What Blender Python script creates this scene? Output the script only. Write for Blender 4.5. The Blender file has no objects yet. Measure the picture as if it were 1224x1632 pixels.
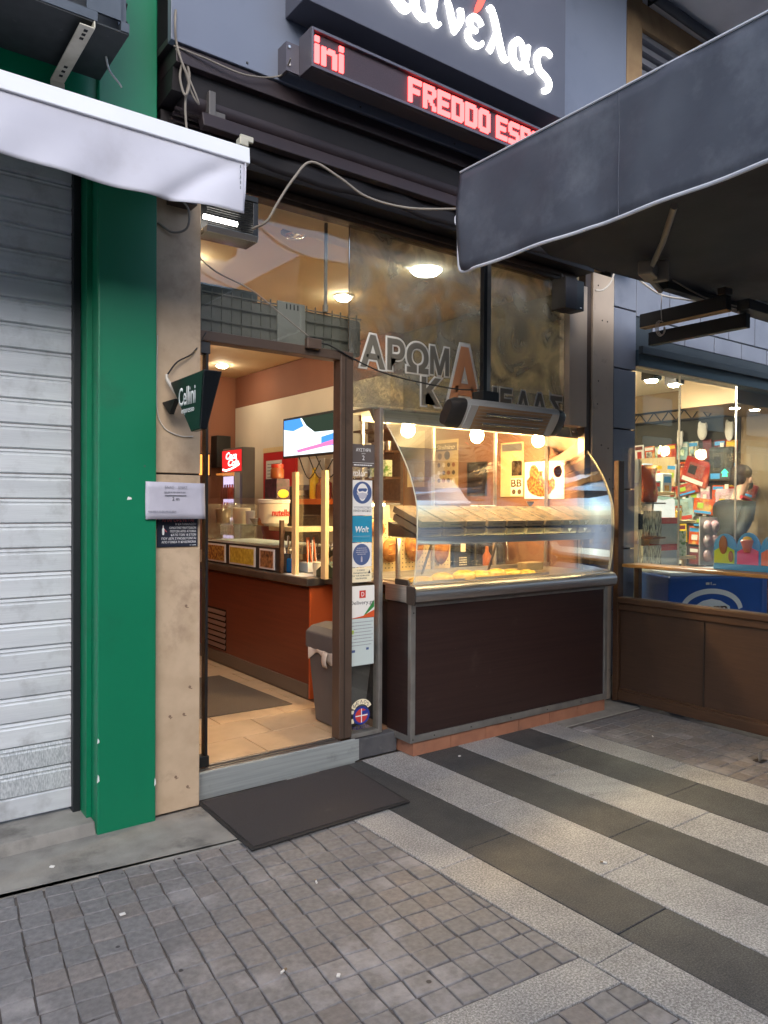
import bpy, bmesh, math, random
from mathutils import Vector, Matrix
random.seed(11)
R = math.radians
sc = bpy.context.scene
C = sc.collection

# ------------------------------------------------------------------ camera, sky, sun, exposure
cam_d = bpy.data.cameras.new("camera")
cam_d.sensor_fit = 'HORIZONTAL'
cam_d.sensor_width = 36.0
cam_d.lens = 36.0 * 1195.0 / 1224.0
cam_d.clip_start = 0.05
cam_d.clip_end = 400.0
cam = bpy.data.objects.new("camera", cam_d)
C.objects.link(cam)
YAW, PITCH, ROLL = R(36.6), R(-0.55), R(0.3)
fwd = Vector((math.sin(YAW) * math.cos(PITCH), math.cos(YAW) * math.cos(PITCH), math.sin(PITCH)))
r0 = Vector((math.cos(YAW), -math.sin(YAW), 0))
u0 = r0.cross(fwd)
rt = r0 * math.cos(ROLL) + u0 * math.sin(ROLL)
up = u0 * math.cos(ROLL) - r0 * math.sin(ROLL)
cam.matrix_world = Matrix(((rt.x, up.x, -fwd.x, 0), (rt.y, up.y, -fwd.y, 0), (rt.z, up.z, -fwd.z, 1.5), (0, 0, 0, 1)))
sc.camera = cam

world = bpy.data.worlds.new("World")
sc.world = world
world.use_nodes = True
wn = world.node_tree
sky = wn.nodes.new("ShaderNodeTexSky")
sky.sky_type = 'NISHITA'
sky.sun_disc = False
SUN_EL, SUN_AZ = R(33), R(205)          # azimuth clockwise from +Y: behind the camera, slightly left
sky.sun_elevation = SUN_EL
sky.sun_rotation = SUN_AZ
sky.air_density = 1.0
sky.dust_density = 1.5
sky.ozone_density = 1.0
wn.links.new(sky.outputs[0], wn.nodes["Background"].inputs[0])
wn.nodes["Background"].inputs[1].default_value = 0.15

sun_d = bpy.data.lights.new("sun", 'SUN')
sun_d.energy = 0.75
sun_d.angle = R(40)
sun_d.color = (1.0, 0.985, 0.98)
sun = bpy.data.objects.new("sun", sun_d)
C.objects.link(sun)
to_sun = Vector((math.sin(SUN_AZ) * math.cos(SUN_EL), math.cos(SUN_AZ) * math.cos(SUN_EL), math.sin(SUN_EL)))
sun.rotation_euler = (-to_sun).to_track_quat('-Z', 'Y').to_euler()

sc.view_settings.view_transform = 'Standard'
sc.view_settings.look = 'None'
sc.view_settings.gamma = 1.0
sc.view_settings.use_curve_mapping = False
sc.view_settings.exposure = 1.1

cy = sc.cycles
cy.use_denoising = True
cy.use_adaptive_sampling = True
cy.adaptive_threshold = 0.03
cy.max_bounces = 8
cy.diffuse_bounces = 3
cy.glossy_bounces = 3
cy.transmission_bounces = 6
cy.transparent_max_bounces = 24
cy.sample_clamp_indirect = 6.0
cy.caustics_reflective = False
cy.caustics_refractive = False

# ------------------------------------------------------------------ helpers
def S(r, g, b):
    f = lambda c: (c / 255 / 12.92) if c / 255 <= 0.04045 else ((c / 255 + 0.055) / 1.055) ** 2.4
    return (f(r), f(g), f(b), 1.0)

MATS = {}
def P(name, col, rough=0.5, metal=0.0, col2=None, scale=8.0, detail=4.0, lo=0.35, hi=0.65, bump=0.0, bscale=60.0, spots=None,
      rnd=0.0, stretch=None, spec=0.5, dirt=None, dscale=3.0, dlo=0.55, dhi=0.75, rvar=0.0, coat=0.0, trans=0.0):
    """principled material: base colour mottled with a second colour in world space, stains, fine relief, per-object variation"""
    m = bpy.data.materials.new(name); m.use_nodes = True
    t = m.node_tree; n = t.nodes; L = t.links.new
    b = n["Principled BSDF"]
    b.inputs["Roughness"].default_value = rough
    b.inputs["Metallic"].default_value = metal
    b.inputs["Specular IOR Level"].default_value = spec
    if coat: b.inputs["Coat Weight"].default_value = coat
    if trans: b.inputs["Transmission Weight"].default_value = trans
    g = n.new("ShaderNodeNewGeometry"); pos = g.outputs["Position"]
    if stretch:
        mp = n.new("ShaderNodeMapping"); mp.inputs["Scale"].default_value = stretch
        L(pos, mp.inputs[0]); spos = mp.outputs[0]
    else: spos = pos
    cur = None
    if col2 is not None:
        nz = n.new("ShaderNodeTexNoise"); nz.inputs["Scale"].default_value = scale; nz.inputs["Detail"].default_value = detail
        L(spos, nz.inputs["Vector"])
        rp = n.new("ShaderNodeValToRGB"); rp.color_ramp.elements[0].position = lo; rp.color_ramp.elements[1].position = hi
        rp.color_ramp.elements[0].color = col; rp.color_ramp.elements[1].color = col2
        L(nz.outputs["Fac"], rp.inputs[0]); cur = rp.outputs[0]
    if dirt is not None:
        nz = n.new("ShaderNodeTexNoise"); nz.inputs["Scale"].default_value = dscale; nz.inputs["Detail"].default_value = 7
        nz.inputs["Roughness"].default_value = 0.65
        L(pos, nz.inputs["Vector"])
        mr = n.new("ShaderNodeMapRange"); mr.inputs[1].default_value = dlo; mr.inputs[2].default_value = dhi
        L(nz.outputs["Fac"], mr.inputs[0])
        mx = n.new("ShaderNodeMix"); mx.data_type = 'RGBA'
        L(mr.outputs[0], mx.inputs[0])
        if cur: L(cur, mx.inputs[6])
        else: mx.inputs[6].default_value = col
        mx.inputs[7].default_value = dirt; cur = mx.outputs[2]
        if rvar:
            ma = n.new("ShaderNodeMath"); ma.operation = 'MULTIPLY_ADD'; ma.inputs[1].default_value = rvar; ma.inputs[2].default_value = rough
            L(mr.outputs[0], ma.inputs[0]); L(ma.outputs[0], b.inputs["Roughness"])
    if spots:
        vv = n.new("ShaderNodeTexVoronoi"); vv.inputs["Scale"].default_value = spots[0]; L(pos, vv.inputs["Vector"])
        ml = n.new("ShaderNodeMapRange"); ml.inputs[1].default_value = spots[1]; ml.inputs[2].default_value = spots[1] * 0.75
        L(vv.outputs["Distance"], ml.inputs[0])
        mx = n.new("ShaderNodeMix"); mx.data_type = 'RGBA'; L(ml.outputs[0], mx.inputs[0])
        if cur: L(cur, mx.inputs[6])
        else: mx.inputs[6].default_value = col
        mx.inputs[7].default_value = spots[2]; cur = mx.outputs[2]
    if rnd:
        oi = n.new("ShaderNodeObjectInfo")
        mr = n.new("ShaderNodeMapRange"); mr.inputs[3].default_value = 1 - rnd; mr.inputs[4].default_value = 1 + rnd
        L(oi.outputs["Random"], mr.inputs[0])
        hs = n.new("ShaderNodeHueSaturation"); L(mr.outputs[0], hs.inputs["Value"])
        if cur: L(cur, hs.inputs["Color"])
        else: hs.inputs["Color"].default_value = col
        cur = hs.outputs[0]
    if cur: L(cur, b.inputs["Base Color"])
    else: b.inputs["Base Color"].default_value = col
    if bump:
        nb = n.new("ShaderNodeTexNoise"); nb.inputs["Scale"].default_value = bscale; nb.inputs["Detail"].default_value = 5
        L(spos, nb.inputs["Vector"])
        bp = n.new("ShaderNodeBump"); bp.inputs["Strength"].default_value = bump; bp.inputs["Distance"].default_value = 0.004
        L(nb.outputs["Fac"], bp.inputs["Height"]); L(bp.outputs[0], b.inputs["Normal"])
    MATS[name] = m
    return m

def EM(name, col, s, tex=None):
    m = bpy.data.materials.new(name); m.use_nodes = True
    t = m.node_tree; t.nodes.clear()
    e = t.nodes.new("ShaderNodeEmission"); e.inputs[0].default_value = col; e.inputs[1].default_value = s
    o = t.nodes.new("ShaderNodeOutputMaterial"); t.links.new(e.outputs[0], o.inputs[0])
    MATS[name] = m
    return m

def GL(name, tint=(0.96, 0.98, 0.97, 1), rough=0.0, dirt=0.0, dcol=(0.3, 0.28, 0.22, 1), dscale=2.5, ior=1.5, base=0.0, haze=0.0):
    """a thin pane: see-through with a Fresnel reflection, and a film of grime (on the upper pane also painted reflections) where dirt > 0"""
    m = bpy.data.materials.new(name); m.use_nodes = True
    t = m.node_tree; n = t.nodes; L = t.links.new; n.clear()
    o = n.new("ShaderNodeOutputMaterial")
    tr = n.new("ShaderNodeBsdfTransparent"); tr.inputs[0].default_value = tint
    gl = n.new("ShaderNodeBsdfGlossy"); gl.inputs[0].default_value = (1, 1, 1, 1); gl.inputs["Roughness"].default_value = rough
    fr = n.new("ShaderNodeFresnel")          # the same reflection from either side of the sheet
    gm = n.new("ShaderNodeNewGeometry"); mi = n.new("ShaderNodeMapRange")
    mi.inputs[3].default_value = ior; mi.inputs[4].default_value = 1.0 / ior
    L(gm.outputs["Backfacing"], mi.inputs[0]); L(mi.outputs[0], fr.inputs[0])
    mx = n.new("ShaderNodeMixShader")
    L(fr.outputs[0], mx.inputs[0]); L(tr.outputs[0], mx.inputs[1]); L(gl.outputs[0], mx.inputs[2])
    out = mx.outputs[0]
    if haze:
        rf = n.new("ShaderNodeBsdfRefraction"); rf.inputs["IOR"].default_value = 1.0; rf.inputs["Roughness"].default_value = 0.22
        rf.inputs[0].default_value = tint
        mh = n.new("ShaderNodeMixShader"); mh.inputs[0].default_value = haze
        L(out, mh.inputs[1]); L(rf.outputs[0], mh.inputs[2]); out = mh.outputs[0]
    if dirt:
        df = n.new("ShaderNodeBsdfDiffuse")
        g = n.new("ShaderNodeNewGeometry")
        nz = n.new("ShaderNodeTexNoise"); nz.inputs["Scale"].default_value = dscale; nz.inputs["Detail"].default_value = 8
        nz.inputs["Roughness"].default_value = 0.6; nz.inputs["Distortion"].default_value = 1.2
        L(g.outputs["Position"], nz.inputs["Vector"])
        mr = n.new("ShaderNodeMapRange"); mr.inputs[1].default_value = 0.40; mr.inputs[2].default_value = 0.66
        mr.inputs[3].default_value = base; mr.inputs[4].default_value = dirt
        L(nz.outputs["Fac"], mr.inputs[0])
        n2 = n.new("ShaderNodeTexNoise"); n2.inputs["Scale"].default_value = dscale * 1.7
        L(g.outputs["Position"], n2.inputs["Vector"])
        rp = n.new("ShaderNodeValToRGB"); rp.color_ramp.elements[0].position = 0.4; rp.color_ramp.elements[1].position = 0.62
        rp.color_ramp.elements[0].color = dcol
        rp.color_ramp.elements[1].color = (dcol[0] * 1.7, dcol[1] * 1.7, dcol[2] * 1.65, 1)
        L(n2.outputs["Fac"], rp.inputs[0]); L(rp.outputs[0], df.inputs[0])
        m2 = n.new("ShaderNodeMixShader"); L(mr.outputs[0], m2.inputs[0]); L(out, m2.inputs[1]); L(df.outputs[0], m2.inputs[2])
        out = m2.outputs[0]
    L(out, o.inputs[0])
    MATS[name] = m
    return m

def spline(pts, k=6):
    P_ = [Vector(p) for p in pts]
    if len(P_) < 3: return P_
    out = []
    for i in range(len(P_) - 1):
        a = P_[max(i - 1, 0)]; b = P_[i]; c = P_[i + 1]; d = P_[min(i + 2, len(P_) - 1)]
        for j in range(k):
            t = j / k
            out.append(0.5 * ((2 * b) + (c - a) * t + (2 * a - 5 * b + 4 * c - d) * t * t + (3 * b - a - 3 * c + d) * t ** 3))
    out.append(P_[-1])
    return out

class MB:
    """collects shapes given in world coordinates (or in the parent's own with local=True)"""
    def __init__(s): s.v = []; s.f = []
    def add(s, vs, fs):
        o = len(s.v); s.v += [Vector(v) for v in vs]; s.f += [tuple(i + o for i in f) for f in fs]; return s
    def box(s, x0, x1, y0, y1, z0, z1):
        return s.add([(x0, y0, z0), (x1, y0, z0), (x1, y1, z0), (x0, y1, z0), (x0, y0, z1), (x1, y0, z1), (x1, y1, z1), (x0, y1, z1)],
                     [(3, 2, 1, 0), (4, 5, 6, 7), (0, 1, 5, 4), (1, 2, 6, 5), (2, 3, 7, 6), (3, 0, 4, 7)])
    def obox(s, c, half, m):
        vs = []
        for sx, sy, sz in ((-1, -1, -1), (1, -1, -1), (1, 1, -1), (-1, 1, -1), (-1, -1, 1), (1, -1, 1), (1, 1, 1), (-1, 1, 1)):
            vs.append(Vector(c) + m @ Vector((sx * half[0], sy * half[1], sz * half[2])))
        return s.add(vs, [(3, 2, 1, 0), (4, 5, 6, 7), (0, 1, 5, 4), (1, 2, 6, 5), (2, 3, 7, 6), (3, 0, 4, 7)])
    def prism(s, poly, axis, a, b):
        """poly of 2D points; axis x: (y,z), y: (x,z), z: (x,y); from a to b"""
        n = len(poly)
        mk = {'x': lambda p, t: (t, p[0], p[1]), 'y': lambda p, t: (p[0], t, p[1]), 'z': lambda p, t: (p[0], p[1], t)}[axis]
        vs = [mk(p, a) for p in poly] + [mk(p, b) for p in poly]
        fs = [tuple(range(n - 1, -1, -1)), tuple(range(n, 2 * n))] + [(i, (i + 1) % n, n + (i + 1) % n, n + i) for i in range(n)]
        return s.add(vs, fs)
    def tube(s, pts, r, seg=8, smooth=True, caps=True):
        pts = spline(pts) if smooth else [Vector(p) for p in pts]
        n = len(pts); vs = []; fs = []
        ref = None
        for i, p in enumerate(pts):
            d = (pts[min(i + 1, n - 1)] - pts[max(i - 1, 0)]).normalized()
            if ref is None: ref = Vector((0, 0, 1)) if abs(d.z) < 0.9 else Vector((1, 0, 0))
            a = (ref - d * ref.dot(d)).normalized(); b = d.cross(a); ref = a
            rr = r[i] if isinstance(r, (list, tuple)) else r
            for k in range(seg):
                t = 2 * math.pi * k / seg
                vs.append(p + (a * math.cos(t) + b * math.sin(t)) * rr)
        for i in range(n - 1):
            for k in range(seg):
                fs.append((i * seg + k, i * seg + (k + 1) % seg, (i + 1) * seg + (k + 1) % seg, (i + 1) * seg + k))
        if caps: fs += [tuple(range(seg - 1, -1, -1)), tuple(range((n - 1) * seg, n * seg))]
        return s.add(vs, fs)
    def lathe(s, prof, c, seg=24, axis=(0, 0, 1)):
        """profile of (radius, height) turned round an axis through c"""
        ax = Vector(axis).normalized(); a = ax.orthogonal().normalized(); b = ax.cross(a); c = Vector(c)
        vs = []; fs = []; n = len(prof)
        for r, h in prof:
            for k in range(seg):
                t = 2 * math.pi * k / seg
                vs.append(c + ax * h + (a * math.cos(t) + b * math.sin(t)) * max(r, 1e-4))
        for i in range(n - 1):
            for k in range(seg):
                fs.append((i * seg + k, i * seg + (k + 1) % seg, (i + 1) * seg + (k + 1) % seg, (i + 1) * seg + k))
        fs += [tuple(range(seg - 1, -1, -1)), tuple(range((n - 1) * seg, n * seg))]
        return s.add(vs, fs)
    def blob(s, c, rad, seg=14, rings=9, bumpy=0.0, seed=0):
        rng = random.Random(seed); vs = []; fs = []; c = Vector(c)
        for i in range(rings + 1):
            th = math.pi * i / rings
            for k in range(seg):
                ph = 2 * math.pi * k / seg
                q = 1 + bumpy * (rng.random() - 0.5)
                vs.append(c + Vector((rad[0] * math.sin(th) * math.cos(ph) * q, rad[1] * math.sin(th) * math.sin(ph) * q, rad[2] * math.cos(th) * q)))
        for i in range(rings):
            for k in range(seg):
                fs.append((i * seg + k, (i + 1) * seg + k, (i + 1) * seg + (k + 1) % seg, i * seg + (k + 1) % seg))
        return s.add(vs, fs)
    def grid(s, fn, nu, nv):
        vs = [fn(i / nu, j / nv) for j in range(nv + 1) for i in range(nu + 1)]
        fs = [(j * (nu + 1) + i, j * (nu + 1) + i + 1, (j + 1) * (nu + 1) + i + 1, (j + 1) * (nu + 1) + i) for j in range(nv) for i in range(nu)]
        return s.add(vs, fs)
    def quad(s, a, b, c, d): return s.add([a, b, c, d], [(0, 1, 2, 3)])
    def build(s, name, mat, parent=None, bev=0.0, smooth=False, local=False, solid=0.0, seg=2):
        me = bpy.data.meshes.new(name)
        M = Matrix.Identity(4) if (local or parent is None) else wm(parent).inverted()
        me.from_pydata([M @ v for v in s.v], [], s.f)
        me.validate(); me.update()
        bm = bmesh.new(); bm.from_mesh(me); bmesh.ops.remove_doubles(bm, verts=bm.verts, dist=1e-5)
        if not solid: bmesh.ops.recalc_face_normals(bm, faces=bm.faces)
        bm.to_mesh(me); bm.free()
        if smooth:
            for p in me.polygons: p.use_smooth = True
            me.set_sharp_from_angle(angle=R(38))
        o = bpy.data.objects.new(name, me)
        me.materials.append(MATS[mat] if isinstance(mat, str) else mat)
        C.objects.link(o)
        if parent: o.parent = parent
        if solid:
            md = o.modifiers.new("thickness", 'SOLIDIFY'); md.thickness = solid; md.offset = 0
        if bev:
            md = o.modifiers.new("bevel", 'BEVEL'); md.width = bev; md.segments = seg; md.limit_method = 'ANGLE'; md.angle_limit = R(40)
            md.harden_normals = False
        return o

def wm(o):
    m = Matrix.Translation(o.location) @ o.rotation_euler.to_matrix().to_4x4()
    return wm(o.parent) @ m if o.parent else m

def tag(o, label=None, cat=None, group=None, kind=None):
    if label: o["label"] = label
    if cat: o["category"] = cat
    if group: o["group"] = group
    if kind: o["kind"] = kind
    return o

def thing(name, label, cat, loc=(0, 0, 0), rz=0.0, group=None):
    o = bpy.data.objects.new(name, None); C.objects.link(o)
    o.empty_display_size = 0.1
    o.location = loc; o.rotation_euler = (0, 0, rz)
    return tag(o, label, cat, group)

def one(name, mb, mat, label, cat, group=None, **k):
    return tag(mb.build(name, mat, None, **k), label, cat, group)

def struct(name, mb, mat, **k):
    return tag(mb.build(name, mat, None, **k), kind='structure')

def dup(root, loc, label, rz=None):
    def cp(o, par):
        c = o.copy(); C.objects.link(c); c.parent = par
        for ch in list(o.children): cp(ch, c)
        return c
    r = cp(root, None); r.location = loc; r["label"] = label
    if rz is not None: r.rotation_euler = (0, 0, rz)
    return r

FACES = {'-Y': Matrix(((1, 0, 0), (0, 0, -1), (0, 1, 0))), '-X': Matrix(((0, 0, -1), (-1, 0, 0), (0, 1, 0)))}
def text(parent, name, s, box, depth, face, mat, extrude=0.0006, offset=0.0, shear=0.0, local=False, space=1.0, bold=0.0, grow=0.0):
    """lettering fitted into box=(u0,u1,v0,v1): on a -Y face u is x; on a -X face u is -y (left to right as read)"""
    def glyphs(off):
        cu = bpy.data.curves.new("txt", 'FONT'); cu.body = s; cu.size = 1.0; cu.offset = off; cu.shear = shear
        cu.space_character = space; cu.resolution_u = 3; cu.align_x = 'CENTER'
        ob = bpy.data.objects.new("txt", cu); C.objects.link(ob)
        dg = bpy.context.evaluated_depsgraph_get(); dg.update()
        me_ = bpy.data.meshes.new_from_object(ob.evaluated_get(dg))
        bpy.data.objects.remove(ob); bpy.data.curves.remove(cu)
        return me_
    me = glyphs(offset + bold)
    if not me.vertices: return None
    xs = [v.co.x for v in me.vertices]; ys = [v.co.y for v in me.vertices]
    ax, bx, ay, by = min(xs), max(xs), min(ys), max(ys)
    if grow: me = glyphs(offset + bold + grow)
    u0, u1, v0, v1 = box
    bm = bmesh.new(); bm.from_mesh(me)
    F = FACES[face]
    inv = Matrix.Identity(4) if (local or parent is None) else wm(parent).inverted()
    g = bmesh.ops.extrude_face_region(bm, geom=list(bm.faces))
    top = {v for v in g['geom'] if isinstance(v, bmesh.types.BMVert)}
    for v in bm.verts:
        u = u0 + (v.co.x - ax) / max(bx - ax, 1e-6) * (u1 - u0); w = v0 + (v.co.y - ay) / max(by - ay, 1e-6) * (v1 - v0)
        p = F @ Vector((u, w, extrude if v in top else 0.0))
        if face == '-Y': p.y += depth
        else: p.x += depth
        v.co = inv @ p
    bmesh.ops.recalc_face_normals(bm, faces=bm.faces)
    bm.to_mesh(me); bm.free(); me.update()
    me.name = name
    o = bpy.data.objects.new(name, me); C.objects.link(o)
    me.materials.clear(); me.materials.append(MATS[mat]); o.parent = parent
    return o

def stroked(parent, name, s, box, y, mat, r):
    """a letter on a -Y face thickened by r of its height all round: a shallow rounded stroke along the outline"""
    out = []
    for mode in (0, 1):
        cu = bpy.data.curves.new("txt", 'FONT'); cu.body = s; cu.size = 1.0; cu.resolution_u = 4
        if mode: cu.fill_mode = 'NONE'; cu.bevel_depth = r; cu.bevel_resolution = 2
        ob = bpy.data.objects.new("txt", cu); C.objects.link(ob)
        dg = bpy.context.evaluated_depsgraph_get(); dg.update()
        out.append(bpy.data.meshes.new_from_object(ob.evaluated_get(dg)))
        bpy.data.objects.remove(ob); bpy.data.curves.remove(cu)
    xs = [v.co.x for v in out[0].vertices]; ys = [v.co.y for v in out[0].vertices]
    ax, bx, ay, by = min(xs), max(xs), min(ys), max(ys)
    u0, u1, v0, v1 = box; M = wm(parent).inverted()
    me = out[1]
    for v in me.vertices:
        v.co = M @ Vector((u0 + (v.co.x - ax) / (bx - ax) * (u1 - u0), y - v.co.z / r * 0.0006, v0 + (v.co.y - ay) / (by - ay) * (v1 - v0)))
    me.update(); bpy.data.meshes.remove(out[0]); me.name = name
    me.flip_normals()
    o = bpy.data.objects.new(name, me); C.objects.link(o); o.parent = parent
    me.materials.clear(); me.materials.append(MATS[mat])
    return o

def lines(parent, name, rows, depth, face, mat, t=0.0006):
    """printed lines too small to read: rows of (u0,u1,v0,v1)"""
    mb = MB(); rng = random.Random(len(rows) * 7 + int(abs(depth) * 1000))
    for (u0, u1, v0, v1) in rows:
        u = u0
        while u < u1 - 0.002:
            w = min((v1 - v0) * rng.uniform(1.2, 4.2), u1 - u)
            if face == '-Y': mb.box(u, u + w, depth - t, depth, v0, v1)
            else: mb.box(depth - t, depth, -(u + w), -u, v0, v1)
            u += w + (v1 - v0) * 0.55
    return mb.build(name, mat, parent)

# ------------------------------------------------------------------ materials
P('joint', S(86, 80, 77), 0.95, col2=S(104, 97, 92), scale=25, bump=0.4)
def granite(name, a, b, c, rough, sc_=240.0):
    m = bpy.data.materials.new(name); m.use_nodes = True
    t = m.node_tree; n = t.nodes; L = t.links.new; bs = n["Principled BSDF"]
    g = n.new("ShaderNodeNewGeometry")
    vo = n.new("ShaderNodeTexNoise"); vo.inputs["Scale"].default_value = sc_; vo.inputs["Detail"].default_value = 3; vo.inputs["Roughness"].default_value = 0.8
    L(g.outputs["Position"], vo.inputs["Vector"])
    rp = n.new("ShaderNodeValToRGB"); e = rp.color_ramp.elements
    e[0].position = 0.36; e[0].color = a; e[1].position = 0.66; e[1].color = c
    x = e.new(0.5); x.color = b
    L(vo.outputs["Fac"], rp.inputs[0])
    nz = n.new("ShaderNodeTexNoise"); nz.inputs["Scale"].default_value = 2.2; nz.inputs["Detail"].default_value = 8; nz.inputs["Roughness"].default_value = 0.7
    L(g.outputs["Position"], nz.inputs["Vector"])
    mr = n.new("ShaderNodeMapRange"); mr.inputs[1].default_value = 0.3; mr.inputs[2].default_value = 0.72; mr.inputs[3].default_value = 1.12; mr.inputs[4].default_value = 0.74
    L(nz.outputs["Fac"], mr.inputs[0])
    oi = n.new("ShaderNodeObjectInfo"); m3 = n.new("ShaderNodeMapRange"); m3.inputs[3].default_value = 0.9; m3.inputs[4].default_value = 1.08
    L(oi.outputs["Random"], m3.inputs[0])
    mm = n.new("ShaderNodeMath"); mm.operation = 'MULTIPLY'; L(mr.outputs[0], mm.inputs[0]); L(m3.outputs[0], mm.inputs[1])
    hs = n.new("ShaderNodeHueSaturation"); L(rp.outputs[0], hs.inputs["Color"]); L(mm.outputs[0], hs.inputs["Value"])
    vv = n.new("ShaderNodeTexVoronoi"); vv.inputs["Scale"].default_value = 4.3; L(g.outputs["Position"], vv.inputs["Vector"])
    ml = n.new("ShaderNodeMapRange"); ml.inputs[1].default_value = 0.075; ml.inputs[2].default_value = 0.05; L(vv.outputs["Distance"], ml.inputs[0])
    wv_ = n.new("ShaderNodeTexNoise"); wv_.inputs["Scale"].default_value = 0.9; wv_.inputs["Detail"].default_value = 9; wv_.inputs["Roughness"].default_value = 0.72; wv_.inputs["Distortion"].default_value = 0.8
    L(g.outputs["Position"], wv_.inputs["Vector"])
    ms = n.new("ShaderNodeMapRange"); ms.inputs[1].default_value = 0.52; ms.inputs[2].default_value = 0.70; ms.inputs[4].default_value = 0.45; L(wv_.outputs["Fac"], ms.inputs[0])
    mxs = n.new("ShaderNodeMath"); mxs.operation = 'MAXIMUM'; L(ms.outputs[0], mxs.inputs[1])
    hf = n.new("ShaderNodeMath"); hf.operation = 'MULTIPLY'; hf.inputs[1].default_value = 0.55; L(ml.outputs[0], hf.inputs[0]); L(hf.outputs[0], mxs.inputs[0])
    gx = n.new("ShaderNodeMix"); gx.data_type = 'RGBA'; L(mxs.outputs[0], gx.inputs[0]); L(hs.outputs[0], gx.inputs[6]); gx.inputs[7].default_value = S(66, 63, 60)
    L(gx.outputs[2], bs.inputs["Base Color"])
    rr = n.new("ShaderNodeMapRange"); rr.inputs[1].default_value = 0.35; rr.inputs[2].default_value = 0.7; rr.inputs[3].default_value = rough - 0.14; rr.inputs[4].default_value = rough + 0.12
    L(nz.outputs["Fac"], rr.inputs[0]); L(rr.outputs[0], bs.inputs["Roughness"])
    bp = n.new("ShaderNodeBump"); bp.inputs["Strength"].default_value = 0.55; bp.inputs["Distance"].default_value = 0.003
    L(vo.outputs["Fac"], bp.inputs["Height"]); L(bp.outputs[0], bs.inputs["Normal"])
    MATS[name] = m
granite('granite_light', S(108, 106, 104), S(150, 148, 146), S(200, 198, 195), 0.58, 130.0)
granite('granite_dark', S(48, 49, 50), S(66, 66, 66), S(94, 93, 92), 0.70, 160.0)
P('cobble_stone', S(109, 106, 106), 0.6, col2=S(127, 124, 123), scale=45, detail=8, dirt=S(170, 164, 162), dscale=2.3, dlo=0.54, dhi=0.74, bump=0.35, bscale=120, rnd=0.08, rvar=0.15, spots=(5.5, 0.055, S(62, 58, 58)))
P('cobble_warm', S(114, 108, 105), 0.65, col2=S(131, 124, 120), scale=45, detail=8, dirt=S(166, 152, 138), dscale=1.8, dlo=0.6, dhi=0.75, bump=0.6, bscale=110, rnd=0.14)
P('concrete', S(128, 124, 118), 0.85, col2=S(150, 146, 138), scale=7, detail=8, dirt=S(88, 84, 80), dscale=4, bump=0.5, bscale=70)
P('ground', S(150, 148, 146), 0.9, col2=S(162, 160, 158), scale=3, bump=0.3)
P('green', S(0, 114, 78), 0.42, col2=S(2, 119, 82), scale=1.5, detail=5, dirt=S(8, 98, 68), dscale=2.6, dlo=0.60, dhi=0.85, bump=0.10, bscale=22, rvar=0.2, spots=(7.0, 0.035, S(70, 92, 80)))
P('chip_mark', S(128, 104, 86), 0.7)
P('chip', S(225, 228, 222), 0.7)
P('stone', S(184, 160, 132), 0.6, col2=S(198, 174, 146), scale=9, detail=9, dirt=S(164, 140, 116), dscale=5, dlo=0.54, dhi=0.72, bump=0.12, bscale=60)
P('shutter', S(200, 204, 208), 0.42, 0.10, col2=S(212, 216, 219), scale=2.5, stretch=(0.6, 1, 9), dirt=S(168, 170, 172), dscale=6, dlo=0.52, dhi=0.76, bump=0.2, bscale=18, rnd=0.06, rvar=0.15)
P('shutter_worn', S(160, 166, 170), 0.5, 0.15, col2=S(206, 210, 212), scale=60, detail=8, stretch=(4, 1, 1), bump=0.15, bscale=90)
P('dark_rail', S(38, 40, 44), 0.5, 0.3)
P('grey_paint', S(120, 126, 128), 0.5, col2=S(134, 139, 140), scale=6, dirt=S(96, 98, 98), dscale=6)
P('fabric_white', S(198, 198, 208), 0.75, col2=S(190, 190, 201), scale=3, dirt=S(176, 174, 182), dscale=3.2, dlo=0.54, dhi=0.82, bump=0.3, bscale=16)
P('alu_white', S(222, 224, 230), 0.3, 0.0, col2=S(228, 230, 235), scale=3)
P('ac_case', S(66, 74, 84), 0.5, 0.2, col2=S(78, 86, 96), scale=8)
P('ac_bottom', S(28, 32, 34), 0.55, 0.1, col2=S(40, 44, 45), scale=18, dirt=S(70, 72, 70), dscale=14, dlo=0.66, dhi=0.74)
P('galv', S(196, 190, 172), 0.5, 0.25, col2=S(176, 170, 152), scale=14)
P('black', S(22, 23, 25), 0.5)
P('black_gloss', S(18, 20, 22), 0.22)
P('dark_hole', S(10, 10, 10), 0.8)
P('paper', S(188, 186, 198), 0.6, col2=S(178, 176, 189), scale=12, bump=0.1, bscale=12)
P('paper_white', S(232, 230, 226), 0.6)
P('ink', S(60, 60, 66), 0.7)
P('ink_light', S(140, 140, 150), 0.7)
P('sign_navy', S(34, 38, 52), 0.35)
P('sign_white', S(236, 236, 236), 0.6)
P('sign_red', S(200, 96, 100), 0.6)
P('cable_white', S(206, 198, 186), 0.55)
P('cable_grey', S(134, 126, 116), 0.6)
P('cable_black', S(26, 25, 25), 0.5)
P('steel', S(196, 190, 184), 0.33, 0.9, col2=S(178, 172, 168), scale=5, stretch=(0.4, 1, 30), bump=0.03, bscale=60)
P('steel_plate', S(178, 184, 182), 0.36, 0.35, col2=S(160, 165, 166), scale=4, stretch=(0.5, 1, 22), dirt=S(120, 122, 120), dscale=5, dlo=0.58, dhi=0.8)
P('alu', S(170, 166, 160), 0.4, 0.75, col2=S(150, 147, 142), scale=9)
P('bronze_frame', S(88, 72, 62), 0.42, 0.35, col2=S(98, 81, 69), scale=3, dirt=S(72, 60, 52), dscale=6, bump=0.03)
P('bronze_dark', S(64, 54, 48), 0.45, 0.3)
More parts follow.
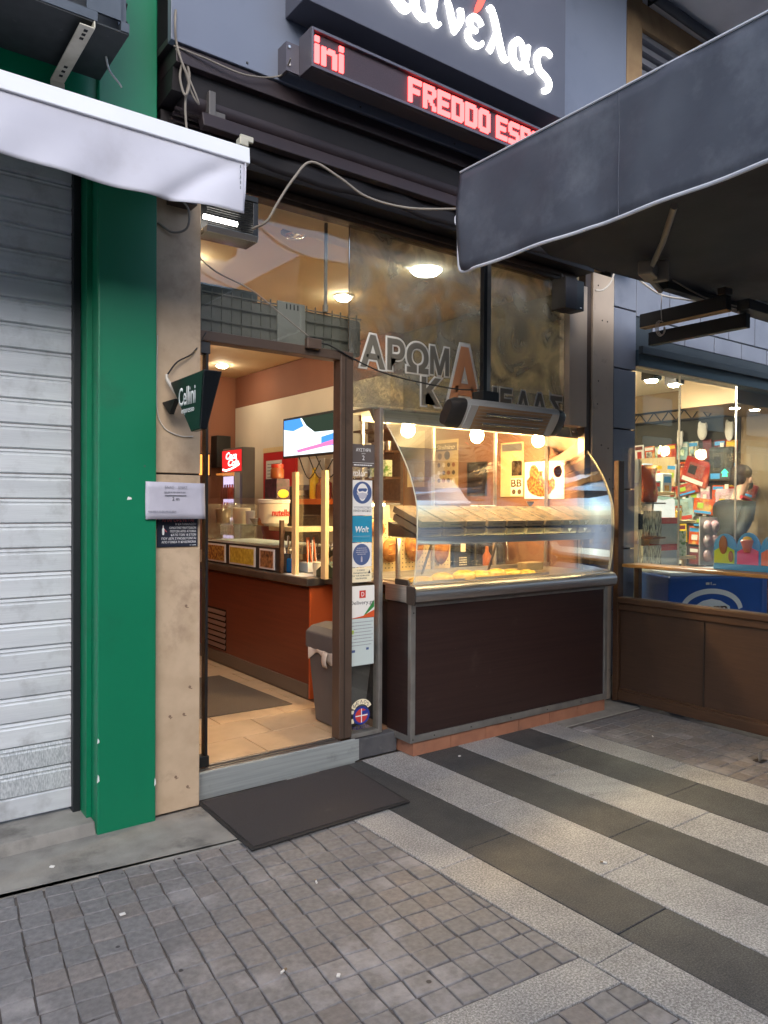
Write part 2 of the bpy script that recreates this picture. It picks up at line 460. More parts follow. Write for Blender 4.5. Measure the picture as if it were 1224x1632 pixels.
P('mat_black', S(50, 46, 46), 0.95, col2=S(66, 60, 59), scale=170, detail=3, bump=1.0, bscale=260, dirt=S(84, 78, 75), dscale=5, dlo=0.62, dhi=0.85)
P('rubber', S(36, 34, 34), 0.8)
P('mat_brown', S(86, 74, 62), 0.95, col2=S(98, 86, 73), scale=120, bump=0.8, bscale=220)
P('plinth_dark', S(70, 70, 74), 0.6, col2=S(84, 84, 87), scale=12, dirt=S(108, 106, 104), dscale=8, dlo=0.6, dhi=0.8)
P('terracotta', S(146, 98, 76), 0.6, col2=S(164, 113, 88), scale=10, detail=8, dirt=S(120, 88, 74), dscale=5, bump=0.1, rnd=0.06)
P('panel_brown', S(44, 30, 28), 0.36, col2=S(52, 36, 33), scale=3, stretch=(0.5, 1, 26), spec=0.4, detail=7, dirt=S(74, 58, 52), dscale=4.5, dlo=0.60, dhi=0.86, bump=0.06, bscale=10, rvar=0.22, spots=(9.0, 0.03, S(84, 70, 64)))
P('floor_tile', S(186, 158, 124), 0.42, col2=S(200, 172, 138), scale=6, detail=7, dirt=S(160, 132, 102), dscale=3, rnd=0.05)
P('grout', S(132, 98, 72), 0.9)
P('ceiling_tan', S(234, 214, 176), 0.8, col2=S(228, 208, 170), scale=2)
P('ceiling_white', S(226, 218, 198), 0.8)
P('wall_brown', S(140, 92, 70), 0.75, col2=S(132, 86, 66), scale=2)
P('wall_cream', S(222, 212, 192), 0.75, col2=S(214, 204, 184), scale=2)
P('wall_orange', S(134, 92, 68), 0.7, col2=S(126, 87, 64), scale=2)
P('wall_olive', S(140, 133, 112), 0.75, col2=S(132, 125, 104), scale=2)
P('wall_red', S(196, 34, 38), 0.6)
P('counter_orange', S(116, 58, 38), 0.35, col2=S(106, 52, 35), scale=3, stretch=(1, 0.5, 18), spec=0.4)
P('counter_end', S(196, 88, 40), 0.45)
P('counter_top', S(120, 112, 102), 0.3, 0.6, col2=S(104, 97, 90), scale=9)
P('skirting', S(104, 90, 76), 0.5)
P('wood_light', S(232, 206, 156), 0.6, col2=S(220, 190, 138), scale=6, stretch=(20, 20, 1))
P('wood_brown', S(84, 58, 40), 0.5, col2=S(70, 47, 32), scale=5, stretch=(9, 1.6, 60), detail=8, dirt=S(56, 40, 30), dscale=4, dlo=0.6, dhi=0.9, bump=0.06)
P('wood_panel', S(76, 54, 40), 0.5, col2=S(66, 46, 34), scale=4, stretch=(9, 1.5, 70), detail=7, dirt=S(58, 42, 34), dscale=2.5, dlo=0.55, dhi=0.9)
P('wood_ledge', S(190, 138, 80), 0.35, col2=S(168, 116, 64), scale=5, stretch=(9, 0.8, 30), detail=8)
P('beige_steel', S(198, 180, 160), 0.5, col2=S(190, 172, 152), scale=4, dirt=S(160, 142, 124), dscale=7, dlo=0.62, dhi=0.8, bump=0.04)
P('kiosk_panel', S(128, 132, 144), 0.5, 0.15, col2=S(138, 142, 154), scale=3, dirt=S(110, 114, 126), dscale=4, dlo=0.58, dhi=0.9)
P('kiosk_dark', S(52, 58, 62), 0.5, 0.1, col2=S(60, 66, 70), scale=3)
P('kiosk_lintel', S(56, 74, 84), 0.45, 0.1)
P('canopy', S(72, 75, 86), 0.6, col2=S(80, 84, 95), scale=3.5, detail=7, dirt=S(112, 116, 126), dscale=2.6, dlo=0.52, dhi=0.8, bump=0.7, bscale=11, rvar=0.15)
P('canopy_under', S(58, 60, 65), 0.85, col2=S(66, 68, 72), scale=3, dirt=S(48, 49, 53), dscale=2)
P('piping', S(206, 208, 216), 0.7, bump=0.4, bscale=240)
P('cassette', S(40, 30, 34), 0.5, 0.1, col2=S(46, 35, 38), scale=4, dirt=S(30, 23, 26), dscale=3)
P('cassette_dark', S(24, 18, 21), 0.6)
P('fascia', S(110, 117, 134), 0.42, 0.05, col2=S(116, 123, 139), scale=1.5, dirt=S(100, 107, 123), dscale=2)
P('sign_face', S(84, 86, 98), 0.5, 0.1, col2=S(88, 90, 102), scale=2)
P('led_frame', S(96, 92, 100), 0.4, 0.4)
P('led_board', S(48, 34, 38), 0.5, col2=S(66, 48, 54), scale=300, detail=1)
P('far_wall', S(88, 82, 78), 0.8, col2=S(98, 91, 86), scale=1)
P('soffit', S(236, 235, 238), 0.85, col2=S(218, 217, 220), scale=2)
P('pilaster', S(192, 158, 118), 0.7, col2=S(176, 142, 105), scale=8, detail=8)
P('louvre', S(150, 150, 160), 0.5)
P('dark_pipe', S(70, 72, 78), 0.6)
P('tub', S(238, 228, 206), 0.5)
P('amber', S(150, 82, 40), 0.3)
P('red_lid', S(196, 60, 40), 0.45)
P('letter_red', S(198, 50, 34), 0.6)
P('blue_liquid', S(18, 110, 190), 0.25)
P('dark_plastic', S(44, 40, 38), 0.45)
P('grey_plastic', S(92, 88, 87), 0.55, col2=S(84, 81, 80), scale=5)
P('bag_film', S(196, 184, 172), 0.3)
P('olive', S(70, 82, 62), 0.6)
P('maroon', S(110, 36, 34), 0.45)
P('orange_shelf', S(224, 110, 40), 0.5)
P('bread', S(206, 142, 66), 0.7, col2=S(150, 86, 34), scale=26, detail=6, bump=0.6, bscale=60)
P('pastry', S(240, 200, 100), 0.5, col2=S(214, 150, 56), scale=30, detail=6, bump=0.6, bscale=80)
P('cream', S(240, 228, 196), 0.5)
P('kraft', S(140, 120, 94), 0.6, col2=S(128, 109, 84), scale=8)
P('box_print', S(88, 70, 50), 0.75, spec=0.2, col2=S(36, 28, 22), scale=18, detail=7, lo=0.45, hi=0.62)
P('box_dark', S(66, 56, 52), 0.5, col2=S(86, 74, 66), scale=30)
P('box_dark_print', S(120, 96, 74), 0.5, col2=S(58, 46, 42), scale=30, detail=7, lo=0.4, hi=0.6)
P('pegboard', S(236, 208, 150), 0.7)
P('poster_gold', S(204, 178, 128), 0.6, col2=S(196, 170, 120), scale=6)
P('poster_brown', S(92, 68, 46), 0.6)
P('waffle', S(196, 124, 64), 0.6, col2=S(104, 52, 26), scale=46, detail=5, lo=0.42, hi=0.56)
P('photo_food', S(206, 168, 82), 0.4, col2=S(118, 60, 30), scale=38, detail=5, lo=0.4, hi=0.6)
P('photo_yellow', S(226, 206, 84), 0.4, col2=S(190, 160, 52), scale=34, detail=5)
P('photo_choc', S(190, 140, 90), 0.4, col2=S(88, 50, 34), scale=32, detail=5)
P('poster_dark', S(40, 34, 40), 0.5, col2=S(84, 44, 66), scale=26)
P('yellow', S(236, 196, 40), 0.5)
P('steel_dark', S(86, 84, 82), 0.35, 0.7)
P('teal_blue', S(24, 128, 166), 0.5)
P('wolt_blue', S(40, 140, 176), 0.5)
P('iso_blue', S(72, 92, 138), 0.5)
P('dark_label', S(92, 84, 82), 0.5)
P('pale_green_paper', S(196, 208, 206), 0.6)
P('flag_green', S(48, 130, 62), 0.5)
P('flag_orange', S(214, 88, 44), 0.5)
P('emblem_blue', S(44, 58, 138), 0.5)
P('emblem_red', S(196, 62, 60), 0.5)
P('freezer_blue', S(22, 84, 168), 0.3, col2=S(18, 74, 152), scale=1.5)
P('freezer_white', S(226, 230, 232), 0.3)
P('freezer_red', S(206, 40, 36), 0.35)
P('toy_red', S(176, 44, 36), 0.3, col2=S(222, 120, 84), scale=9, detail=6, lo=0.5, hi=0.7)
P('toy_teal', S(104, 150, 152), 0.3, col2=S(176, 200, 194), scale=9, detail=6)
P('toy_pink', S(214, 160, 168), 0.3, col2=S(240, 222, 220), scale=10, detail=6)
P('toy_dark', S(52, 52, 46), 0.3, col2=S(96, 95, 84), scale=8, detail=6, lo=0.45, hi=0.7)
P('toy_white', S(236, 232, 220), 0.4)
P('toy_orange', S(214, 88, 32), 0.25, col2=S(240, 190, 100), scale=9, detail=6, lo=0.52, hi=0.66)
P('book', S(220, 210, 180), 0.5, col2=S(84, 78, 68), scale=26, detail=6, stretch=(3, 1, 0.6), lo=0.46, hi=0.6)
P('green_box', S(222, 232, 200), 0.5, col2=S(92, 150, 60), scale=18, detail=5, stretch=(1, 1, 1.6), lo=0.46, hi=0.62)
P('kiosk_wall', S(150, 128, 96), 0.7, col2=S(140, 118, 88), scale=2)
P('kiosk_ceiling', S(236, 226, 200), 0.8)
P('kiosk_board', S(66, 63, 52), 0.7, col2=S(56, 54, 44), scale=3)
P('display_grey', S(198, 196, 190), 0.5)
P('skin', S(206, 158, 130), 0.55)
P('hair', S(30, 23, 19), 0.7, bump=0.8, bscale=120)
P('jacket', S(30, 32, 28), 0.65, col2=S(23, 25, 22), scale=14, bump=0.5, bscale=18)
P('trousers', S(44, 46, 54), 0.8)
P('red_cloth', S(180, 44, 46), 0.7)
P('egg_brown', S(150, 92, 54), 0.4)
P('pink', S(226, 84, 140), 0.4)
P('lime', S(176, 206, 66), 0.4)
P('sky_blue', S(70, 160, 220), 0.4)
P('coral', S(236, 128, 100), 0.4)
P('grey_green', S(104, 100, 90), 0.6, col2=S(94, 91, 82), scale=8, dirt=S(76, 74, 68), dscale=6)
P('unit_dark', S(64, 66, 62), 0.6)
P('unit_plate', S(122, 119, 110), 0.6)
P('lamp_metal', S(120, 112, 100), 0.4, 0.5)
P('letter_fill', S(104, 99, 88), 0.5)
P('letter_line', S(206, 202, 192), 0.5)
P('letter_orange', S(196, 134, 92), 0.5)
P('chrome', S(220, 216, 208), 0.15, 1.0)
P('heater_glass', S(168, 132, 98), 0.45, 0.0)
P('heater_shell', S(196, 194, 190), 0.38, 0.45)
P('mirror', S(120, 124, 128), 0.12, 0.9)
P('litter', S(220, 216, 210), 0.7)
GL('pane')
GL('pane_clear', tint=(0.985, 0.99, 0.985, 1))
GL('pane_grime_reflections', tint=(0.86, 0.85, 0.79, 1), rough=0.04, dirt=0.66, dcol=(0.19, 0.185, 0.155, 1), dscale=3.0, base=0.14, haze=0.5)  # grime whose marbling also paints murky street reflections into the pane colour
GL('pane_green', tint=(0.86, 0.95, 0.91, 1))
GL('clear_plastic', tint=(0.93, 0.93, 0.9, 1), rough=0.1, dirt=0.25, dcol=(0.6, 0.58, 0.5, 1), dscale=30)
EM('bulb', (1.0, 0.66, 0.29, 1), 400)
EM('downlight', (1.0, 0.85, 0.62, 1), 85)
EM('downlight_white', (0.97, 1.0, 0.90, 1), 36)
EM('tube_warm', (1.0, 0.76, 0.38, 1), 30)
EM('kiosk_lamp', (1.0, 0.90, 0.70, 1), 850)
EM('kiosk_down', (1.0, 0.90, 0.70, 1), 110)
EM('sign_letter', (1.0, 0.98, 0.92, 1), 3.2)
EM('sign_accent', (1.0, 0.10, 0.08, 1), 1.4)
EM('led_dot', (1.0, 0.06, 0.06, 1), 4.2)
EM('fridge_light', (0.80, 0.66, 1.0, 1), 0.68)
EM('fridge_sign', (0.9, 0.03, 0.03, 1), 0.52)
EM('fridge_word', (1.0, 0.93, 0.9, 1), 1.6)
EM('orange_lit', (1.0, 0.32, 0.06, 1), 1.35)
EM('orange_hot', (1.0, 0.85, 0.55, 1), 4.0)
EM('heater_glow', (1.0, 0.95, 0.85, 1), 9)
EM('exit_green', (0.05, 1.0, 0.4, 1), 2.5)
EM('screen_white', (0.80, 0.92, 1.0, 1), 0.85)
EM('screen_blue', (0.08, 0.32, 0.85, 1), 0.68)
EM('screen_dark', (0.02, 0.03, 0.02, 1), 1.0)
EM('screen_pink', (0.75, 0.16, 0.36, 1), 0.9)
EM('header_glow', (1.0, 0.95, 0.84, 1), 0.60)  # glow for plain card headers, lamplight put into the material
EM('uv_blue', (0.45, 0.35, 1.0, 1), 3.0)

# ------------------------------------------------------------------ ground and paving
struct('ground', MB().quad((-60, -60, -0.05), (60, -60, -0.05), (60, 60, -0.05), (-60, 60, -0.05)), 'ground')
pave = struct('pavement', MB().box(-6, 12, -6, 3.62, -0.045, -0.0075), 'joint')

def paver_mesh(name, w, d, ins, th, rng, mat, jit=0.0):
    hw, hd = w / 2, d / 2
    vs = []; fs = []
    base = [(-hw, -hd), (hw, -hd), (hw, hd), (-hw, hd)]
    base = [(x + rng.uniform(-jit, jit), y + rng.uniform(-jit, jit)) for x, y in base]
    for z, k in ((-th, 0), (-ins * 0.8, 0), (-ins * 0.2, ins * 0.5), (0.0, ins)):
        for x, y in base: vs.append((x - math.copysign(k, x), y - math.copysign(k, y), z + (rng.uniform(-0.0012, 0.0012) if z == 0 and jit else 0)))
    for r in range(3):
        for k in range(4): fs.append((r * 4 + k, r * 4 + (k + 1) % 4, (r + 1) * 4 + (k + 1) % 4, (r + 1) * 4 + k))
    fs.append((12, 13, 14, 15))
    me = bpy.data.meshes.new(name); me.from_pydata(vs, [], fs); me.update()
    me.materials.append(MATS[mat])
    return me
rng = random.Random(5)
PIT = 0.100
cob = [paver_mesh('cobble', PIT - 0.0055, PIT - 0.0055, 0.003, 0.025, rng, 'cobble_stone', 0.0035) for _ in range(12)]
cobw = [paver_mesh('cobble', PIT - 0.0055, PIT - 0.0055, 0.003, 0.025, rng, 'cobble_warm', 0.0025) for _ in range(4)]
n_cob = 0
far_cobbles = {'cobble_stone': MB(), 'cobble_warm': MB()}
def in_frame(x, y):
    d = Vector((x, y, 0)) - Vector((0, 0, 1.5)); w = d.dot(fwd)
    if w < 0.2: return False
    return abs(d.dot(rt) / w) < 612 / 1195 * 1.05 and abs(d.dot(up) / w) < 816 / 1195 * 1.05
def clip(poly, f):
    out = []
    for p, q in zip(poly, poly[1:] + poly[:1]):
        a_, b_ = f(p), f(q)
        if a_ >= 0: out.append(p)
        if (a_ >= 0) != (b_ >= 0):
            t_ = a_ / (a_ - b_); out.append((p[0] + (q[0] - p[0]) * t_, p[1] + (q[1] - p[1]) * t_))
    return out
def lay_cobbles(ox, oy, ang, i0, i1, j0, j1, warm, cuts):
    """10 cm setts on a grid turned by ang round (ox, oy), cut along straight edges given as functions (inside >= 0)"""
    global n_cob
    ca, sa = math.cos(ang), math.sin(ang)
    for i in range(i0, i1):
        for j in range(j0, j1):
            u, v = (i + .5) * PIT, (j + .5) * PIT
            x, y = ox + u * ca - v * sa, oy + u * sa + v * ca
            h = PIT / 2 - .0045
            quad_ = [(ox + (u + a_) * ca - (v + b_) * sa, oy + (u + a_) * sa + (v + b_) * ca) for a_, b_ in ((-h, -h), (h, -h), (h, h), (-h, h))]
            poly = quad_
            for f in cuts: poly = clip(poly, f) if len(poly) > 2 else []
            if len(poly) < 3: continue
            area = abs(sum(p[0] * q[1] - q[0] * p[1] for p, q in zip(poly, poly[1:] + poly[:1]))) / 2
            if area < 0.0003: continue
            wm_ = rng.random() < warm
            if n_cob >= 300 or not in_frame(x, y):
                far_cobbles['cobble_warm' if wm_ else 'cobble_stone'].prism(poly, 'z', -.025, rng.uniform(-.003, .0)); continue
            if area > 0.97 * (2 * h) ** 2:
                o = bpy.data.objects.new('cobble', rng.choice(cobw) if wm_ else rng.choice(cob)); C.objects.link(o)
                o.location = (x, y, rng.uniform(-0.0025, 0.0008) - (0.0015 if rng.random() < .06 else 0))
                o.rotation_euler = (rng.uniform(-.011, .011), rng.uniform(-.011, .011), ang + rng.uniform(-.02, .02) + rng.choice((0, math.pi / 2, math.pi, -math.pi / 2)))
            else:
                o = MB().prism(poly, 'z', -.025, rng.uniform(-.003, -.0005)).build('cobble', 'cobble_stone', None, bev=.003)
            o.parent = pave; n_cob += 1
ANG = R(-5.7)
line_y = lambda x, y0: y0 - math.tan(R(5.7)) * (x - 2.0)
lay_cobbles(2.03, 1.597, ANG, -48, 2, 0, 19, 0.12, [lambda p: 2.003 - p[0], lambda p: line_y(p[0], 3.02) - p[1], lambda p: p[1] - line_y(p[0], 1.60)])
lay_cobbles(2.03, 1.43, ANG, -40, 1, -16, 0, 0.09, [lambda p: 2.003 - p[0]])
lay_cobbles(4.035, 2.0, 0, 0, 8, -8, 13, 0.45, [lambda p: 4.80 - p[0] + 9])
for k_, m_ in far_cobbles.items():
    o = m_.build('cobbles_beyond', k_, pave); o["kind"] = 'stuff'
slabs = {}
def slab(x0, x1, y0, y1, mat):
    key = (round(x1 - x0, 3), round(y1 - y0, 3), mat)
    if key not in slabs: slabs[key] = paver_mesh('granite_slab', key[0] - 0.004, key[1] - 0.004, 0.003, 0.03, rng, mat)
    o = bpy.data.objects.new('granite_slab', slabs[key]); C.objects.link(o); o.parent = pave
    o.location = ((x0 + x1) / 2, (y0 + y1) / 2, rng.uniform(-0.0015, 0.001))
def strip(x0, x1, mat, first, step=0.79, top=3.60, low=0.3):
    ys = [top]; y = first
    while y > low: ys.append(y); y -= step
    ys.append(low)
    for a, b in zip(ys, ys[1:]): slab(x0, x1, b, a, mat)
strip(2.010, 2.222, 'granite_light', 2.33)
strip(2.222, 2.518, 'granite_dark', 2.395)
strip(2.518, 2.838, 'granite_light', 2.69)
strip(2.838, 3.158, 'granite_dark', 2.10)
strip(3.158, 3.480, 'granite_light', 2.78)
strip(3.480, 3.800, 'granite_dark', 3.02)
strip(3.800, 4.022, 'granite_light', 2.45)
for a_, b_ in ((1.28, 2.006), (0.55, 1.277), (-0.18, 0.547), (-0.91, -0.183), (-1.64, -0.913), (-2.37, -1.643)):
    MB().prism([(a_, line_y(a_, 1.438)), (b_, line_y(b_, 1.438)), (b_, line_y(b_, 1.596)), (a_, line_y(a_, 1.596))], 'z', -.03, 0.0).build('granite_slab', 'granite_light', pave, bev=.002)
# concrete band along the fronts on the left, and under the mat
struct('kerb_strip', MB().prism([(-4, line_y(-4, 3.004)), (2.006, line_y(2.006, 3.004)), (2.006, 3.50), (-4, 3.50)], 'z', -0.03, 0.005), 'concrete', bev=0.004)
struct('mortar_fillet', MB().add([(-4, line_y(-4, 3.008), .0052), (2.004, line_y(2.004, 3.008), .0052), (2.004, line_y(2.004, 2.980), -.001), (-4, line_y(-4, 2.980), -.001), (-4, line_y(-4, 3.008), -.03), (2.004, line_y(2.004, 3.008), -.03), (2.004, line_y(2.004, 2.980), -.03), (-4, line_y(-4, 2.980), -.03)], [(0, 1, 2, 3), (7, 6, 5, 4), (0, 4, 5, 1), (1, 5, 6, 2), (2, 6, 7, 3), (3, 7, 4, 0)]), 'concrete')
struct('concrete_edge', MB().box(4.03, 4.86, 3.335, 3.62, -0.03, 0.001), 'concrete')
for k, (x, y, s_) in enumerate(((0.86, 2.74, .010), (1.30, 1.98, .008), (1.62, 3.36, .008), (0.74, 3.27, .010), (3.02, 3.30, .008))):
    one('litter_scrap', MB().obox((x, y, 0.007), (s_, s_ * 0.7, 0.003), Matrix.Rotation(k * 0.8, 3, 'Z')), 'litter',
        ('small white scrap lying on the grey cobbles in the foreground', 'small white scrap on the cobbles nearest the viewer',
         'tiny white scrap beside the front edge of the black doormat', 'small white scrap on the concrete band below the roller shutter',
         'tiny white scrap at the foot of the terracotta plinth')[k], 'scrap', bev=0.002)
for k, (x, y, a_, lab) in enumerate(((1.16, 2.10, .4, 'cigarette end lying on the cobbles left of centre'), (1.55, 2.52, 1.2, 'cigarette end lying on the cobbles below the doormat'), (2.62, 1.95, 2.1, 'cigarette end lying on the pale granite stripe'), (4.30, 2.85, .8, 'cigarette end lying on the cobbles by the partition'))):
    d_ = Vector((math.cos(a_), math.sin(a_), 0)); t = thing('cigarette_end', lab, 'cigarette end', (x, y, 0.0))
    MB().tube([Vector((x, y, .0055)), Vector((x, y, .0055)) + d_ * .014], .004, 8, False).build('paper', 'litter', t, smooth=True)
    MB().tube([Vector((x, y, .0055)) + d_ * .0142, Vector((x, y, .0055)) + d_ * .026], .004, 8, False).build('filter', 'kraft', t, smooth=True)
# a bent metal stub sticking out of the paving by the wooden partition
st = thing('metal_stub', 'small bent metal stub on the paving near the wooden partition', 'stub', (4.42, 2.22, 0))
MB().box(4.40, 4.44, 2.21, 2.216, 0.0, 0.06).build('blade', 'alu', st, bev=0.001)
MB().box(4.385, 4.455, 2.19, 2.24, 0.0, 0.004).build('foot_plate', 'steel_dark', st)

# ------------------------------------------------------------------ the far side of the street, mirrored in the glass
of = struct('opposite_facade', MB().box(-30, 64, -11.4, -10.5, 0, 7.0), 'far_wall')
for i in range(19):
    for j in range(2): MB().box(-14 + i * 4, -12 + i * 4, -10.498, -10.46, 3.2 + j * 1.6, 4.3 + j * 1.6).build('window', 'mirror', of)
for i in range(12): MB().box(-14 + i * 6, -9.2 + i * 6, -10.498, -10.44, 0.2, 2.6).build('shop_window', 'kiosk_dark', of)
# ------------------------------------------------------------------ building shell
struct('upper_facade', MB().box(-4, 12, 3.80, 4.0, 3.32, 6.2), 'kiosk_dark')
struct('upper_facade_left', MB().box(-4, 1.22, 3.50, 3.80, 3.12, 6.2), 'green')
struct('soffit', MB().box(-4, 12, 2.4, 3.80, 5.42, 5.6), 'soffit')
struct('wall_right', MB().box(4.62, 4.74, 3.72, 9.5, 0.0, 3.3), 'wall_orange')
struct('wall_left', MB().box(1.36, 1.46, 3.80, 9.5, 0.0, 3.3), 'wall_brown')
struct('wall_back', MB().box(1.36, 4.74, 9.4, 9.55, 0.0, 3.3), 'wall_brown')
struct('ceiling', MB().box(1.36, 4.74, 3.70, 9.55, 3.21, 3.29), 'ceiling_tan')
struct('ceiling_front_band', MB().prism([(1.46, 3.70), (4.61, 3.70), (4.61, 4.30), (1.46, 3.95)], 'z', 3.17, 3.2085), 'ceiling_white')
# painted zones of the right wall: brown band under the ceiling, cream field, red field at the back
struct('wall_right_upper_field', MB().box(4.606, 4.619, 3.73, 5.89, 2.26, 3.205), 'wall_olive')
struct('wall_right_brown_band', MB().box(4.455, 4.618, 5.9, 9.39, 2.80, 3.205), 'wall_brown')
struct('wall_right_cream_field', MB().box(4.452, 4.617, 5.9, 9.39, 0.13, 2.795), 'wall_cream')
fl = struct('floor', MB().box(1.47, 4.62, 3.68, 9.4, 0.0, 0.124), 'grout')
tm = {}
def tile(x0, x1, y0, y1):
    key = (round(x1 - x0, 3), round(y1 - y0, 3))
    if key not in tm: tm[key] = paver_mesh('floor_tile', key[0] - 0.006, key[1] - 0.006, 0.0015, 0.012, rng, 'floor_tile')
    o = bpy.data.objects.new('floor_tile', tm[key]); C.objects.link(o); o.parent = fl
    o.location = ((x0 + x1) / 2, (y0 + y1) / 2, 0.132)
for j in range(9):
    y0 = 3.71 + j * 0.31; off = (0.0, 0.2)[j % 2]
    for i in range(-1, 3):
        x0 = max(1.50 + i * 0.46 + off, 1.475); x1 = min(1.50 + (i + 1) * 0.46 + off, 2.70)
        if x1 - x0 > 0.03: tile(x0, x1, y0, y0 + 0.31)

# ------------------------------------------------------------------ left: shutter, green pillar, stone pillar
gp = thing('green_pillar', 'glossy green painted pillar between the roller shutter and the stone pillar', 'pillar', (1.1, 3.6, 0))
MB().box(0.975, 1.242, 3.465, 3.80, 0.0, 5.41).build('shaft', 'green', gp, bev=0.006)
mb = MB()
for (x, z, w, h) in ((1.115, 1.524, .012, .008), (0.978, .43, .005, .012), (0.978, .26, .005, .02), (1.238, .19, .004, .02)):
    mb.add([(x - w, 3.4635, z - h), (x + w, 3.4635, z - h * .6), (x + w * .7, 3.4635, z + h * .4), (x - w * .5, 3.4635, z + h)], [(0, 1, 2, 3)])
mb.build('paint_chip', 'chip', gp)
MB().box(0.952, 0.974, 3.56, 3.80, 0.055, 3.5).build('reveal_strip', 'green', gp)
sh = thing('roller_shutter', 'closed pale grey metal roller shutter left of the green pillar', 'shutter', (0.2, 3.7, 0.055))
prof = [(3.700, 0.0), (3.690, 0.006), (3.690, 0.082), (3.694, 0.088), (3.694, 0.094), (3.690, 0.098), (3.700, 0.110)]
def slat_mesh(mat):
    mb = MB(); pts = prof + [(3.712, 0.110), (3.712, 0.0)]
    mb.prism(pts, 'x', -1.6, 0.940)
    return mb.build('slat', mat, sh)
s0 = slat_mesh('shutter'); s1 = slat_mesh('shutter_worn')
for o in (s0, s1): o["base"] = 1
del s0["base"], s1["base"]
zz = 0.17; k = 0
while zz < 3.15:
    src = s1 if k in (0, 1) else s0
    o = src if (k == 0 or k == 2) else src.copy()
    if o is not src: C.objects.link(o); o.parent = sh
    o.location = (0, random.uniform(-.0012, .0012), zz)
    zz += 0.1125; k += 1
for o in sh.children: o.location.z -= 0.0
MB().box(-1.6, 0.940, 3.684, 3.716, 0.075, 0.170).build('bottom_bar', 'shutter', sh, bev=0.006)
MB().box(0.917, 0.951, 3.655, 3.730, 0.056, 3.5).build('guide_rail', 'dark_rail', sh, bev=0.003)
one('shutter_sill', MB().prism([(3.475, 0.0), (3.80, 0.0), (3.80, 0.062), (3.50, 0.055)], 'x', -4, 0.9745), 'concrete',
    'low grey concrete sill under the roller shutter', 'sill', bev=0.006)
sp = thing('stone_pillar', 'tan polished stone pillar between the green pillar and the doorway', 'pillar', (1.36, 3.6, 0))
MB().box(1.245, 1.482, 3.52, 3.795, 0.003, 1.640).build('stone_block', 'stone', sp, bev=0.004)
MB().box(1.245, 1.482, 3.52, 3.795, 1.648, 3.16).build('stone_block', 'stone', sp, bev=0.004)
MB().box(1.247, 1.479, 3.53, 3.79, 1.640, 1.648).build('joint', 'bronze_dark', sp)
mb = MB()
for x, z in ((1.41, 1.0), (1.43, .60), (1.33, .47), (1.40, .47), (1.36, .17), (1.42, .11)):
    mb.lathe([(.0085, 0), (.006, .0012)], (x, 3.5205, z), 7, (0, -1, 0)).obox((x + .006, 3.5196, z - .008), (.007, .0008, .002), Matrix.Rotation(x * 9, 3, 'Y'))
mb.build('chipped_mark', 'chip_mark', sp)

# notices on the stone pillar
nt = thing('paper_notice', 'white paper notice in a plastic sleeve taped across the two pillars', 'notice', (1.33, 3.505, 1.42))
MB().grid(lambda u, v: (1.186 + u * 0.292, 3.452 + 0.060 * max(0, (u - .22) / .78) * 0.0 + 0.004 * math.sin(u * 5 + v * 3) , 1.427 + v * 0.172 + 0.004 * (1 - u) * v), 12, 6).build('sheet', 'paper', nt, smooth=True, solid=0.0012)
text(nt, 'heading', 'ΕΝΑΣ    ΕΝΑΣ', (1.275, 1.385, 1.572, 1.584), 3.4445, '-Y', 'ink_light')
lines(nt, 'small_print', [(1.27, 1.375, 1.552, 1.557), (1.195, 1.33, 1.462, 1.467)], 3.4447, '-Y', 'ink_light')
MB().box(1.275, 1.38, 3.4440, 3.4448, 1.537, 1.540).build('rule', 'ink', nt)
text(nt, 'figure', '2 m', (1.31, 1.345, 1.515, 1.532), 3.4445, '-Y', 'ink')
bn = thing('warning_sign', 'small black sign with white capital lettering under the paper notice', 'sign', (1.36, 3.52, 1.29))
MB().box(1.262, 1.466, 3.512, 3.5195, 1.292, 1.432).build('plate', 'sign_navy', bn, bev=0.001)
text(bn, 'heading', 'ΑΠΑΓΟΡΕΥΕΤΑΙ', (1.285, 1.445, 1.412, 1.428), 3.5115, '-Y', 'sign_red')
rows = ['Η ΚΑΤΑΝΑΛΩΣΗ', 'ΟΙΝΟΠΝΕΥΜΑΤΩΔΩΝ', 'ΠΟΤΩΝ ΑΠΟ ΑΤΟΜΑ', 'ΚΑΤΩ ΤΩΝ 18 ΕΤΩΝ', 'ΠΟΥ ΔΕΝ ΣΥΝΟΔΕΥΟΝΤΑΙ', 'ΑΠΟ ΓΟΝΕΑ Ή ΚΗΔΕΜΟΝΑ']
for i, s_ in enumerate(rows):
    u0 = (1.352, 1.322, 1.326, 1.330, 1.284, 1.284)[i]
    text(bn, 'lettering', s_, (u0, 1.456, 1.3955 - i * .0172, 1.4065 - i * .0172), 3.5115, '-Y', 'sign_white')
text(bn, 'lettering', 'Ν. 1568/85', (1.425, 1.456, 1.296, 1.302), 3.5115, '-Y', 'sign_white')
MB().lathe([(0.004, 0), (0.006, 0.012), (0.006, 0.028), (0.0025, 0.034), (0.0025, 0.046)], (1.291, 3.5105, 1.35), 8).build('bottle_symbol', 'sign_white', bn)
MB().obox((1.298, 3.5108, 1.376), (0.016, 0.0006, 0.0018), Matrix.Rotation(R(50), 3, 'Y')).build('red_stroke', 'sign_red', bn)

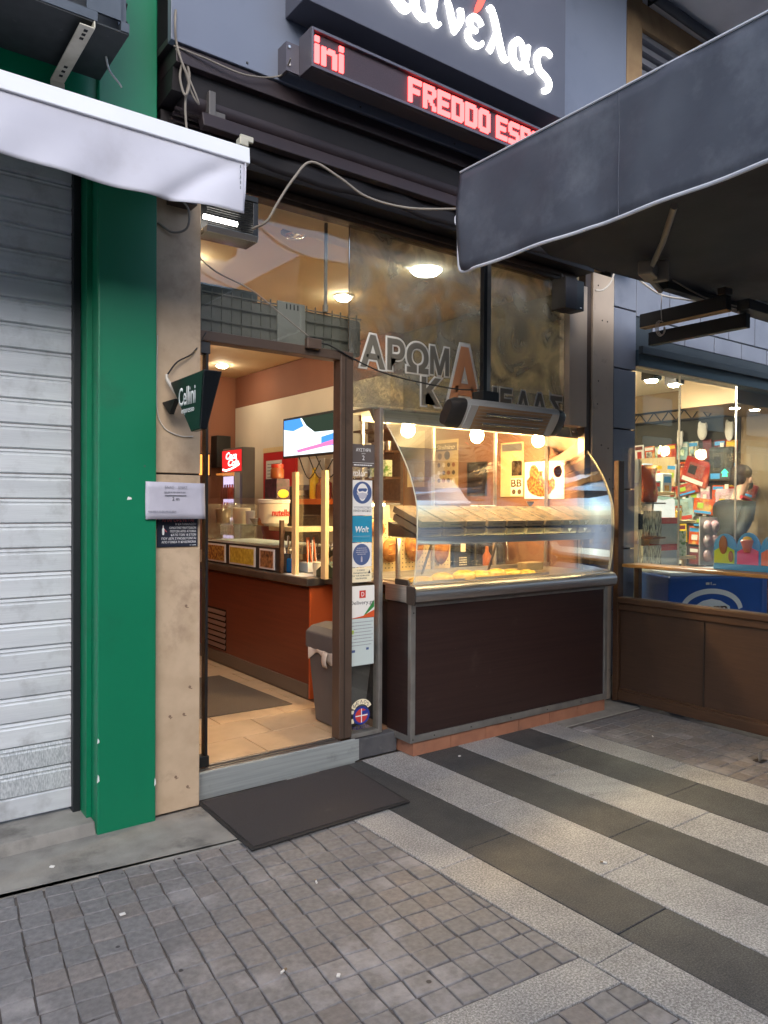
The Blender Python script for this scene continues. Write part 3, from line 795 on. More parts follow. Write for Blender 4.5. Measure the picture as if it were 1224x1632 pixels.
# projecting coffee sign on the stone pillar
ps = thing('projecting_sign', 'dark green projecting sign reading Cellini espresso on the stone pillar', 'sign', (1.33, 3.3, 1.83))
pr = [(3.455, 2.074), (3.062, 2.080), (3.100, 1.826), (3.208, 1.822)]
MB().add([(1.305, *p) for p in pr] + [(1.388, *pr[0]), (1.388, *pr[1]), (1.335, *pr[2]), (1.335, *pr[3])], [(0, 1, 2, 3), (7, 6, 5, 4), (0, 4, 5, 1), (1, 5, 6, 2), (2, 6, 7, 3), (3, 7, 4, 0)]).build('body', 'black_gloss', ps, bev=0.003)
MB().prism([(3.53, 1.985), (3.36, 1.985), (3.43, 1.92)], 'x', 1.29, 1.312).build('bracket', 'black', ps)
pg = P('sign_green', S(12, 34, 31), 0.3)
MB().prism([(3.447, 2.068), (3.075, 2.073), (3.107, 1.832), (3.204, 1.828)], 'x', 1.3025, 1.3046).build('face', 'sign_green', ps)
text(ps, 'lettering', 'Cellini', (-3.345, -3.150, 1.945, 2.030), 1.302, '-X', 'sign_white', bold=0.012)
text(ps, 'lettering', 'espresso', (-3.312, -3.165, 1.903, 1.929), 1.302, '-X', 'sign_white')
one('sign_cable', MB().tube([(1.53, 3.57, 2.36), (1.44, 3.51, 2.24), (1.35, 3.49, 2.18), (1.30, 3.49, 2.11)], 0.004), 'cable_black',
    'thin black cable looping up from the projecting sign to the door head', 'cable', smooth=True)
one('cable_plug', MB().tube([(1.30, 3.49, 2.115), (1.30, 3.485, 2.09), (1.335, 3.47, 2.03), (1.36, 3.45, 1.99)], [0.007] * 6 + [0.009] * 7 + [0.006] * 6), 'cable_white',
    'white plug lead hanging beside the projecting sign', 'plug', smooth=True)
one('sign_lead', MB().tube([(1.262, 3.512, 2.30), (1.258, 3.512, 1.98), (1.29, 3.512, 1.87), (1.37, 3.513, 1.83), (1.44, 3.512, 1.83)], 0.003), 'cable_white',
    'thin white lead running down the edge of the stone pillar', 'cable', smooth=True)

# junction box under the white awning
jb = thing('junction_bracket', 'dark metal bracket with a grey lead on the stone pillar under the awning', 'bracket', (1.36, 3.51, 2.88))
MB().box(1.305, 1.43, 3.44, 3.519, 2.93, 2.985).build('box', 'bronze_dark', jb, bev=0.004)
MB().box(1.32, 1.40, 3.40, 3.44, 2.955, 3.0).build('flange', 'rubber', jb, bev=0.003)
MB().tube([(1.335, 3.435, 3.01), (1.335, 3.43, 2.95), (1.385, 3.44, 2.90), (1.385, 3.46, 2.82), (1.33, 3.50, 2.80), (1.262, 3.515, 2.835)], 0.0055).build('lead', 'cable_grey', jb, smooth=True)

# white awning over the shutter
wa = thing('white_awning', 'white fabric awning with aluminium front bar over the roller shutter', 'awning', (0.5, 3.46, 3.2))
MB().prism([(2.880, 2.930), (2.935, 2.925), (2.945, 2.985), (2.915, 3.005), (2.885, 2.998)], 'x', -1.8, 1.430).build('front_bar', 'alu_white', wa, bev=0.004)
MB().prism([(2.94, 2.985), (2.94, 2.993), (3.46, 3.168), (3.46, 3.16)], 'x', -1.8, 1.395).build('fabric', 'fabric_white', wa)
def wv(u, v):
    x = -1.8 + u * 3.214
    drop = 0.222 + 0.014 * math.sin(u * 9) * u - 0.012 * max(0, u - .9) * 10
    e_ = min(1, max(0, (u - 0.84) / 0.16))
    fold = 0.034 * math.sin(e_ * math.pi * 0.9) * v - 0.020 * math.exp(-((e_ - .35 - .55 * (1 - v)) / .10) ** 2) * min(1, v * 3) * (u > .84) + 0.006 * math.sin(u * 70 + v * 4) * v
    return (x - 0.01 * v * (u > .995), 2.893 - fold + 0.012 * v * math.sin(u * 16), 2.932 - v * drop)
MB().grid(wv, 160, 14).build('valance', 'fabric_white', wa, smooth=True, solid=0.002)
MB().tube([(1.411, 2.887, 2.93), (1.408, 2.886, 2.82), (1.402, 2.893, 2.725)], 0.004).build('hem', 'fabric_white', wa, smooth=True)
m_ = MB()
for i in range(9): m_.box(1.383, 1.387, wv(.994, .1 + i * .1)[1] - .0035, wv(.994, .1 + i * .1)[1] - .002, 2.725 + i * .022, 2.737 + i * .022)
m_.build('stitching', 'grey_paint', wa)
eb = MB().box(1.385, 1.425, 2.885, 2.925, 3.003, 3.035).box(1.395, 1.455, 2.90, 2.915, 3.03, 3.055)
eb.build('end_bracket', 'galv', wa, bev=0.003)
MB().prism([(2.95, 2.96), (2.95, 2.985), (3.45, 3.15), (3.45, 3.12)], 'x', 1.20, 1.235).build('folding_arm', 'alu_white', wa, bev=0.004)

# air conditioner outdoor unit
ac = thing('air_conditioner', 'dark grey air conditioner outdoor unit on galvanised brackets above the white awning', 'air conditioner', (0.55, 3.2, 3.34))
MB().box(0.06, 0.962, 3.004, 3.40, 3.352, 3.358).build('base_pan', 'ac_bottom', ac)
MB().box(0.06, 0.10, 3.0, 3.40, 3.3585, 3.95).box(0.93, 0.962, 3.04, 3.40, 3.3585, 3.95).box(0.1005, 0.9295, 3.37, 3.40, 3.3585, 3.95).box(0.06, 0.962, 3.0, 3.40, 3.951, 3.97).build('casing', 'ac_case', ac)
MB().box(0.1005, 0.84, 3.0, 3.012, 3.3585, 3.395).box(0.80, 0.9295, 3.0, 3.012, 3.3955, 3.95).box(0.93, 0.962, 3.0, 3.039, 3.3585, 3.395).build('front_frame', 'ac_case', ac)
mb = MB()
for i in range(7):
    for j in range(14):
        z = 3.41 + j * .036; y = 3.05 + i * .047 + (j % 2) * .02
        mb.obox((0.9635, y, z), (0.002, 0.019, 0.005), Matrix.Rotation(R(38 if (i + j) % 2 else -38), 3, 'X'))
mb.build('side_grille', 'black', ac)
mb = MB().box(0.11, 0.79, 3.30, 3.36, 3.36, 3.94)
mb.build('coil', 'dark_hole', ac)
fan = MB().lathe([(0.05, 0), (0.05, 0.06)], (0.45, 3.20, 3.68), 16, (0, -1, 0)).build('fan_hub', 'grey_plastic', ac, smooth=True)
for a in range(3):
    t = a * 2 * math.pi / 3 + 0.4
    bl = MB().grid(lambda u, v: (0.45 + (0.05 + 0.19 * u) * math.cos(t + (v - .5) * 1.1), 3.17 + 0.03 * (v - .5), 3.68 + (0.05 + 0.19 * u) * math.sin(t + (v - .5) * 1.1)), 4, 4)
    bl.build('fan_blade', 'grey_plastic', ac, smooth=True, solid=0.004)
for x in (0.20, 0.80):
    MB().box(x - .028, x + .028, 2.99, 3.464, 3.318, 3.324).box(x + .024, x + .030, 2.99, 3.464, 3.324, 3.350).box(x - .028, x + .030, 3.455, 3.464, 3.20, 3.318).build('bracket', 'galv', ac, bev=0.002)
    m_ = MB()
    for y in (3.02, 3.05, 3.08, 3.32, 3.36, 3.40): m_.box(x - .006, x + .008, y - .008, y + .008, 3.3165, 3.319)
    m_.build('slot', 'dark_hole', ac)
MB().tube([(0.93, 3.20, 3.352), (0.95, 3.22, 3.31), (0.99, 3.22, 3.27), (1.0, 3.22, 3.255)], 0.0042).build('drain_spout', 'steel', ac, smooth=True)

# ------------------------------------------------------------------ shopfront: frame, panes, lettering
sf = thing('shopfront_frame', 'brown metal shopfront frame holding the doorway and the upper panes', 'shopfront', (2.5, 3.66, 0.12))
MB().box(1.484, 4.43, 3.615, 3.70, 3.135, 3.205).build('top_rail', 'bronze_frame', sf, bev=0.004)
MB().box(1.484, 4.43, 3.60, 3.6145, 3.16, 3.19).build('top_bead', 'bronze_frame', sf, bev=0.003)
MB().box(1.484, 2.372, 3.62, 3.70, 2.332, 2.385).build('door_head', 'bronze_frame', sf, bev=0.004)
MB().box(2.373, 2.462, 3.62, 3.70, 0.137, 2.385).build('jamb', 'bronze_frame', sf, bev=0.005)
MB().box(2.405, 2.411, 3.617, 3.62, 0.145, 2.37).build('jamb_groove', 'bronze_dark', sf)
MB().box(2.662, 2.690, 3.63, 3.69, 0.125, 2.085).build('mullion', 'alu', sf, bev=0.003)
MB().box(2.463, 2.661, 3.63, 3.69, 0.125, 0.150).build('bottom_rail', 'alu', sf, bev=0.002)
MB().box(4.36, 4.56, 3.605, 3.70, 2.09, 3.134).build('jamb', 'beige_steel', sf, bev=0.004)
MB().box(1.486, 2.446, 3.655, 3.663, 2.386, 3.134).build('transom_pane', 'pane', sf)
MB().box(2.449, 4.358, 3.650, 3.658, 2.075, 3.134).build('upper_pane', 'pane_grime_reflections', sf)
MB().tube([(2.4478, 3.652, 3.13), (2.4478, 3.652, 2.40)], 0.0035, 6, False).build('pane_edge', 'chrome', sf)
MB().box(2.463, 2.661, 3.655, 3.661, 0.151, 2.099).build('side_pane', 'pane', sf)
MB().box(1.488, 1.560, 3.655, 3.665, 0.17, 2.331).build('door_pane', 'pane_clear', sf)
MB().box(1.560, 1.574, 3.635, 3.685, 0.14, 2.331).build('door_stile', 'black', sf, bev=0.002)
MB().box(1.530, 1.582, 3.632, 3.688, 2.27, 2.3315).build('door_hinge', 'steel_dark', sf, bev=0.003)
MB().box(1.515, 1.582, 3.632, 3.688, 0.145, 0.20).build('door_hinge', 'black', sf, bev=0.003)
# outlined lettering on the upper pane
def outlined(s, box, fill='letter_fill', g=0.010):
    u0, u1, v0, v1 = box
    stroked(sf, 'window_lettering', s, box, 3.6485, 'letter_line', 0.085)
    stroked(sf, 'window_lettering', s, box, 3.6465, fill, 0.035)
    text(sf, 'window_lettering', s, box, 3.6458, '-Y', fill, 0.0004)
for s_, b_ in (('Α', (2.540, 2.700, 2.325, 2.506)), ('Ρ', (2.735, 2.855, 2.328, 2.506)), ('Ω', (2.885, 3.045, 2.332, 2.505)), ('Μ', (3.072, 3.218, 2.338, 2.502)),
               ('Κ', (3.005, 3.14, 2.135, 2.30)), ('Ν', (3.52, 3.655, 2.14, 2.295)), ('Ε', (3.70, 3.80, 2.14, 2.295)), ('Λ', (3.855, 3.985, 2.14, 2.295)), ('Α', (4.02, 4.16, 2.14, 2.295)), ('Σ', (4.205, 4.325, 2.125, 2.29))):
    outlined(s_, b_)
outlined('Α', (3.225, 3.50, 2.125, 2.52), 'letter_orange', 0.012)
# old film stuck on the pane behind the letters
MB().box(2.47, 4.35, 3.6595, 3.6602, 2.102, 2.30).build('lower_film', 'clear_plastic', sf)

# threshold step, dark base, mats
ts = thing('threshold_step', 'brushed metal threshold step with sliding track at the doorway', 'step', (2.0, 3.6, 0))
MB().box(1.487, 2.462, 3.582, 3.595, 0.0, 0.140).build('riser_plate', 'steel_plate', ts, bev=0.002)
MB().prism([(1.487, 3.577), (2.462, 3.577), (2.488, 3.5815), (1.487, 3.5815)], 'z', 0.012, 0.136).build('kick_plate', 'steel_plate', ts, bev=0.001)
MB().box(1.487, 2.372, 3.596, 3.678, 0.0, 0.132).build('tread', 'steel_dark', ts)
MB().box(1.487, 2.372, 3.600, 3.612, 0.133, 0.139).box(1.487, 2.372, 3.628, 3.640, 0.133, 0.139).box(1.60, 2.372, 3.660, 3.676, 0.133, 0.141).build('track_rail', 'steel', ts)
one('masonry_block', MB().box(2.489, 2.79, 3.612, 3.80, 0.0, 0.120), 'plinth_dark', 'dark grey painted base under the narrow glass panel with stickers', 'base', bev=0.006)
dm = thing('doormat', 'black rubber-edged doormat in front of the doorway', 'mat', (1.9, 3.2, 0), 0)
MB().prism([(1.463, 2.912), (2.350, 2.930), (2.395, 3.555), (1.478, 3.535)], 'z', 0.006, 0.012).build('rubber_border', 'rubber', dm, bev=0.002)
MB().prism([(1.483, 2.932), (2.332, 2.949), (2.376, 3.539), (1.496, 3.519)], 'z', 0.0122, 0.0175).build('pile', 'mat_black', dm, bev=0.002)
one('floor_mat', MB().prism([(1.50, 4.53), (2.55, 4.47), (2.50, 5.55), (1.50, 5.62)], 'z', 0.1335, 0.140), 'mat_brown', 'brown floor mat inside the shop before the counter', 'mat', bev=0.002)

# stickers on the narrow side pane, each one a thing
SY = 3.6535
def sticker(name, label, cat, u0, u1, v0, v1, mat, y=SY):
    t = thing(name, label, cat, ((u0 + u1) / 2, y, v0), group='stickers on the narrow glass panel')
    MB().box(u0, u1, y - 0.0008, y, v0, v1).build('sheet', mat, t)
    return t
t = sticker('sticker', 'grey sticker with the number 2 at the top of the narrow glass panel', 'sticker', 2.476, 2.640, 1.722, 1.858, 'dark_label')
text(t, 'lettering', 'ΑΥΣΤΗΡΑ', (2.505, 2.612, 1.815, 1.835), SY - .0012, '-Y', 'sign_white')
text(t, 'lettering', 'μονο', (2.545, 2.572, 1.800, 1.806), SY - .0012, '-Y', 'sign_white')
text(t, 'figure', '2', (2.550, 2.566, 1.765, 1.792), SY - .0012, '-Y', 'sign_white')
MB().box(2.482, 2.634, SY - .0014, SY - .0009, 1.747, 1.749).build('rule', 'sign_white', t)
lines(t, 'small_print', [(2.49, 2.625, 1.732, 1.738)], SY - .001, '-Y', 'sign_white')
t = sticker('sticker', 'see-through film with pale script below the grey number sticker', 'sticker', 2.476, 2.622, 1.655, 1.716, 'clear_plastic')
text(t, 'lettering', 'καλωσ', (2.482, 2.585, 1.668, 1.705), SY - .0012, '-Y', 'sign_white', shear=0.2)
t = sticker('sticker', 'white sticker with a blue round face mask symbol', 'sticker', 2.478, 2.624, 1.437, 1.645, 'paper_white')
def disc(parent, name, cx, cz, rx, rz, y, mat, th=0.0006, seg=40):
    pts = [(cx + rx * math.cos(2 * math.pi * i / seg), cz + rz * math.sin(2 * math.pi * i / seg)) for i in range(seg)]
    return MB().prism(pts, 'y', y - th, y).build(name, mat, parent)
disc(t, 'disc', 2.552, 1.572, .068, .066, SY - .0009, 'iso_blue')
hp = [(2.552 + .040 * math.sin(a) * (1 if math.cos(a) > -.3 else .72), 1.574 + .052 * math.cos(a)) for a in [i * 2 * math.pi / 28 for i in range(28)]]
MB().prism(hp, 'y', SY - .0022, SY - .0016).build('head_symbol', 'paper_white', t)
MB().prism([(2.519, 1.588), (2.527, 1.596), (2.579, 1.598), (2.586, 1.588), (2.572, 1.576), (2.552, 1.582), (2.530, 1.576)], 'y', SY - .0030, SY - .0024).build('visor_symbol', 'iso_blue', t)
MB().prism([(2.519, 1.566), (2.552, 1.572), (2.586, 1.566), (2.580, 1.545), (2.552, 1.530), (2.525, 1.545)], 'y', SY - .0030, SY - .0024).build('mask_symbol', 'paper', t)
MB().tube([(2.519, SY - .003, 1.566), (2.512, SY - .003, 1.58)], 0.002, 5, False).tube([(2.586, SY - .003, 1.566), (2.592, SY - .003, 1.58)], 0.002, 5, False).build('strap_symbol', 'iso_blue', t)
text(t, 'lettering', 'ΥΠΟΧΡΕΩΤΙΚΗ', (2.490, 2.612, 1.477, 1.490), SY - .0012, '-Y', 'ink_light')
text(t, 'lettering', 'ΧΡΗΣΗ ΜΑΣΚΑΣ', (2.487, 2.615, 1.457, 1.471), SY - .0012, '-Y', 'ink')
t = sticker('sticker', 'turquoise blue delivery sticker reading Wolt', 'sticker', 2.475, 2.624, 1.276, 1.434, 'wolt_blue')
text(t, 'lettering', 'Wolt', (2.503, 2.600, 1.335, 1.372), SY - .0012, '-Y', 'sign_white', shear=0.22, bold=0.02)
MB().box(2.488, 2.610, SY - .0014, SY - .0009, 1.312, 1.3135).build('rule', 'paper', t)
lines(t, 'small_print', [(2.488, 2.605, 1.295, 1.301)], SY - .001, '-Y', 'teal_blue')
t = sticker('sticker', 'white sticker with a dark blue disc and small white lines', 'sticker', 2.474, 2.622, 1.130, 1.273, 'paper_white')
disc(t, 'disc', 2.548, 1.204, .062, .064, SY - .0009, 'iso_blue')
lines(t, 'small_print', [(2.515, 2.582, 1.240, 1.244), (2.510, 2.588, 1.228, 1.232), (2.508, 2.590, 1.216, 1.220), (2.518, 2.580, 1.204, 1.208)], SY - .0016, '-Y', 'paper')
MB().box(2.543, 2.554, SY - .0022, SY - .0016, 1.160, 1.188).box(2.546, 2.551, SY - .0022, SY - .0016, 1.189, 1.196).build('bottle_symbol', 'paper', t)
t = sticker('sticker', 'cream sticker with dark capitals above the delivery poster', 'sticker', 2.470, 2.622, 1.040, 1.126, 'cream')
for i, (s_, a, b) in enumerate((('Ο ΧΩΡΟΣ', 2.515, 2.572), ('ΠΑΡΑΚΟΛΟΥΘΕΙΤΑΙ', 2.490, 2.605), ('ΓΙΑ ΤΗΝ ΑΣΦΑΛΕΙΑ', 2.482, 2.606), ('ΤΩΝ ΠΕΛΑΤΩΝ', 2.505, 2.585))):
    text(t, 'lettering', s_, (a, b, 1.106 - i * .016, 1.115 - i * .016), SY - .0012, '-Y', 'ink')
MB().prism([(2.594, 1.09), (2.614, 1.09), (2.606, 1.112)], 'y', SY - .0014, SY - .0009).build('triangle_symbol', 'ink', t)
t = sticker('sticker', 'white delivery poster with a red D square and a green and orange corner', 'sticker', 2.462, 2.644, 0.826, 1.018, 'paper_white')
MB().box(2.534, 2.580, SY - .0014, SY - .0009, 0.945, 0.990).build('square', 'letter_red', t, bev=0.0004)
text(t, 'lettering', 'D', (2.548, 2.568, 0.955, 0.980), SY - .0018, '-Y', 'sign_white')
text(t, 'lettering', 'Delivery.gr', (2.468, 2.640, 0.900, 0.930), SY - .0012, '-Y', 'ink')
MB().prism([(2.555, .8265), (2.642, .888), (2.642, .930)], 'y', SY - .0014, SY - .0009).build('green_corner', 'flag_green', t)
MB().prism([(2.464, .8265), (2.643, .8265), (2.643, .870), (2.56, .838)], 'y', SY - .0022, SY - .0016).build('orange_corner', 'flag_orange', t)
t = sticker('sticker', 'pale green printed notice below the delivery poster', 'sticker', 2.461, 2.641, 0.545, 0.824, 'pale_green_paper')
lines(t, 'small_print', [(2.47 + .012 * (i % 3), 2.632 - .01 * (i % 2), .80 - i * .0195, .804 - i * .0195) for i in range(8)], SY - .001, '-Y', 'ink_light')
MB().box(2.482, 2.496, SY - .0014, SY - .0009, .735, .757).build('logo', 'lime', t)
MB().box(2.482, 2.505, SY - .0014, SY - .0009, .625, .640).build('stamp', 'iso_blue', t)
MB().box(2.585, 2.604, SY - .0014, SY - .0009, .633, .647).build('stamp', 'iso_blue', t)
t = thing('sticker', 'round blue and red emblem sticker at the foot of the narrow glass panel', 'sticker', (2.545, SY, .165), group='stickers on the narrow glass panel')
arc = [(2.552 + .078 * math.cos(R(a)), .275 + .068 * math.sin(R(a))) for a in range(20, 165, 10)] + [(2.552 + .050 * math.cos(R(a)), .270 + .042 * math.sin(R(a))) for a in range(160, 15, -10)]
MB().prism(arc, 'y', SY - .0008, SY).build('arched_band', 'cream', t)
for i, ch in enumerate('ΜΕΛΟΣ'):
    a = R(140 - i * 25); u = 2.552 + .064 * math.cos(a); v = .272 + .055 * math.sin(a)
    text(t, 'lettering', ch, (u - .009, u + .009, v - .010, v + .010), SY - .0012, '-Y', 'ink')
disc(t, 'disc', 2.552, .245, .060, .055, SY - .0012, 'emblem_blue')
disc(t, 'inner_disc', 2.552, .245, .044, .041, SY - .0020, 'emblem_red')
MB().box(2.549, 2.555, SY - .0034, SY - .0028, .203, .287).box(2.508, 2.596, SY - .0042, SY - .0036, .242, .248).build('cross', 'sign_white', t)
MB().box(2.556, 2.592, SY - .0034, SY - .0028, .250, .272).build('blue_quarter', 'emblem_blue', t)
MB().box(2.478, 2.500, SY - .0008, SY, .262, .282).box(2.478, 2.500, SY - .0008, SY, .205, .232).build('side_tab', 'cream', t)
text(t, 'lettering', 'Π.Σ.Α.Π.Ο.', (2.490, 2.610, .166, .184), SY - .0012, '-Y', 'emblem_blue')

# air curtain above the door, behind the transom pane
au = thing('air_curtain', 'dusty grey air curtain unit behind the glass above the doorway', 'air curtain', (2.0, 3.85, 2.39))
MB().box(1.49, 2.60, 3.74, 3.98, 2.392, 2.615).build('housing', 'grey_green', au, bev=0.02, seg=3)
MB().box(1.49, 1.93, 3.78, 3.98, 2.616, 2.68).build('motor_cover', 'unit_dark', au, bev=0.015)
MB().box(2.02, 2.20, 3.728, 3.739, 2.40, 2.64).build('control_plate', 'unit_plate', au, bev=0.003)
m_ = MB()
for i in range(4): m_.box(2.075 + i * .024, 2.082 + i * .024, 3.7265, 3.7279, 2.60, 2.63)
m_.build('slot', 'dark_hole', au)
for i in range(19):
    x = 1.515 + i * .058
    if 2.0 < x < 2.21: continue
    MB().box(x, x + .005, 3.732, 3.740, 2.41, 2.640).build('grille_bar', 'grey_green', au)
for z in (2.47, 2.55, 2.612): MB().box(1.495, 2.019, 3.7255, 3.7295, z, z + .007).box(2.201, 2.59, 3.7255, 3.7295, z, z + .007).build('grille_wire', 'grey_green', au)
one('conduit', MB().tube([(2.332, 3.72, 3.135), (2.330, 3.72, 2.66)], 0.010, 10, False).tube([(2.330, 3.72, 2.66), (2.329, 3.72, 2.62)], 0.016, 10, False), 'cable_grey',
    'grey vertical conduit behind the transom glass above the doorway', 'conduit', smooth=True)
one('door_sensor', MB().box(2.13, 2.225, 3.585, 3.6195, 2.365, 2.425), 'bronze_frame', 'small brown sensor box on the door head', 'sensor', bev=0.006)
one('sensor_cable', MB().tube([(2.225, 3.60, 2.405), (2.30, 3.61, 2.40), (2.46, 3.61, 2.345), (2.65, 3.60, 2.29), (2.85, 3.56, 2.255), (3.10, 3.45, 2.215), (3.20, 3.30, 2.20)], 0.0045), 'cable_black',
    'black cable running from the door sensor to the silver heater', 'cable', smooth=True)
one('grey_lead', MB().tube([(1.49, 3.61, 2.76), (1.60, 3.61, 2.69), (1.80, 3.61, 2.63), (2.0, 3.61, 2.52), (2.15, 3.60, 2.43)], 0.004), 'cable_grey',
    'thin grey lead drooping across the transom to the door sensor', 'cable', smooth=True)

# black quartz heater over the doorway
qh = thing('quartz_heater', 'black wire-grille heater with a glowing tube over the doorway', 'heater', (1.62, 3.5, 2.83))
MB().box(1.488, 1.765, 3.46, 3.610, 3.03, 3.06).box(1.735, 1.765, 3.462, 3.610, 2.862, 3.029).box(1.488, 1.7345, 3.59, 3.610, 2.862, 3.029).build('housing', 'black', qh, bev=0.003)
MB().prism([(3.455, 2.862), (3.612, 2.862), (3.60, 2.832), (3.47, 2.832)], 'x', 1.488, 1.765).build('chrome_base', 'chrome', qh, bev=0.003)
m_ = MB()
for i in range(14): m_.tube([(1.49, 3.468, 2.872 + i * .0115), (1.735, 3.468, 2.872 + i * .0115)], 0.0032, 5, False)
m_.build('wire_grille', 'black', qh)
MB().tube([(1.50, 3.53, 2.925), (1.68, 3.53, 2.925)], 0.012, 10, False).build('quartz_tube', 'heater_glow', qh)
one('heater_cable', MB().tube([(1.72, 3.44, 2.885), (1.76, 3.36, 2.91), (1.80, 3.32, 3.0), (1.865, 3.28, 3.12), (1.95, 3.25, 3.215), (2.10, 3.22, 3.165), (2.26, 3.20, 3.10), (2.50, 3.15, 3.085), (2.80, 3.05, 3.12), (2.90, 2.98, 3.11)], 0.0065), 'cable_grey',
    'grey cable looping from the black heater below the dark awning cassette', 'cable', smooth=True)

# ------------------------------------------------------------------ retracted dark awning and fascia
dc = thing('awning_cassette', 'retracted dark brown awning under the grey fascia', 'awning', (2.9, 3.4, 3.2))
MB().prism([(3.30, 3.50), (3.62, 3.50), (3.62, 3.585), (3.312, 3.585)], 'x', 1.27, 4.5).build('cover_plate', 'cassette', dc, bev=0.004)
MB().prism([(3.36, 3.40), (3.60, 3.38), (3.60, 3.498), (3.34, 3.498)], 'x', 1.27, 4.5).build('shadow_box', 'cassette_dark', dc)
MB().tube([(1.33, 3.42, 3.39), (4.48, 3.42, 3.39)], 0.062, 18, False).build('fabric_roll', 'cassette', dc, smooth=True)
MB().prism([(3.30, 3.255), (3.34, 3.245), (3.37, 3.30), (3.32, 3.325)], 'x', 1.40, 4.46).build('front_bar', 'cassette', dc, bev=0.005)
m_ = MB()
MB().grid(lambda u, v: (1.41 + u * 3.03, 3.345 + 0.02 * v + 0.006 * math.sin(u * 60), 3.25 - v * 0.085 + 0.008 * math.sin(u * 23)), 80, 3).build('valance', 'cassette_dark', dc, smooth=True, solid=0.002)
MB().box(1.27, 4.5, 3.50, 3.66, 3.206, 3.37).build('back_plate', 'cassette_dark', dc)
for i in range(3): MB().tube([(1.30, 3.395 + .03 * i, 3.34 - .012 * i), (4.48, 3.395 + .03 * i, 3.34 - .012 * i)], 0.009, 8, False).build('folding_arm', 'cassette', dc, smooth=True)
MB().box(1.44, 1.475, 3.33, 3.40, 3.28, 3.44).box(1.476, 1.53, 3.345, 3.38, 3.33, 3.36).build('wall_bracket', 'grey_plastic', dc, bev=0.004)
fp = thing('fascia', 'smooth blue grey fascia panel carrying the illuminated signs', 'fascia', (2.9, 3.4, 3.59))
MB().box(1.245, 4.585, 3.30, 3.345, 3.590, 5.40).build('panel', 'fascia', fp, bev=0.003)
m_ = MB()
for x in (1.62, 2.28, 2.95, 3.6, 4.3): m_.lathe([(0.007, 0), (0.005, 0.004)], (x, 3.30, 3.615), 8, (0, -1, 0))
m_.build('screw', 'steel_dark', fp)
MB().box(1.245, 4.585, 3.346, 3.79, 3.5905, 3.62).build('return', 'cassette', fp)
one('wire_bundle', MB().tube([(1.262, 3.29, 3.72), (1.256, 3.28, 3.64), (1.27, 3.30, 3.58), (1.29, 3.29, 3.50), (1.33, 3.30, 3.42), (1.31, 3.30, 3.36), (1.29, 3.31, 3.44), (1.31, 3.31, 3.52), (1.335, 3.31, 3.46), (1.32, 3.32, 3.33), (1.33, 3.32, 3.18)], 0.0055)
    .tube([(1.27, 3.31, 3.56), (1.31, 3.30, 3.48), (1.36, 3.29, 3.37), (1.375, 3.30, 3.34), (1.34, 3.31, 3.40), (1.29, 3.31, 3.55)], 0.004)
    .tube([(1.26, 3.31, 3.57), (1.40, 3.29, 3.555), (1.60, 3.275, 3.54), (1.78, 3.27, 3.595), (1.79, 3.18, 3.64)], 0.004), 'cable_grey',
    'tangle of grey wires hanging at the left end of the dark awning', 'wires', smooth=True)

# big light box with raised letters
sg = thing('shop_sign', 'dark grey light box with glowing white letters on the fascia', 'sign', (2.75, 3.2, 3.90))
MB().box(1.825, 3.700, 3.11, 3.299, 3.905, 5.3).build('light_box', 'sign_face', sg, bev=0.003)
def ribbon(mb, pts, y0, y1):
    """a stroke: centre points with a width each, swept into a raised letter limb"""
    c = spline([(p[0], p[1], p[2]) for p in pts], 7)
    n = len(c); Lp = []; Rp = []
    for i in range(n):
        d = Vector((c[min(i + 1, n - 1)].x - c[max(i - 1, 0)].x, c[min(i + 1, n - 1)].y - c[max(i - 1, 0)].y)).normalized()
        nn = Vector((-d.y, d.x)) * max(c[i].z, 0.002) / 2
        Lp.append((c[i].x + nn.x, c[i].y + nn.y)); Rp.append((c[i].x - nn.x, c[i].y - nn.y))
    for i in range(n - 1):
        q = [Lp[i], Lp[i + 1], Rp[i + 1], Rp[i]]
        mb.add([(p[0], y0, p[1]) for p in q] + [(p[0], y1, p[1]) for p in q], [(0, 1, 2, 3), (7, 6, 5, 4), (0, 4, 5, 1), (2, 6, 7, 3), (1, 5, 6, 2), (3, 7, 4, 0)])
GLY = {
 'alpha': [[(.92, .98, .10), (.80, .45, .17), (.55, .06, .16), (.28, .04, .20), (.10, .30, .24), (.12, .68, .22), (.34, .96, .16), (.56, .90, .14), (.70, .55, .20), (.82, .12, .16), (.98, .0, .10), (1.10, .10, .06)]],
 'nu': [[(.02, 1.0, .08), (.16, .98, .16), (.30, .62, .22), (.48, .06, .16)], [(.46, .02, .12), (.72, .40, .18), (.86, .74, .22), (.80, 1.02, .20)]],
 'epsilon': [[(.90, .80, .16), (.72, .98, .16), (.40, .98, .20), (.18, .76, .22), (.34, .54, .16), (.62, .52, .12)], [(.40, .53, .14), (.12, .34, .24), (.16, .08, .22), (.50, -.03, .18), (.82, .06, .14), (.96, .22, .10)]],
 'lambda': [[(.06, 1.62, .10), (.22, 1.70, .18), (.40, 1.36, .22), (.62, .70, .22), (.82, .14, .22), (1.0, .0, .14), (1.14, .12, .06)], [(.52, .92, .14), (.36, .52, .16), (.14, .02, .20)]],
 'sigma': [[(.98, .94, .14), (.70, 1.02, .18), (.32, .90, .22), (.10, .56, .24), (.26, .18, .22), (.62, .04, .20), (.86, -.14, .22), (.76, -.44, .20), (.48, -.56, .14)]],
 'kappa': [[(.20, 1.0, .22), (.16, .5, .22), (.12, .0, .20)], [(.95, .98, .12), (.60, .74, .14), (.26, .52, .14)], [(.34, .55, .16), (.62, .28, .22), (.92, .02, .20), (1.1, .10, .08)]],
}
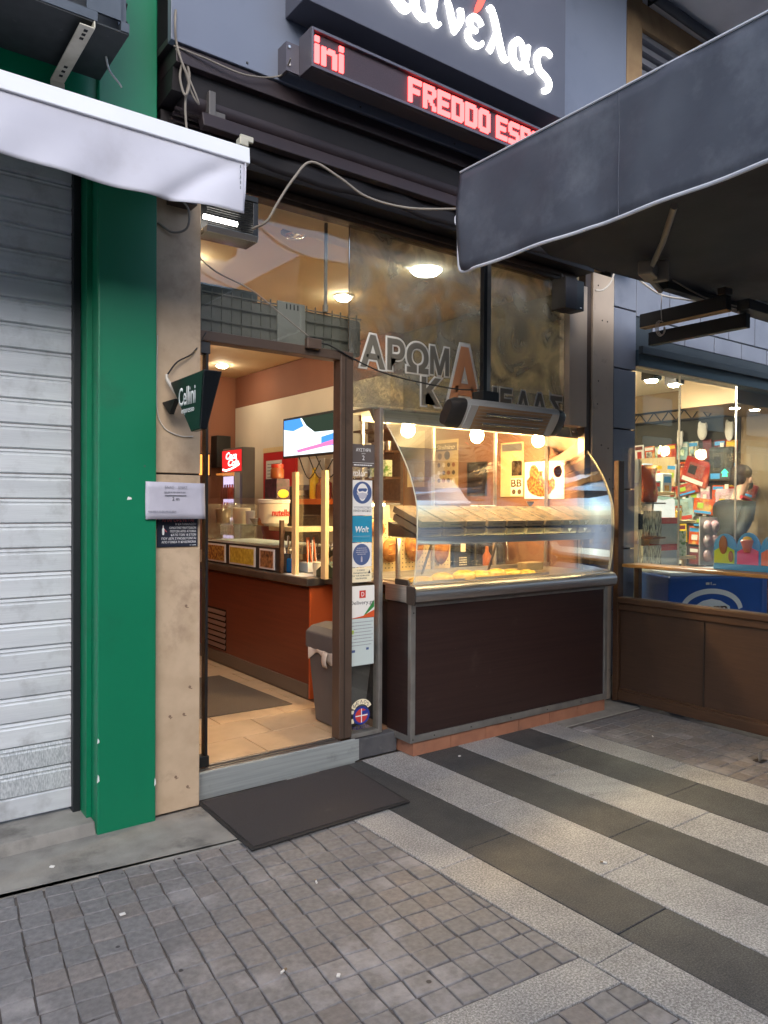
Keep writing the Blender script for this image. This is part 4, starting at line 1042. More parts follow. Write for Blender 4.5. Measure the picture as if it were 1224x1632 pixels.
for nm, x0, w, z0, h in (('kappa', 2.18, .25, 4.085, .19), ('alpha', 2.47, .175, 4.085, .16), ('nu', 2.70, .135, 4.085, .15), ('epsilon', 2.855, .13, 4.085, .15), ('lambda', 3.01, .155, 4.085, .145), ('alpha', 3.205, .165, 4.085, .155), ('sigma', 3.415, .145, 4.100, .155)):
    m_ = MB()
    for st_ in GLY[nm]:
        ribbon(m_, [(x0 + p[0] * w, z0 + p[1] * h, p[2] * w * 1.0 + .006) for p in st_], 3.092, 3.1095)
    m_.build('letter', 'sign_letter', sg)
m_ = MB(); ribbon(m_, [(2.925, 4.265, .012), (2.945, 4.30, .032), (2.975, 4.36, .036)], 3.092, 3.1095)
m_.build('accent_mark', 'sign_accent', sg)

# LED ticker
ld = thing('led_ticker', 'long LED ticker box with red running letters under the light box', 'LED sign', (2.8, 3.2, 3.60))
MB().box(1.858, 3.72, 3.122, 3.22, 3.592, 3.782).build('housing', 'led_frame', ld, bev=0.003)
m_ = MB().box(1.858, 3.72, 3.098, 3.1215, 3.592, 3.606).box(1.858, 3.72, 3.098, 3.1215, 3.768, 3.782).box(1.858, 1.870, 3.098, 3.1215, 3.6062, 3.7678)
m_.build('bezel', 'led_frame', ld, bev=0.001)
MB().box(1.871, 3.719, 3.116, 3.1212, 3.6065, 3.7675).build('screen', 'led_board', ld)
MB().box(1.785, 1.857, 3.215, 3.225, 3.60, 3.74).box(1.785, 1.80, 3.225, 3.298, 3.60, 3.74).build('bracket', 'led_frame', ld)
for z in (3.63, 3.715): MB().lathe([(0.009, 0), (0.007, 0.006)], (1.80, 3.2145, z), 8, (0, -1, 0)).build('bolt', 'chrome', ld)
FONT = {'F': ["#######", "#######", "##.....", "##.....", "######.", "######.", "##.....", "##.....", "##.....", "##....."],
 'R': ["######.", "#######", "##...##", "##...##", "######.", "#####..", "##.##..", "##..##.", "##...##", "##...##"],
 'E': ["#######", "#######", "##.....", "##.....", "######.", "######.", "##.....", "##.....", "#######", "#######"],
 'D': ["######.", "#######", "##...##", "##...##", "##...##", "##...##", "##...##", "##...##", "#######", "######."],
 'O': [".#####.", "#######", "##...##", "##...##", "##...##", "##...##", "##...##", "##...##", "#######", ".#####."],
 'S': [".######", "#######", "##.....", "##.....", "######.", ".######", ".....##", ".....##", "#######", "######."],
 'P': ["######.", "#######", "##...##", "##...##", "#######", "######.", "##.....", "##.....", "##.....", "##....."],
 'i': ["##", "##", "..", "##", "##", "##", "##", "##", "##", "##"],
 'n': [".......", ".......", ".......", "##.###.", "#######", "##...##", "##...##", "##...##", "##...##", "##...##"], ' ': ["..."] * 10}
def led(s, x):
    p = 0.0127
    for ch in s:
        g = FONT[ch]
        if ch != ' ':
            m_ = MB()
            for r_, row in enumerate(g):
                for c_, q in enumerate(row):
                    if q == '#':
                        a = x + c_ * p; z = 3.752 - r_ * p
                        m_.box(a + .0006, a + p - .0006, 3.1065, 3.1158, z - p + .0006, z - .0006)
            m_.build('lit_letter', 'led_dot', ld)
        x += (len(g[0]) + (1 if ch != ' ' else 0)) * p
led('ini', 1.882); led('FREDDO ESPRESS', 2.456)

# ------------------------------------------------------------------ pastry display case
dcx = thing('display_case', 'lit curved-glass pastry display case on a dark brown counter', 'display case', (2.77, 3.45, 0))
for i in range(6): MB().box(2.80 + i * .298, 2.80 + i * .298 + .294, 3.468, 3.480, 0.001, 0.084).build('plinth_tile', 'terracotta', dcx)
MB().box(2.800, 2.812, 3.4802, 3.84, 0.001, 0.084).build('plinth_tile', 'terracotta', dcx)
MB().box(2.813, 4.585, 3.4803, 3.92, 0.0, 0.084).build('plinth_core', 'grout', dcx)
MB().box(2.802, 4.555, 3.462, 3.475, 0.128, 0.912).build('front_panel', 'panel_brown', dcx)
MB().box(2.775, 2.787, 3.482, 3.70, 0.125, 0.912).build('side_panel', 'panel_brown', dcx)
MB().box(2.766, 2.801, 3.450, 3.481, 0.086, 0.915).build('corner_post', 'alu', dcx, bev=0.002)
MB().box(4.5555, 4.588, 3.450, 3.481, 0.086, 0.915).build('corner_post', 'alu', dcx, bev=0.002)
MB().box(2.8015, 4.555, 3.452, 3.476, 0.086, 0.1275).build('bottom_rail', 'alu', dcx, bev=0.002)
MB().box(2.768, 2.79, 3.4815, 3.70, 0.086, 0.1245).build('bottom_rail', 'alu', dcx, bev=0.002)
MB().box(2.8015, 4.555, 3.456, 3.476, 0.894, 0.914).build('top_rail', 'alu', dcx)
MB().box(2.788, 4.59, 3.4765, 4.10, 0.13, 0.90).build('carcass', 'cassette_dark', dcx)
m_ = MB()
for x in (2.784, 2.95, 3.25, 3.6, 3.95, 4.3): m_.lathe([(0.005, 0), (0.004, 0.003)], (x, 3.4515, 0.107), 8, (0, -1, 0))
m_.lathe([(0.005, 0), (0.004, 0.003)], (2.784, 3.4495, 0.86), 8, (0, -1, 0))
m_.build('rivet', 'steel_dark', dcx)
rim = [(3.420, 0.918), (3.398, 0.932), (3.392, 0.96), (3.394, 0.985), (3.410, 1.008), (3.440, 1.022), (3.470, 1.026), (3.470, 0.918)]
MB().prism(rim, 'x', 2.758, 4.622).build('steel_rim', 'steel', dcx, smooth=True)
MB().box(2.756, 2.79, 3.4705, 3.70, 0.918, 1.020).build('steel_rim', 'steel', dcx, bev=0.004)
MB().box(2.745, 2.7575, 3.395, 3.475, 0.912, 1.020).build('rim_end_cap', 'bronze_dark', dcx, bev=0.006)
MB().prism([(3.455, 1.021), (3.60, 1.021), (3.60, 1.055), (3.475, 1.055)], 'x', 2.755, 2.768).build('glass_clip', 'bronze_dark', dcx, bev=0.003)
MB().box(2.79, 4.60, 3.4705, 4.12, 1.0, 1.018).build('deck', 'steel', dcx)
gpz = [(3.452, 1.027), (3.436, 1.10), (3.425, 1.20), (3.418, 1.30), (3.417, 1.40), (3.424, 1.50), (3.448, 1.58), (3.486, 1.67), (3.533, 1.75), (3.590, 1.83), (3.655, 1.91), (3.725, 1.99), (3.765, 2.03)]
gs = spline([(0, a, b) for a, b in gpz], 3)
m_ = MB()
for a, b in zip(gs, gs[1:]): m_.quad((2.785, a.y, a.z), (4.605, a.y, a.z), (4.605, b.y, b.z), (2.785, b.y, b.z))
m_.build('curved_glass', 'pane_clear', dcx, smooth=True, solid=0.006)
glass_edge = P('glass_edge', S(226, 220, 196), 0.15, 0.0, spec=0.8)
for x in (2.782, 4.608): MB().tube([(x, a.y, a.z) for a in gs], 0.0038, 6, False).build('glass_edge', 'glass_edge', dcx, smooth=True)  # pale tube paints the shine along the glass edge
sidep = [(a.y, a.z) for a in gs] + [(4.05, 2.04), (4.05, 1.027)]
MB().prism(sidep, 'x', 2.788, 2.793).build('side_glass', 'pane_clear', dcx)
MB().prism(sidep, 'x', 4.596, 4.601).build('side_glass', 'pane_clear', dcx)
MB().prism([(3.735, 2.014), (3.775, 2.108), (4.05, 2.108), (4.05, 2.085), (3.80, 2.085), (3.757, 2.012)], 'x', 2.70, 4.612).build('hood', 'steel_plate', dcx, bev=0.002)
for x in (2.715, 4.52): MB().obox((x + .03, 3.752, 2.0625), (0.03, 0.044, 0.003), Matrix.Rotation(R(67), 3, 'X')).build('hood_bracket', 'galv', dcx, bev=0.002)
for x in (2.745, 4.55): MB().lathe([(0.010, 0), (0.007, 0.006)], (x, 3.750, 2.064), 10, (0, -0.92, 0.39)).build('bolt', 'chrome', dcx, smooth=True)
MB().box(2.79, 4.60, 4.02, 4.05, 1.02, 1.05).box(2.79, 4.60, 4.02, 4.05, 2.045, 2.084).build('rear_rail', 'steel', dcx)
for x in (2.80, 3.40, 4.0, 4.56): MB().box(x, x + .02, 4.025, 4.045, 1.051, 2.044).build('rear_post', 'steel', dcx)
MB().box(2.80, 4.59, 3.452, 3.80, 1.294, 1.302).build('glass_shelf', 'pane_green', dcx)
MB().box(2.80, 4.59, 3.446, 3.451, 1.262, 1.306).build('shelf_rail', 'steel', dcx)
for x in (2.83, 4.55): MB().box(x, x + .022, 3.672, 3.694, 1.019, 1.293).build('shelf_post', 'steel', dcx)
MB().obox((3.30, 3.95, 1.16), (0.006, 0.006, 0.15), Matrix.Rotation(R(22), 3, 'Y')).obox((3.92, 3.95, 1.16), (0.006, 0.006, 0.15), Matrix.Rotation(R(22), 3, 'Y')).build('strut', 'bronze_dark', dcx)
MB().tube([(2.88, 3.485, 1.276), (4.52, 3.465, 1.276)], 0.010, 10, False).build('shelf_lamp', 'tube_warm', dcx, smooth=True)
for x in (3.08, 3.70, 4.33):
    b_ = MB().lathe([(0.026, 0.0), (0.026, -0.022), (0.018, -0.04)], (x, 3.90, 2.084), 14).build('bulb_socket', 'lamp_metal', dcx, smooth=True)
    MB().blob((x, 3.90, 1.995), (0.047, 0.047, 0.053)).build('bulb', 'bulb', b_, smooth=True)
for x in (3.35, 3.98): MB().tube([(x - .22, 3.905, 2.070), (x, 3.905, 2.064), (x + .22, 3.905, 2.070)], 0.004).build('bulb_wire', 'cable_white', dcx, smooth=True)
dcx.rotation_euler = (0, 0, R(-0.8))
RY = lambda x: -(x - 2.77) * math.sin(R(0.8))

# (ordinals for labels)
# boxes on the upper shelf: two layers leaning on a rack, seven pale and three dark columns
ORD = ['first', 'second', 'third', 'fourth', 'fifth', 'sixth', 'seventh']
rk = thing('box_rack', 'slanted steel rack holding the pastry boxes in the display case', 'rack', (3.7, 3.6, 1.303))
MB().prism([(3.47, 1.3035), (3.78, 1.3035), (3.78, 1.395), (3.475, 1.306)], 'x', 2.84, 4.585).build('wedge', 'steel_dark', rk)
tilt = Matrix.Rotation(R(19), 3, 'X')
proto = {}
for layer in (0, 1):
    for i in range(10):
        dark = i >= 7
        w = 0.178 if not dark else 0.164
        x = 2.835 + i * 0.180 if not dark else 4.095 + (i - 7) * 0.166
        if dark: n_, lab = 'dark_box', ('%s dark printed box from the right, %s layer on the display shelf' % (ORD[9 - i], ('lower', 'upper')[layer]))
        else: n_, lab = 'pastry_box', ('%s pale printed pastry box from the left, %s layer on the display shelf' % (ORD[i], ('lower', 'upper')[layer]))
        loc = (x + w / 2 + random.uniform(-.002, .002), 3.455 + RY(x) + layer * 0.003 - (0.0 if layer else -.01), 1.310 + layer * 0.052)
        if (dark, layer) not in proto:
            t = thing(n_, lab, 'box', loc, group='boxes on the display shelf')
            hw = w / 2 - .007
            MB().obox(tilt @ Vector((0, 0.145, 0.021)), (hw, 0.145, 0.0205), tilt).build('carton', 'box_dark' if dark else 'kraft', t, local=True, bev=0.002)
            MB().obox(tilt @ Vector((0, 0.146, 0.0421)), (hw - .004, 0.138, 0.0005), tilt).build('printed_lid', 'box_dark_print' if dark else 'box_print', t, local=True)
            if dark:
                pp = [(-.045, .035), (.0, .035), (-.022, .008)]
                MB().add([tilt @ Vector((a + .02, -0.0007, b)) for a, b in pp], [(0, 1, 2)]).build('white_triangle', 'sign_white', t, local=True)
            else:
                MB().obox(tilt @ Vector((0.01, -0.0006, 0.02)), (0.045, 0.0004, 0.003), tilt).build('printed_line', 'box_dark', t, local=True)
            proto[(dark, layer)] = t
        else: t = dup(proto[(dark, layer)], loc, lab)
        t.rotation_euler = (0, 0, random.uniform(-.02, .02))
one('white_carton', MB().box(3.62, 3.80, 3.79, 3.86, 1.303, 1.50), 'paper_white', 'plain white carton standing behind the pale pastry boxes', 'carton', bev=0.003)
one('white_card', MB().prism([(4.10, 1.53), (4.19, 1.53), (4.145, 1.485)], 'y', 3.78, 3.782), 'paper_white', 'white pointed price card above the dark boxes', 'card')

# pastries on the deck
tr = thing('baking_tray', 'steel baking tray holding the golden pastries in the display case', 'tray', (3.4, 3.7, 1.019))
MB().box(2.86, 4.05, 3.52, 3.86, 1.0185, 1.024).build('pan', 'steel', tr)
MB().box(2.86, 4.05, 3.515, 3.5198, 1.0185, 1.036).box(2.86, 4.05, 3.8602, 3.865, 1.0185, 1.036).build('edge', 'steel', tr)
PL = ['flat golden pastry at the left end of the tray', 'domed golden pastry second from the left on the tray', 'large domed golden pastry third from the left on the tray',
      'golden cheese pastry in the middle of the tray', 'golden pastry right of the middle of the tray', 'pale flaky pastry near the right end of the tray', 'flat pale pastry at the right end of the tray']
for i, (x, y, rx, ry, rz) in enumerate(((2.97, 3.62, .095, .06, .028), (3.13, 3.60, .085, .065, .045), (3.30, 3.58, .085, .07, .055), (3.46, 3.61, .08, .06, .045), (3.60, 3.60, .085, .06, .05), (3.76, 3.62, .09, .06, .04), (3.93, 3.64, .08, .06, .026))):
    t = thing('pastry', PL[i], 'pastry', (x, y + RY(x), 1.0245), group='pastries on the tray')
    m_ = MB()
    rg = random.Random(i)
    m_.grid(lambda u, v: (x + rx * math.cos(u * 2 * math.pi) * math.sin(v * math.pi / 2) * (1 + .04 * math.sin(u * 25 + i)), y + RY(x) + ry * math.sin(u * 2 * math.pi) * math.sin(v * math.pi / 2),
                          1.0245 + rz * (max(0, math.cos(v * math.pi / 2)) ** .6) * (1 + .08 * math.sin(u * 19 + i) * math.sin(v * 6))), 28, 8)
    m_.build('crust', 'pastry', t, smooth=True)
    MB().grid(lambda u, v: (x + rx * .55 * math.cos(u * 6.2832) * v, y + RY(x) + ry * .5 * math.sin(u * 6.2832) * v, 1.0255 + rz * (1.04 - .18 * v * v)), 20, 3).build('glaze', 'pastry', t, smooth=True)

# bread rack behind the case
br = thing('bread_rack', 'cream perforated board with hanging breads behind the display case', 'bread rack', (3.4, 4.3, 1.0))
MB().box(2.95, 3.80, 4.27, 4.285, 1.0, 1.40).build('board', 'pegboard', br)
m_ = MB()
for i in range(27):
    for j in range(12): m_.box(2.965 + i * .031, 2.973 + i * .031, 4.2685, 4.2699, 1.015 + j * .031, 1.023 + j * .031)
m_.build('hole', 'box_dark', br)
for i, (x, z, a, b, lab) in enumerate(((3.08, 1.33, .07, .055, 'round loaf at the upper left of the bread rack'), (3.21, 1.18, .085, .085, 'twisted round bread on the left of the bread rack'),
                                       (3.42, 1.22, .085, .13, 'long brown loaf in the middle of the bread rack'), (3.68, 1.20, .075, .14, 'split oval loaf on the right of the bread rack'))):
    t = thing('bread', lab, 'bread', (x, 4.24, z - b), group='breads on the rack')
    MB().blob((x, 4.232, z), (a, .035, b), 18, 12, 0.05, i).build('loaf', 'bread', t, smooth=True)
    m_ = MB()
    for q in range(3): m_.tube([(x - a * .5, 4.203, z - b * .4 + q * b * .4), (x + a * .5, 4.203, z - b * .2 + q * b * .4)], 0.006, 6, False)
    m_.build('score', 'bread', t, smooth=True)
# things on the back counter seen through the case
bc = thing('back_counter', 'low steel back counter behind the display case', 'counter', (3.7, 4.5, 0.13))
MB().box(2.90, 4.61, 4.20, 4.60, 0.13, 0.955).build('cabinet', 'wall_brown', bc)
MB().box(2.88, 4.612, 4.18, 4.62, 0.956, 0.995).build('worktop', 'steel', bc, bev=0.004)
mm = thing('menu_stand', 'black table sign with a white numeral behind the display case', 'sign', (3.95, 4.30, 1.0))
MB().box(3.86, 4.03, 4.29, 4.30, 0.996, 1.32).build('plate', 'black', mm)
text(mm, 'figure', '1', (3.925, 3.975, 1.14, 1.27), 4.2895, '-Y', 'cream')
lines(mm, 'small_print', [(3.91, 3.99, 1.09 - i * .018, 1.098 - i * .018) for i in range(4)], 4.2897, '-Y', 'cream')
es = thing('espresso_machine', 'shiny steel coffee machine at the right behind the display case', 'coffee machine', (4.2, 4.4, 1.0))
MB().box(4.06, 4.40, 4.26, 4.58, 0.996, 1.36).build('body', 'mirror', es, bev=0.02)
MB().box(4.08, 4.38, 4.22, 4.2595, 1.01, 1.03).build('drip_tray', 'steel_dark', es, bev=0.003)
MB().tube([(4.15, 4.255, 1.24), (4.15, 4.20, 1.22), (4.15, 4.17, 1.20)], 0.014).build('portafilter', 'black', es, smooth=True)
MB().tube([(4.32, 4.255, 1.28), (4.34, 4.21, 1.22), (4.35, 4.20, 1.06)], 0.006).build('steam_wand', 'chrome', es, smooth=True)
one('syrup_bottle', MB().lathe([(.03, 0), (.032, .01), (.032, .10), (.014, .13), (.012, .17), (.0, .172)], (4.02, 4.10, 1.019), 16), 'amber', 'small amber bottle inside the right end of the display case', 'bottle', smooth=True)
one('napkin_box', MB().box(4.16, 4.34, 3.82, 3.92, 1.019, 1.075), 'kraft', 'low beige box at the right end of the case deck', 'box', bev=0.006)
one('glass_divider', MB().box(4.05, 4.055, 3.56, 4.0, 1.019, 1.285), 'pane_clear', 'upright clear divider inside the display case', 'divider')

# ------------------------------------------------------------------ silver heater, speaker, steel post
ih = thing('infrared_heater', 'silver infrared heater with black ends hanging before the display case', 'heater', (3.2, 3.2, 2.05))
HA = R(-58)
def cap_prof(k=1.0, n=32):
    out = []; c_, s_ = math.cos(HA), math.sin(HA)
    for i in range(n):
        a = 2 * math.pi * i / n
        y = .092 * k * math.copysign(abs(math.cos(a)) ** .7, math.cos(a)); z = .042 * k * math.copysign(abs(math.sin(a)) ** .8, math.sin(a))
        out.append((3.20 + y * c_ - z * s_, 2.05 + y * s_ + z * c_))
    return out
MB().prism(cap_prof(), 'x', 2.915, 3.70).build('body', 'heater_shell', ih, smooth=True)
for x0, x1 in ((2.805, 2.914), (3.701, 3.775)):
    m_ = MB()
    a, b = (x0, x1) if x0 < 3 else (x1, x0)
    P1, P2, P3 = cap_prof(.80), cap_prof(.97), cap_prof(1.01)
    n = len(P1); vs = [(a, *p) for p in P1] + [(a + (b - a) * .35, *p) for p in P2] + [(b, *p) for p in P3]
    fs = [tuple(range(n))] + [(r_ * n + i, r_ * n + (i + 1) % n, (r_ + 1) * n + (i + 1) % n, (r_ + 1) * n + i) for r_ in (0, 1) for i in range(n)] + [tuple(range(2 * n, 3 * n))]
    m_.add(vs, fs); m_.build('end_cap', 'dark_plastic', ih, smooth=True)
R40 = Matrix.Rotation(HA, 3, 'X')
down = R40 @ Vector((0, 0, -1))
ctr = Vector((3.305, 3.20, 2.05))
for k_, (x0, x1) in enumerate(((2.93, 2.99), (3.62, 3.68))):
    MB().obox(Vector(((x0 + x1) / 2, 3.20, 2.05)) + down * .043, ((x1 - x0) / 2, .078, .004), R40).build('front_band', 'heater_shell', ih, bev=0.002)
MB().obox(ctr + down * .0435, (.312, .075, .0025), R40).build('front_glass', 'heater_glass', ih)
for q in (-.03, .03):
    pc = ctr + down * .048 + R40 @ Vector((0, q, 0))
    MB().tube([pc + Vector((-.24, 0, 0)), pc + Vector((.24, 0, 0))], 0.009, 10, False).build('heating_tube', 'chrome', ih, smooth=True)
m_ = MB()
for i in range(7):
    pc = ctr + down * .054 + R40 @ Vector((0, -.064 + i * .0213, 0)); m_.tube([pc + Vector((-.31, 0, 0)), pc + Vector((.31, 0, 0))], 0.0015, 5, False)
m_.build('guard_wire', 'alu', ih)
MB().box(3.155, 3.184, 3.255, 3.29, 2.14, 3.16).build('hanging_pole', 'black', ih, bev=0.003)
MB().box(3.1845, 3.215, 3.257, 3.289, 2.14, 3.16).build('pole_trim', 'alu', ih)
MB().box(3.10, 3.235, 3.20, 3.30, 2.105, 2.20).build('swivel_block', 'black', ih, bev=0.008)
ih.location.z -= 0.022
lk = thing('loudspeaker', 'dark brown wall loudspeaker high beside the beige steel post', 'loudspeaker', (4.25, 3.55, 2.87))
MB().box(4.14, 4.265, 3.46, 3.59, 2.885, 3.105).build('cabinet', 'cassette_dark', lk, bev=0.006)
MB().box(4.2655, 4.345, 3.465, 3.585, 2.89, 3.10).build('grille', 'black', lk, bev=0.004)
MB().box(4.30, 4.318, 3.463, 3.4648, 2.905, 2.911).build('badge', 'sign_white', lk)
MB().tube([(4.22, 3.55, 3.105), (4.22, 3.57, 3.16)], 0.01, 8, False).build('wall_hook', 'steel_dark', lk)
bp_ = thing('steel_post', 'beige riveted steel post between the display case and the kiosk', 'post', (4.77, 3.66, 0))
MB().box(4.647, 4.900, 3.62, 3.70, 0.002, 3.265).build('shaft', 'beige_steel', bp_, bev=0.004)
MB().box(4.576, 4.646, 3.635, 3.70, 0.002, 3.265).build('side_flange', 'bronze_frame', bp_, bev=0.003)
m_ = MB()
for x, z in ((4.55, 3.12), (4.60, 2.87), (4.66, 2.87), (4.56, 2.42), (4.55, 2.25), (4.60, 1.95), (4.68, 1.93), (4.56, 1.55), (4.70, 1.70)):
    m_.lathe([(0.007, 0), (0.005, 0.003)], (x * 1.034, 3.62, (z - 1.5) * 1.034 + 1.5), 8, (0, -1, 0))
m_.build('rivet', 'bronze_dark', bp_)
one('white_flex', MB().tube([(4.44, 3.44, 3.05), (4.50, 3.42, 3.06), (4.56, 3.40, 3.12), (4.60, 3.38, 3.22), (4.70, 3.36, 3.23), (4.86, 3.32, 3.14), (5.02, 3.28, 3.08), (5.25, 3.22, 3.07), (5.6, 3.12, 3.06)], 0.007), 'cable_white',
    'white flex draped over the top of the beige steel post', 'cable', smooth=True)
m_ = MB().tube([(5.00, 3.27, 3.08), (4.99, 3.27, 2.98), (5.0, 3.27, 2.88)], 0.0035)
for q in range(3): m_.tube([(5.0 + (.045 + .004 * q) * math.cos(a), 3.27 + .008 * q, 2.83 + (.05 + .004 * q) * math.sin(a)) for a in [R(70 + i * 28) for i in range(12)]], 0.003)
one('coiled_lead', m_, 'cable_white', 'coiled white lead hanging beside the grey kiosk pillar', 'cable', smooth=True)

# ------------------------------------------------------------------ grey canopy on the right
cn = thing('grey_canopy', 'large dark grey fabric canopy with white piped valance at the upper right', 'canopy', (3.5, 2.0, 3.2))
MB().add([(2.605, 2.865, 3.195), (2.605, -1.2, 3.205), (8.5, -1.2, 3.30), (8.5, 2.85, 3.10), (5.2, 3.18, 3.10), (3.75, 3.26, 3.11)], [(0, 1, 2, 3, 4, 5)]).build('roof_fabric', 'canopy_under', cn, solid=0.003)
def val(u, v):
    y = 2.862 - u * 4.06
    bot = 2.683
    bulge = 0.012 * math.sin(u * 21) * v + 0.010 * math.sin(u * 47 + 1.2) * v + 0.020 * math.exp(-(u / .03) ** 2) * math.sin(v * 3.1)
    bulge += 0.006 * math.sin(u * 70 + v * 5) * math.sin(v * 3.1) + 0.012 * math.exp(-((u - .10 - .10 * v) / .018) ** 2) * v + 0.009 * math.exp(-((u - .30 + .07 * v) / .015) ** 2) * (1 - v * .4)
    rc = 0.06 * (1 - math.sqrt(max(0, 1 - (1 - min(1, u * 4.06 / .06)) ** 2))) if u * 4.06 < .06 else 0
    z = 3.197 - v * (3.197 - bot - rc)
    return (2.600 - bulge, y, z)
MB().grid(val, 160, 10).build('valance', 'canopy', cn, smooth=True, solid=0.0025)
edge = [(2.596, 2.866, 3.02), (2.592, 2.864, 2.90), (2.592, 2.862, 2.78), (2.594, 2.858, 2.72), (2.594, 2.838, 2.690), (2.594, 2.78, 2.683)]
def vb(u): return val(u, 1.0)
edge += [(vb(i / 60)[0] - .002, vb(i / 60)[1], 2.682) for i in range(2, 61)]
MB().tube(edge, 0.0085, 8).build('piping', 'piping', cn, smooth=True)
for u_ in (.235, .475, .715, .955): MB().tube([(val(u_, j / 10)[0] - .002, val(u_, j / 10)[1], val(u_, j / 10)[2]) for j in range(11)], 0.0025, 5).build('seam', 'canopy', cn, smooth=True)
MB().tube([(2.597, 2.86, 3.199), (2.597, 0.8, 3.203), (2.597, -1.2, 3.208)], 0.006, 6, False).build('top_piping', 'piping', cn, smooth=True)
MB().tube([(2.59, 2.866, 2.985), (2.575, 2.87, 2.97), (2.575, 2.87, 2.94), (2.59, 2.866, 2.925)], 0.004).build('tie_ring', 'piping', cn, smooth=True)
MB().box(2.612, 2.650, -1.2, 2.85, 3.145, 3.185).build('front_rail', 'kiosk_dark', cn, bev=0.004)
MB().tube([(3.45, 2.19, 3.02), (3.9, 2.55, 3.03), (4.22, 2.84, 3.02)], 0.017, 10, False).build('arm', 'cable_grey', cn, smooth=True)
MB().obox((4.24, 2.87, 3.01), (0.10, 0.045, 0.045), Matrix.Rotation(R(20), 3, 'Z')).obox((4.33, 2.84, 3.02), (0.018, 0.05, 0.07), Matrix.Rotation(R(20), 3, 'Z')).build('elbow_joint', 'cable_grey', cn, bev=0.012)
MB().tube([(4.25, 2.89, 2.99), (4.75, 3.12, 3.03)], 0.02, 10, False).build('arm', 'cable_grey', cn, smooth=True)
MB().box(4.75, 8.4, 3.06, 3.13, 3.035, 3.085).build('torsion_bar', 'black', cn, bev=0.004)
MB().tube([(4.8, 3.055, 3.10), (5.3, 3.03, 3.03), (6.2, 2.98, 3.06)], 0.006).build('tie_cord', 'cable_grey', cn, smooth=True)

# folded awning arms in front of the kiosk lintel
fa = thing('folded_arm', 'black folded awning arm box projecting above the kiosk glass', 'awning arm', (5.2, 3.2, 2.8))
MB().box(5.055, 5.12, 2.80, 3.50, 2.885, 2.985).build('bar', 'black', fa, bev=0.004)
MB().box(5.121, 5.124, 2.80, 3.50, 2.875, 2.884).box(5.06, 5.12, 2.80, 3.50, 2.877, 2.8845).build('bar_lip', 'pilaster', fa)
MB().box(5.17, 5.23, 2.72, 3.50, 2.76, 2.86).build('bar', 'black', fa, bev=0.004)
MB().box(5.10, 5.60, 2.66, 2.75, 2.865, 2.935).build('end_bar', 'black', fa, bev=0.004)
MB().box(5.24, 5.40, 2.68, 2.74, 2.937, 2.955).build('torn_label', 'paper_white', fa, bev=0.004)
MB().box(5.04, 5.14, 2.80, 2.86, 2.99, 3.04).build('knuckle', 'bronze_dark', fa, bev=0.006)

# ------------------------------------------------------------------ upper storey at the right
one('pilaster', MB().box(4.87, 5.065, 3.50, 3.79, 3.35, 5.41), 'pilaster', 'tan plastered pilaster above the canopy beside the fascia', 'pilaster', bev=0.006)
lv = thing('louvred_window', 'shuttered window with horizontal louvres above the grey canopy', 'window', (5.7, 3.55, 3.5))
MB().box(5.066, 6.8, 3.52, 3.60, 5.215, 5.41).build('head_frame', 'pilaster', lv)
for i in range(13): MB().obox((5.93, 3.57, 5.17 - i * .095), (0.86, 0.03, 0.034), Matrix.Rotation(R(-18), 3, 'X')).build('louvre', 'louvre', lv)
one('ceiling_pipe', MB().tube([(4.70, 3.38, 5.37), (5.2, 3.40, 5.375), (7.0, 3.41, 5.37)], 0.035, 12), 'dark_pipe', 'dark pipe running under the soffit above the louvred window', 'pipe', smooth=True)
one('soffit_bracket', MB().box(5.05, 5.065, 3.33, 3.45, 5.33, 5.415), 'black', 'small black clip holding the pipe under the soffit', 'clip', bev=0.003)

# ------------------------------------------------------------------ kiosk on the right
_before = set(bpy.data.objects)
kf = thing('kiosk', 'grey panelled kiosk front with large frameless glass panes', 'kiosk', (6.2, 3.6, 0))
zs = [0.15, .665, 1.14, 1.615, 2.09, 2.565, 3.04, 3.5]
for a, b in zip(zs, zs[1:]): MB().box(4.772, 5.055, 3.525, 3.60, a + .006, b - .006).build('cladding_panel', 'kiosk_panel', kf, bev=0.003)
MB().box(4.760, 5.05, 3.56, 3.66, 0.0, 3.6).build('backing', 'black', kf)
for i in range(7): MB().box(5.068 + i * .47, 5.526 + i * .47, 3.53, 3.60, 3.012, 3.40).build('cladding_panel', 'kiosk_panel', kf, bev=0.003)
for i in range(6): MB().box(5.30 + i * .47, 5.758 + i * .47, 3.533, 3.60, 2.86, 3.0).build('cladding_panel', 'kiosk_panel', kf, bev=0.003)
MB().box(5.056, 9.2, 3.54, 3.66, 2.74, 3.6).build('backing', 'kiosk_dark', kf)
MB().box(5.056, 9.2, 3.50, 3.66, 2.605, 2.735).build('lintel', 'kiosk_lintel', kf, bev=0.004)
MB().box(5.056, 9.2, 3.46, 3.4995, 2.70, 2.76).build('drip_edge', 'kiosk_dark', kf, bev=0.003)
for a, b in ((5.125, 5.724), (5.729, 6.659), (6.664, 7.60), (7.605, 9.1)): MB().box(a, b, 3.550, 3.560, 0.15, 2.604).build('glass_pane', 'pane', kf)
for x in (5.7265, 6.6615, 7.6025): MB().box(x - .004, x + .004, 3.547, 3.563, 0.15, 2.604).build('pane_joint', 'steel', kf)
MB().box(5.120, 5.138, 3.535, 3.575, 0.15, 1.86).box(5.152, 5.160, 3.535, 3.575, 0.15, 1.86).build('door_edge', 'glass_edge', kf)
MB().box(5.118, 5.165, 3.52, 3.534, 1.29, 1.42).build('door_lock', 'black', kf, bev=0.003)
for z in (.80, 1.17, 1.64): MB().box(5.095, 5.119, 3.53, 3.56, z, z + .03).build('door_clamp', 'steel', kf)
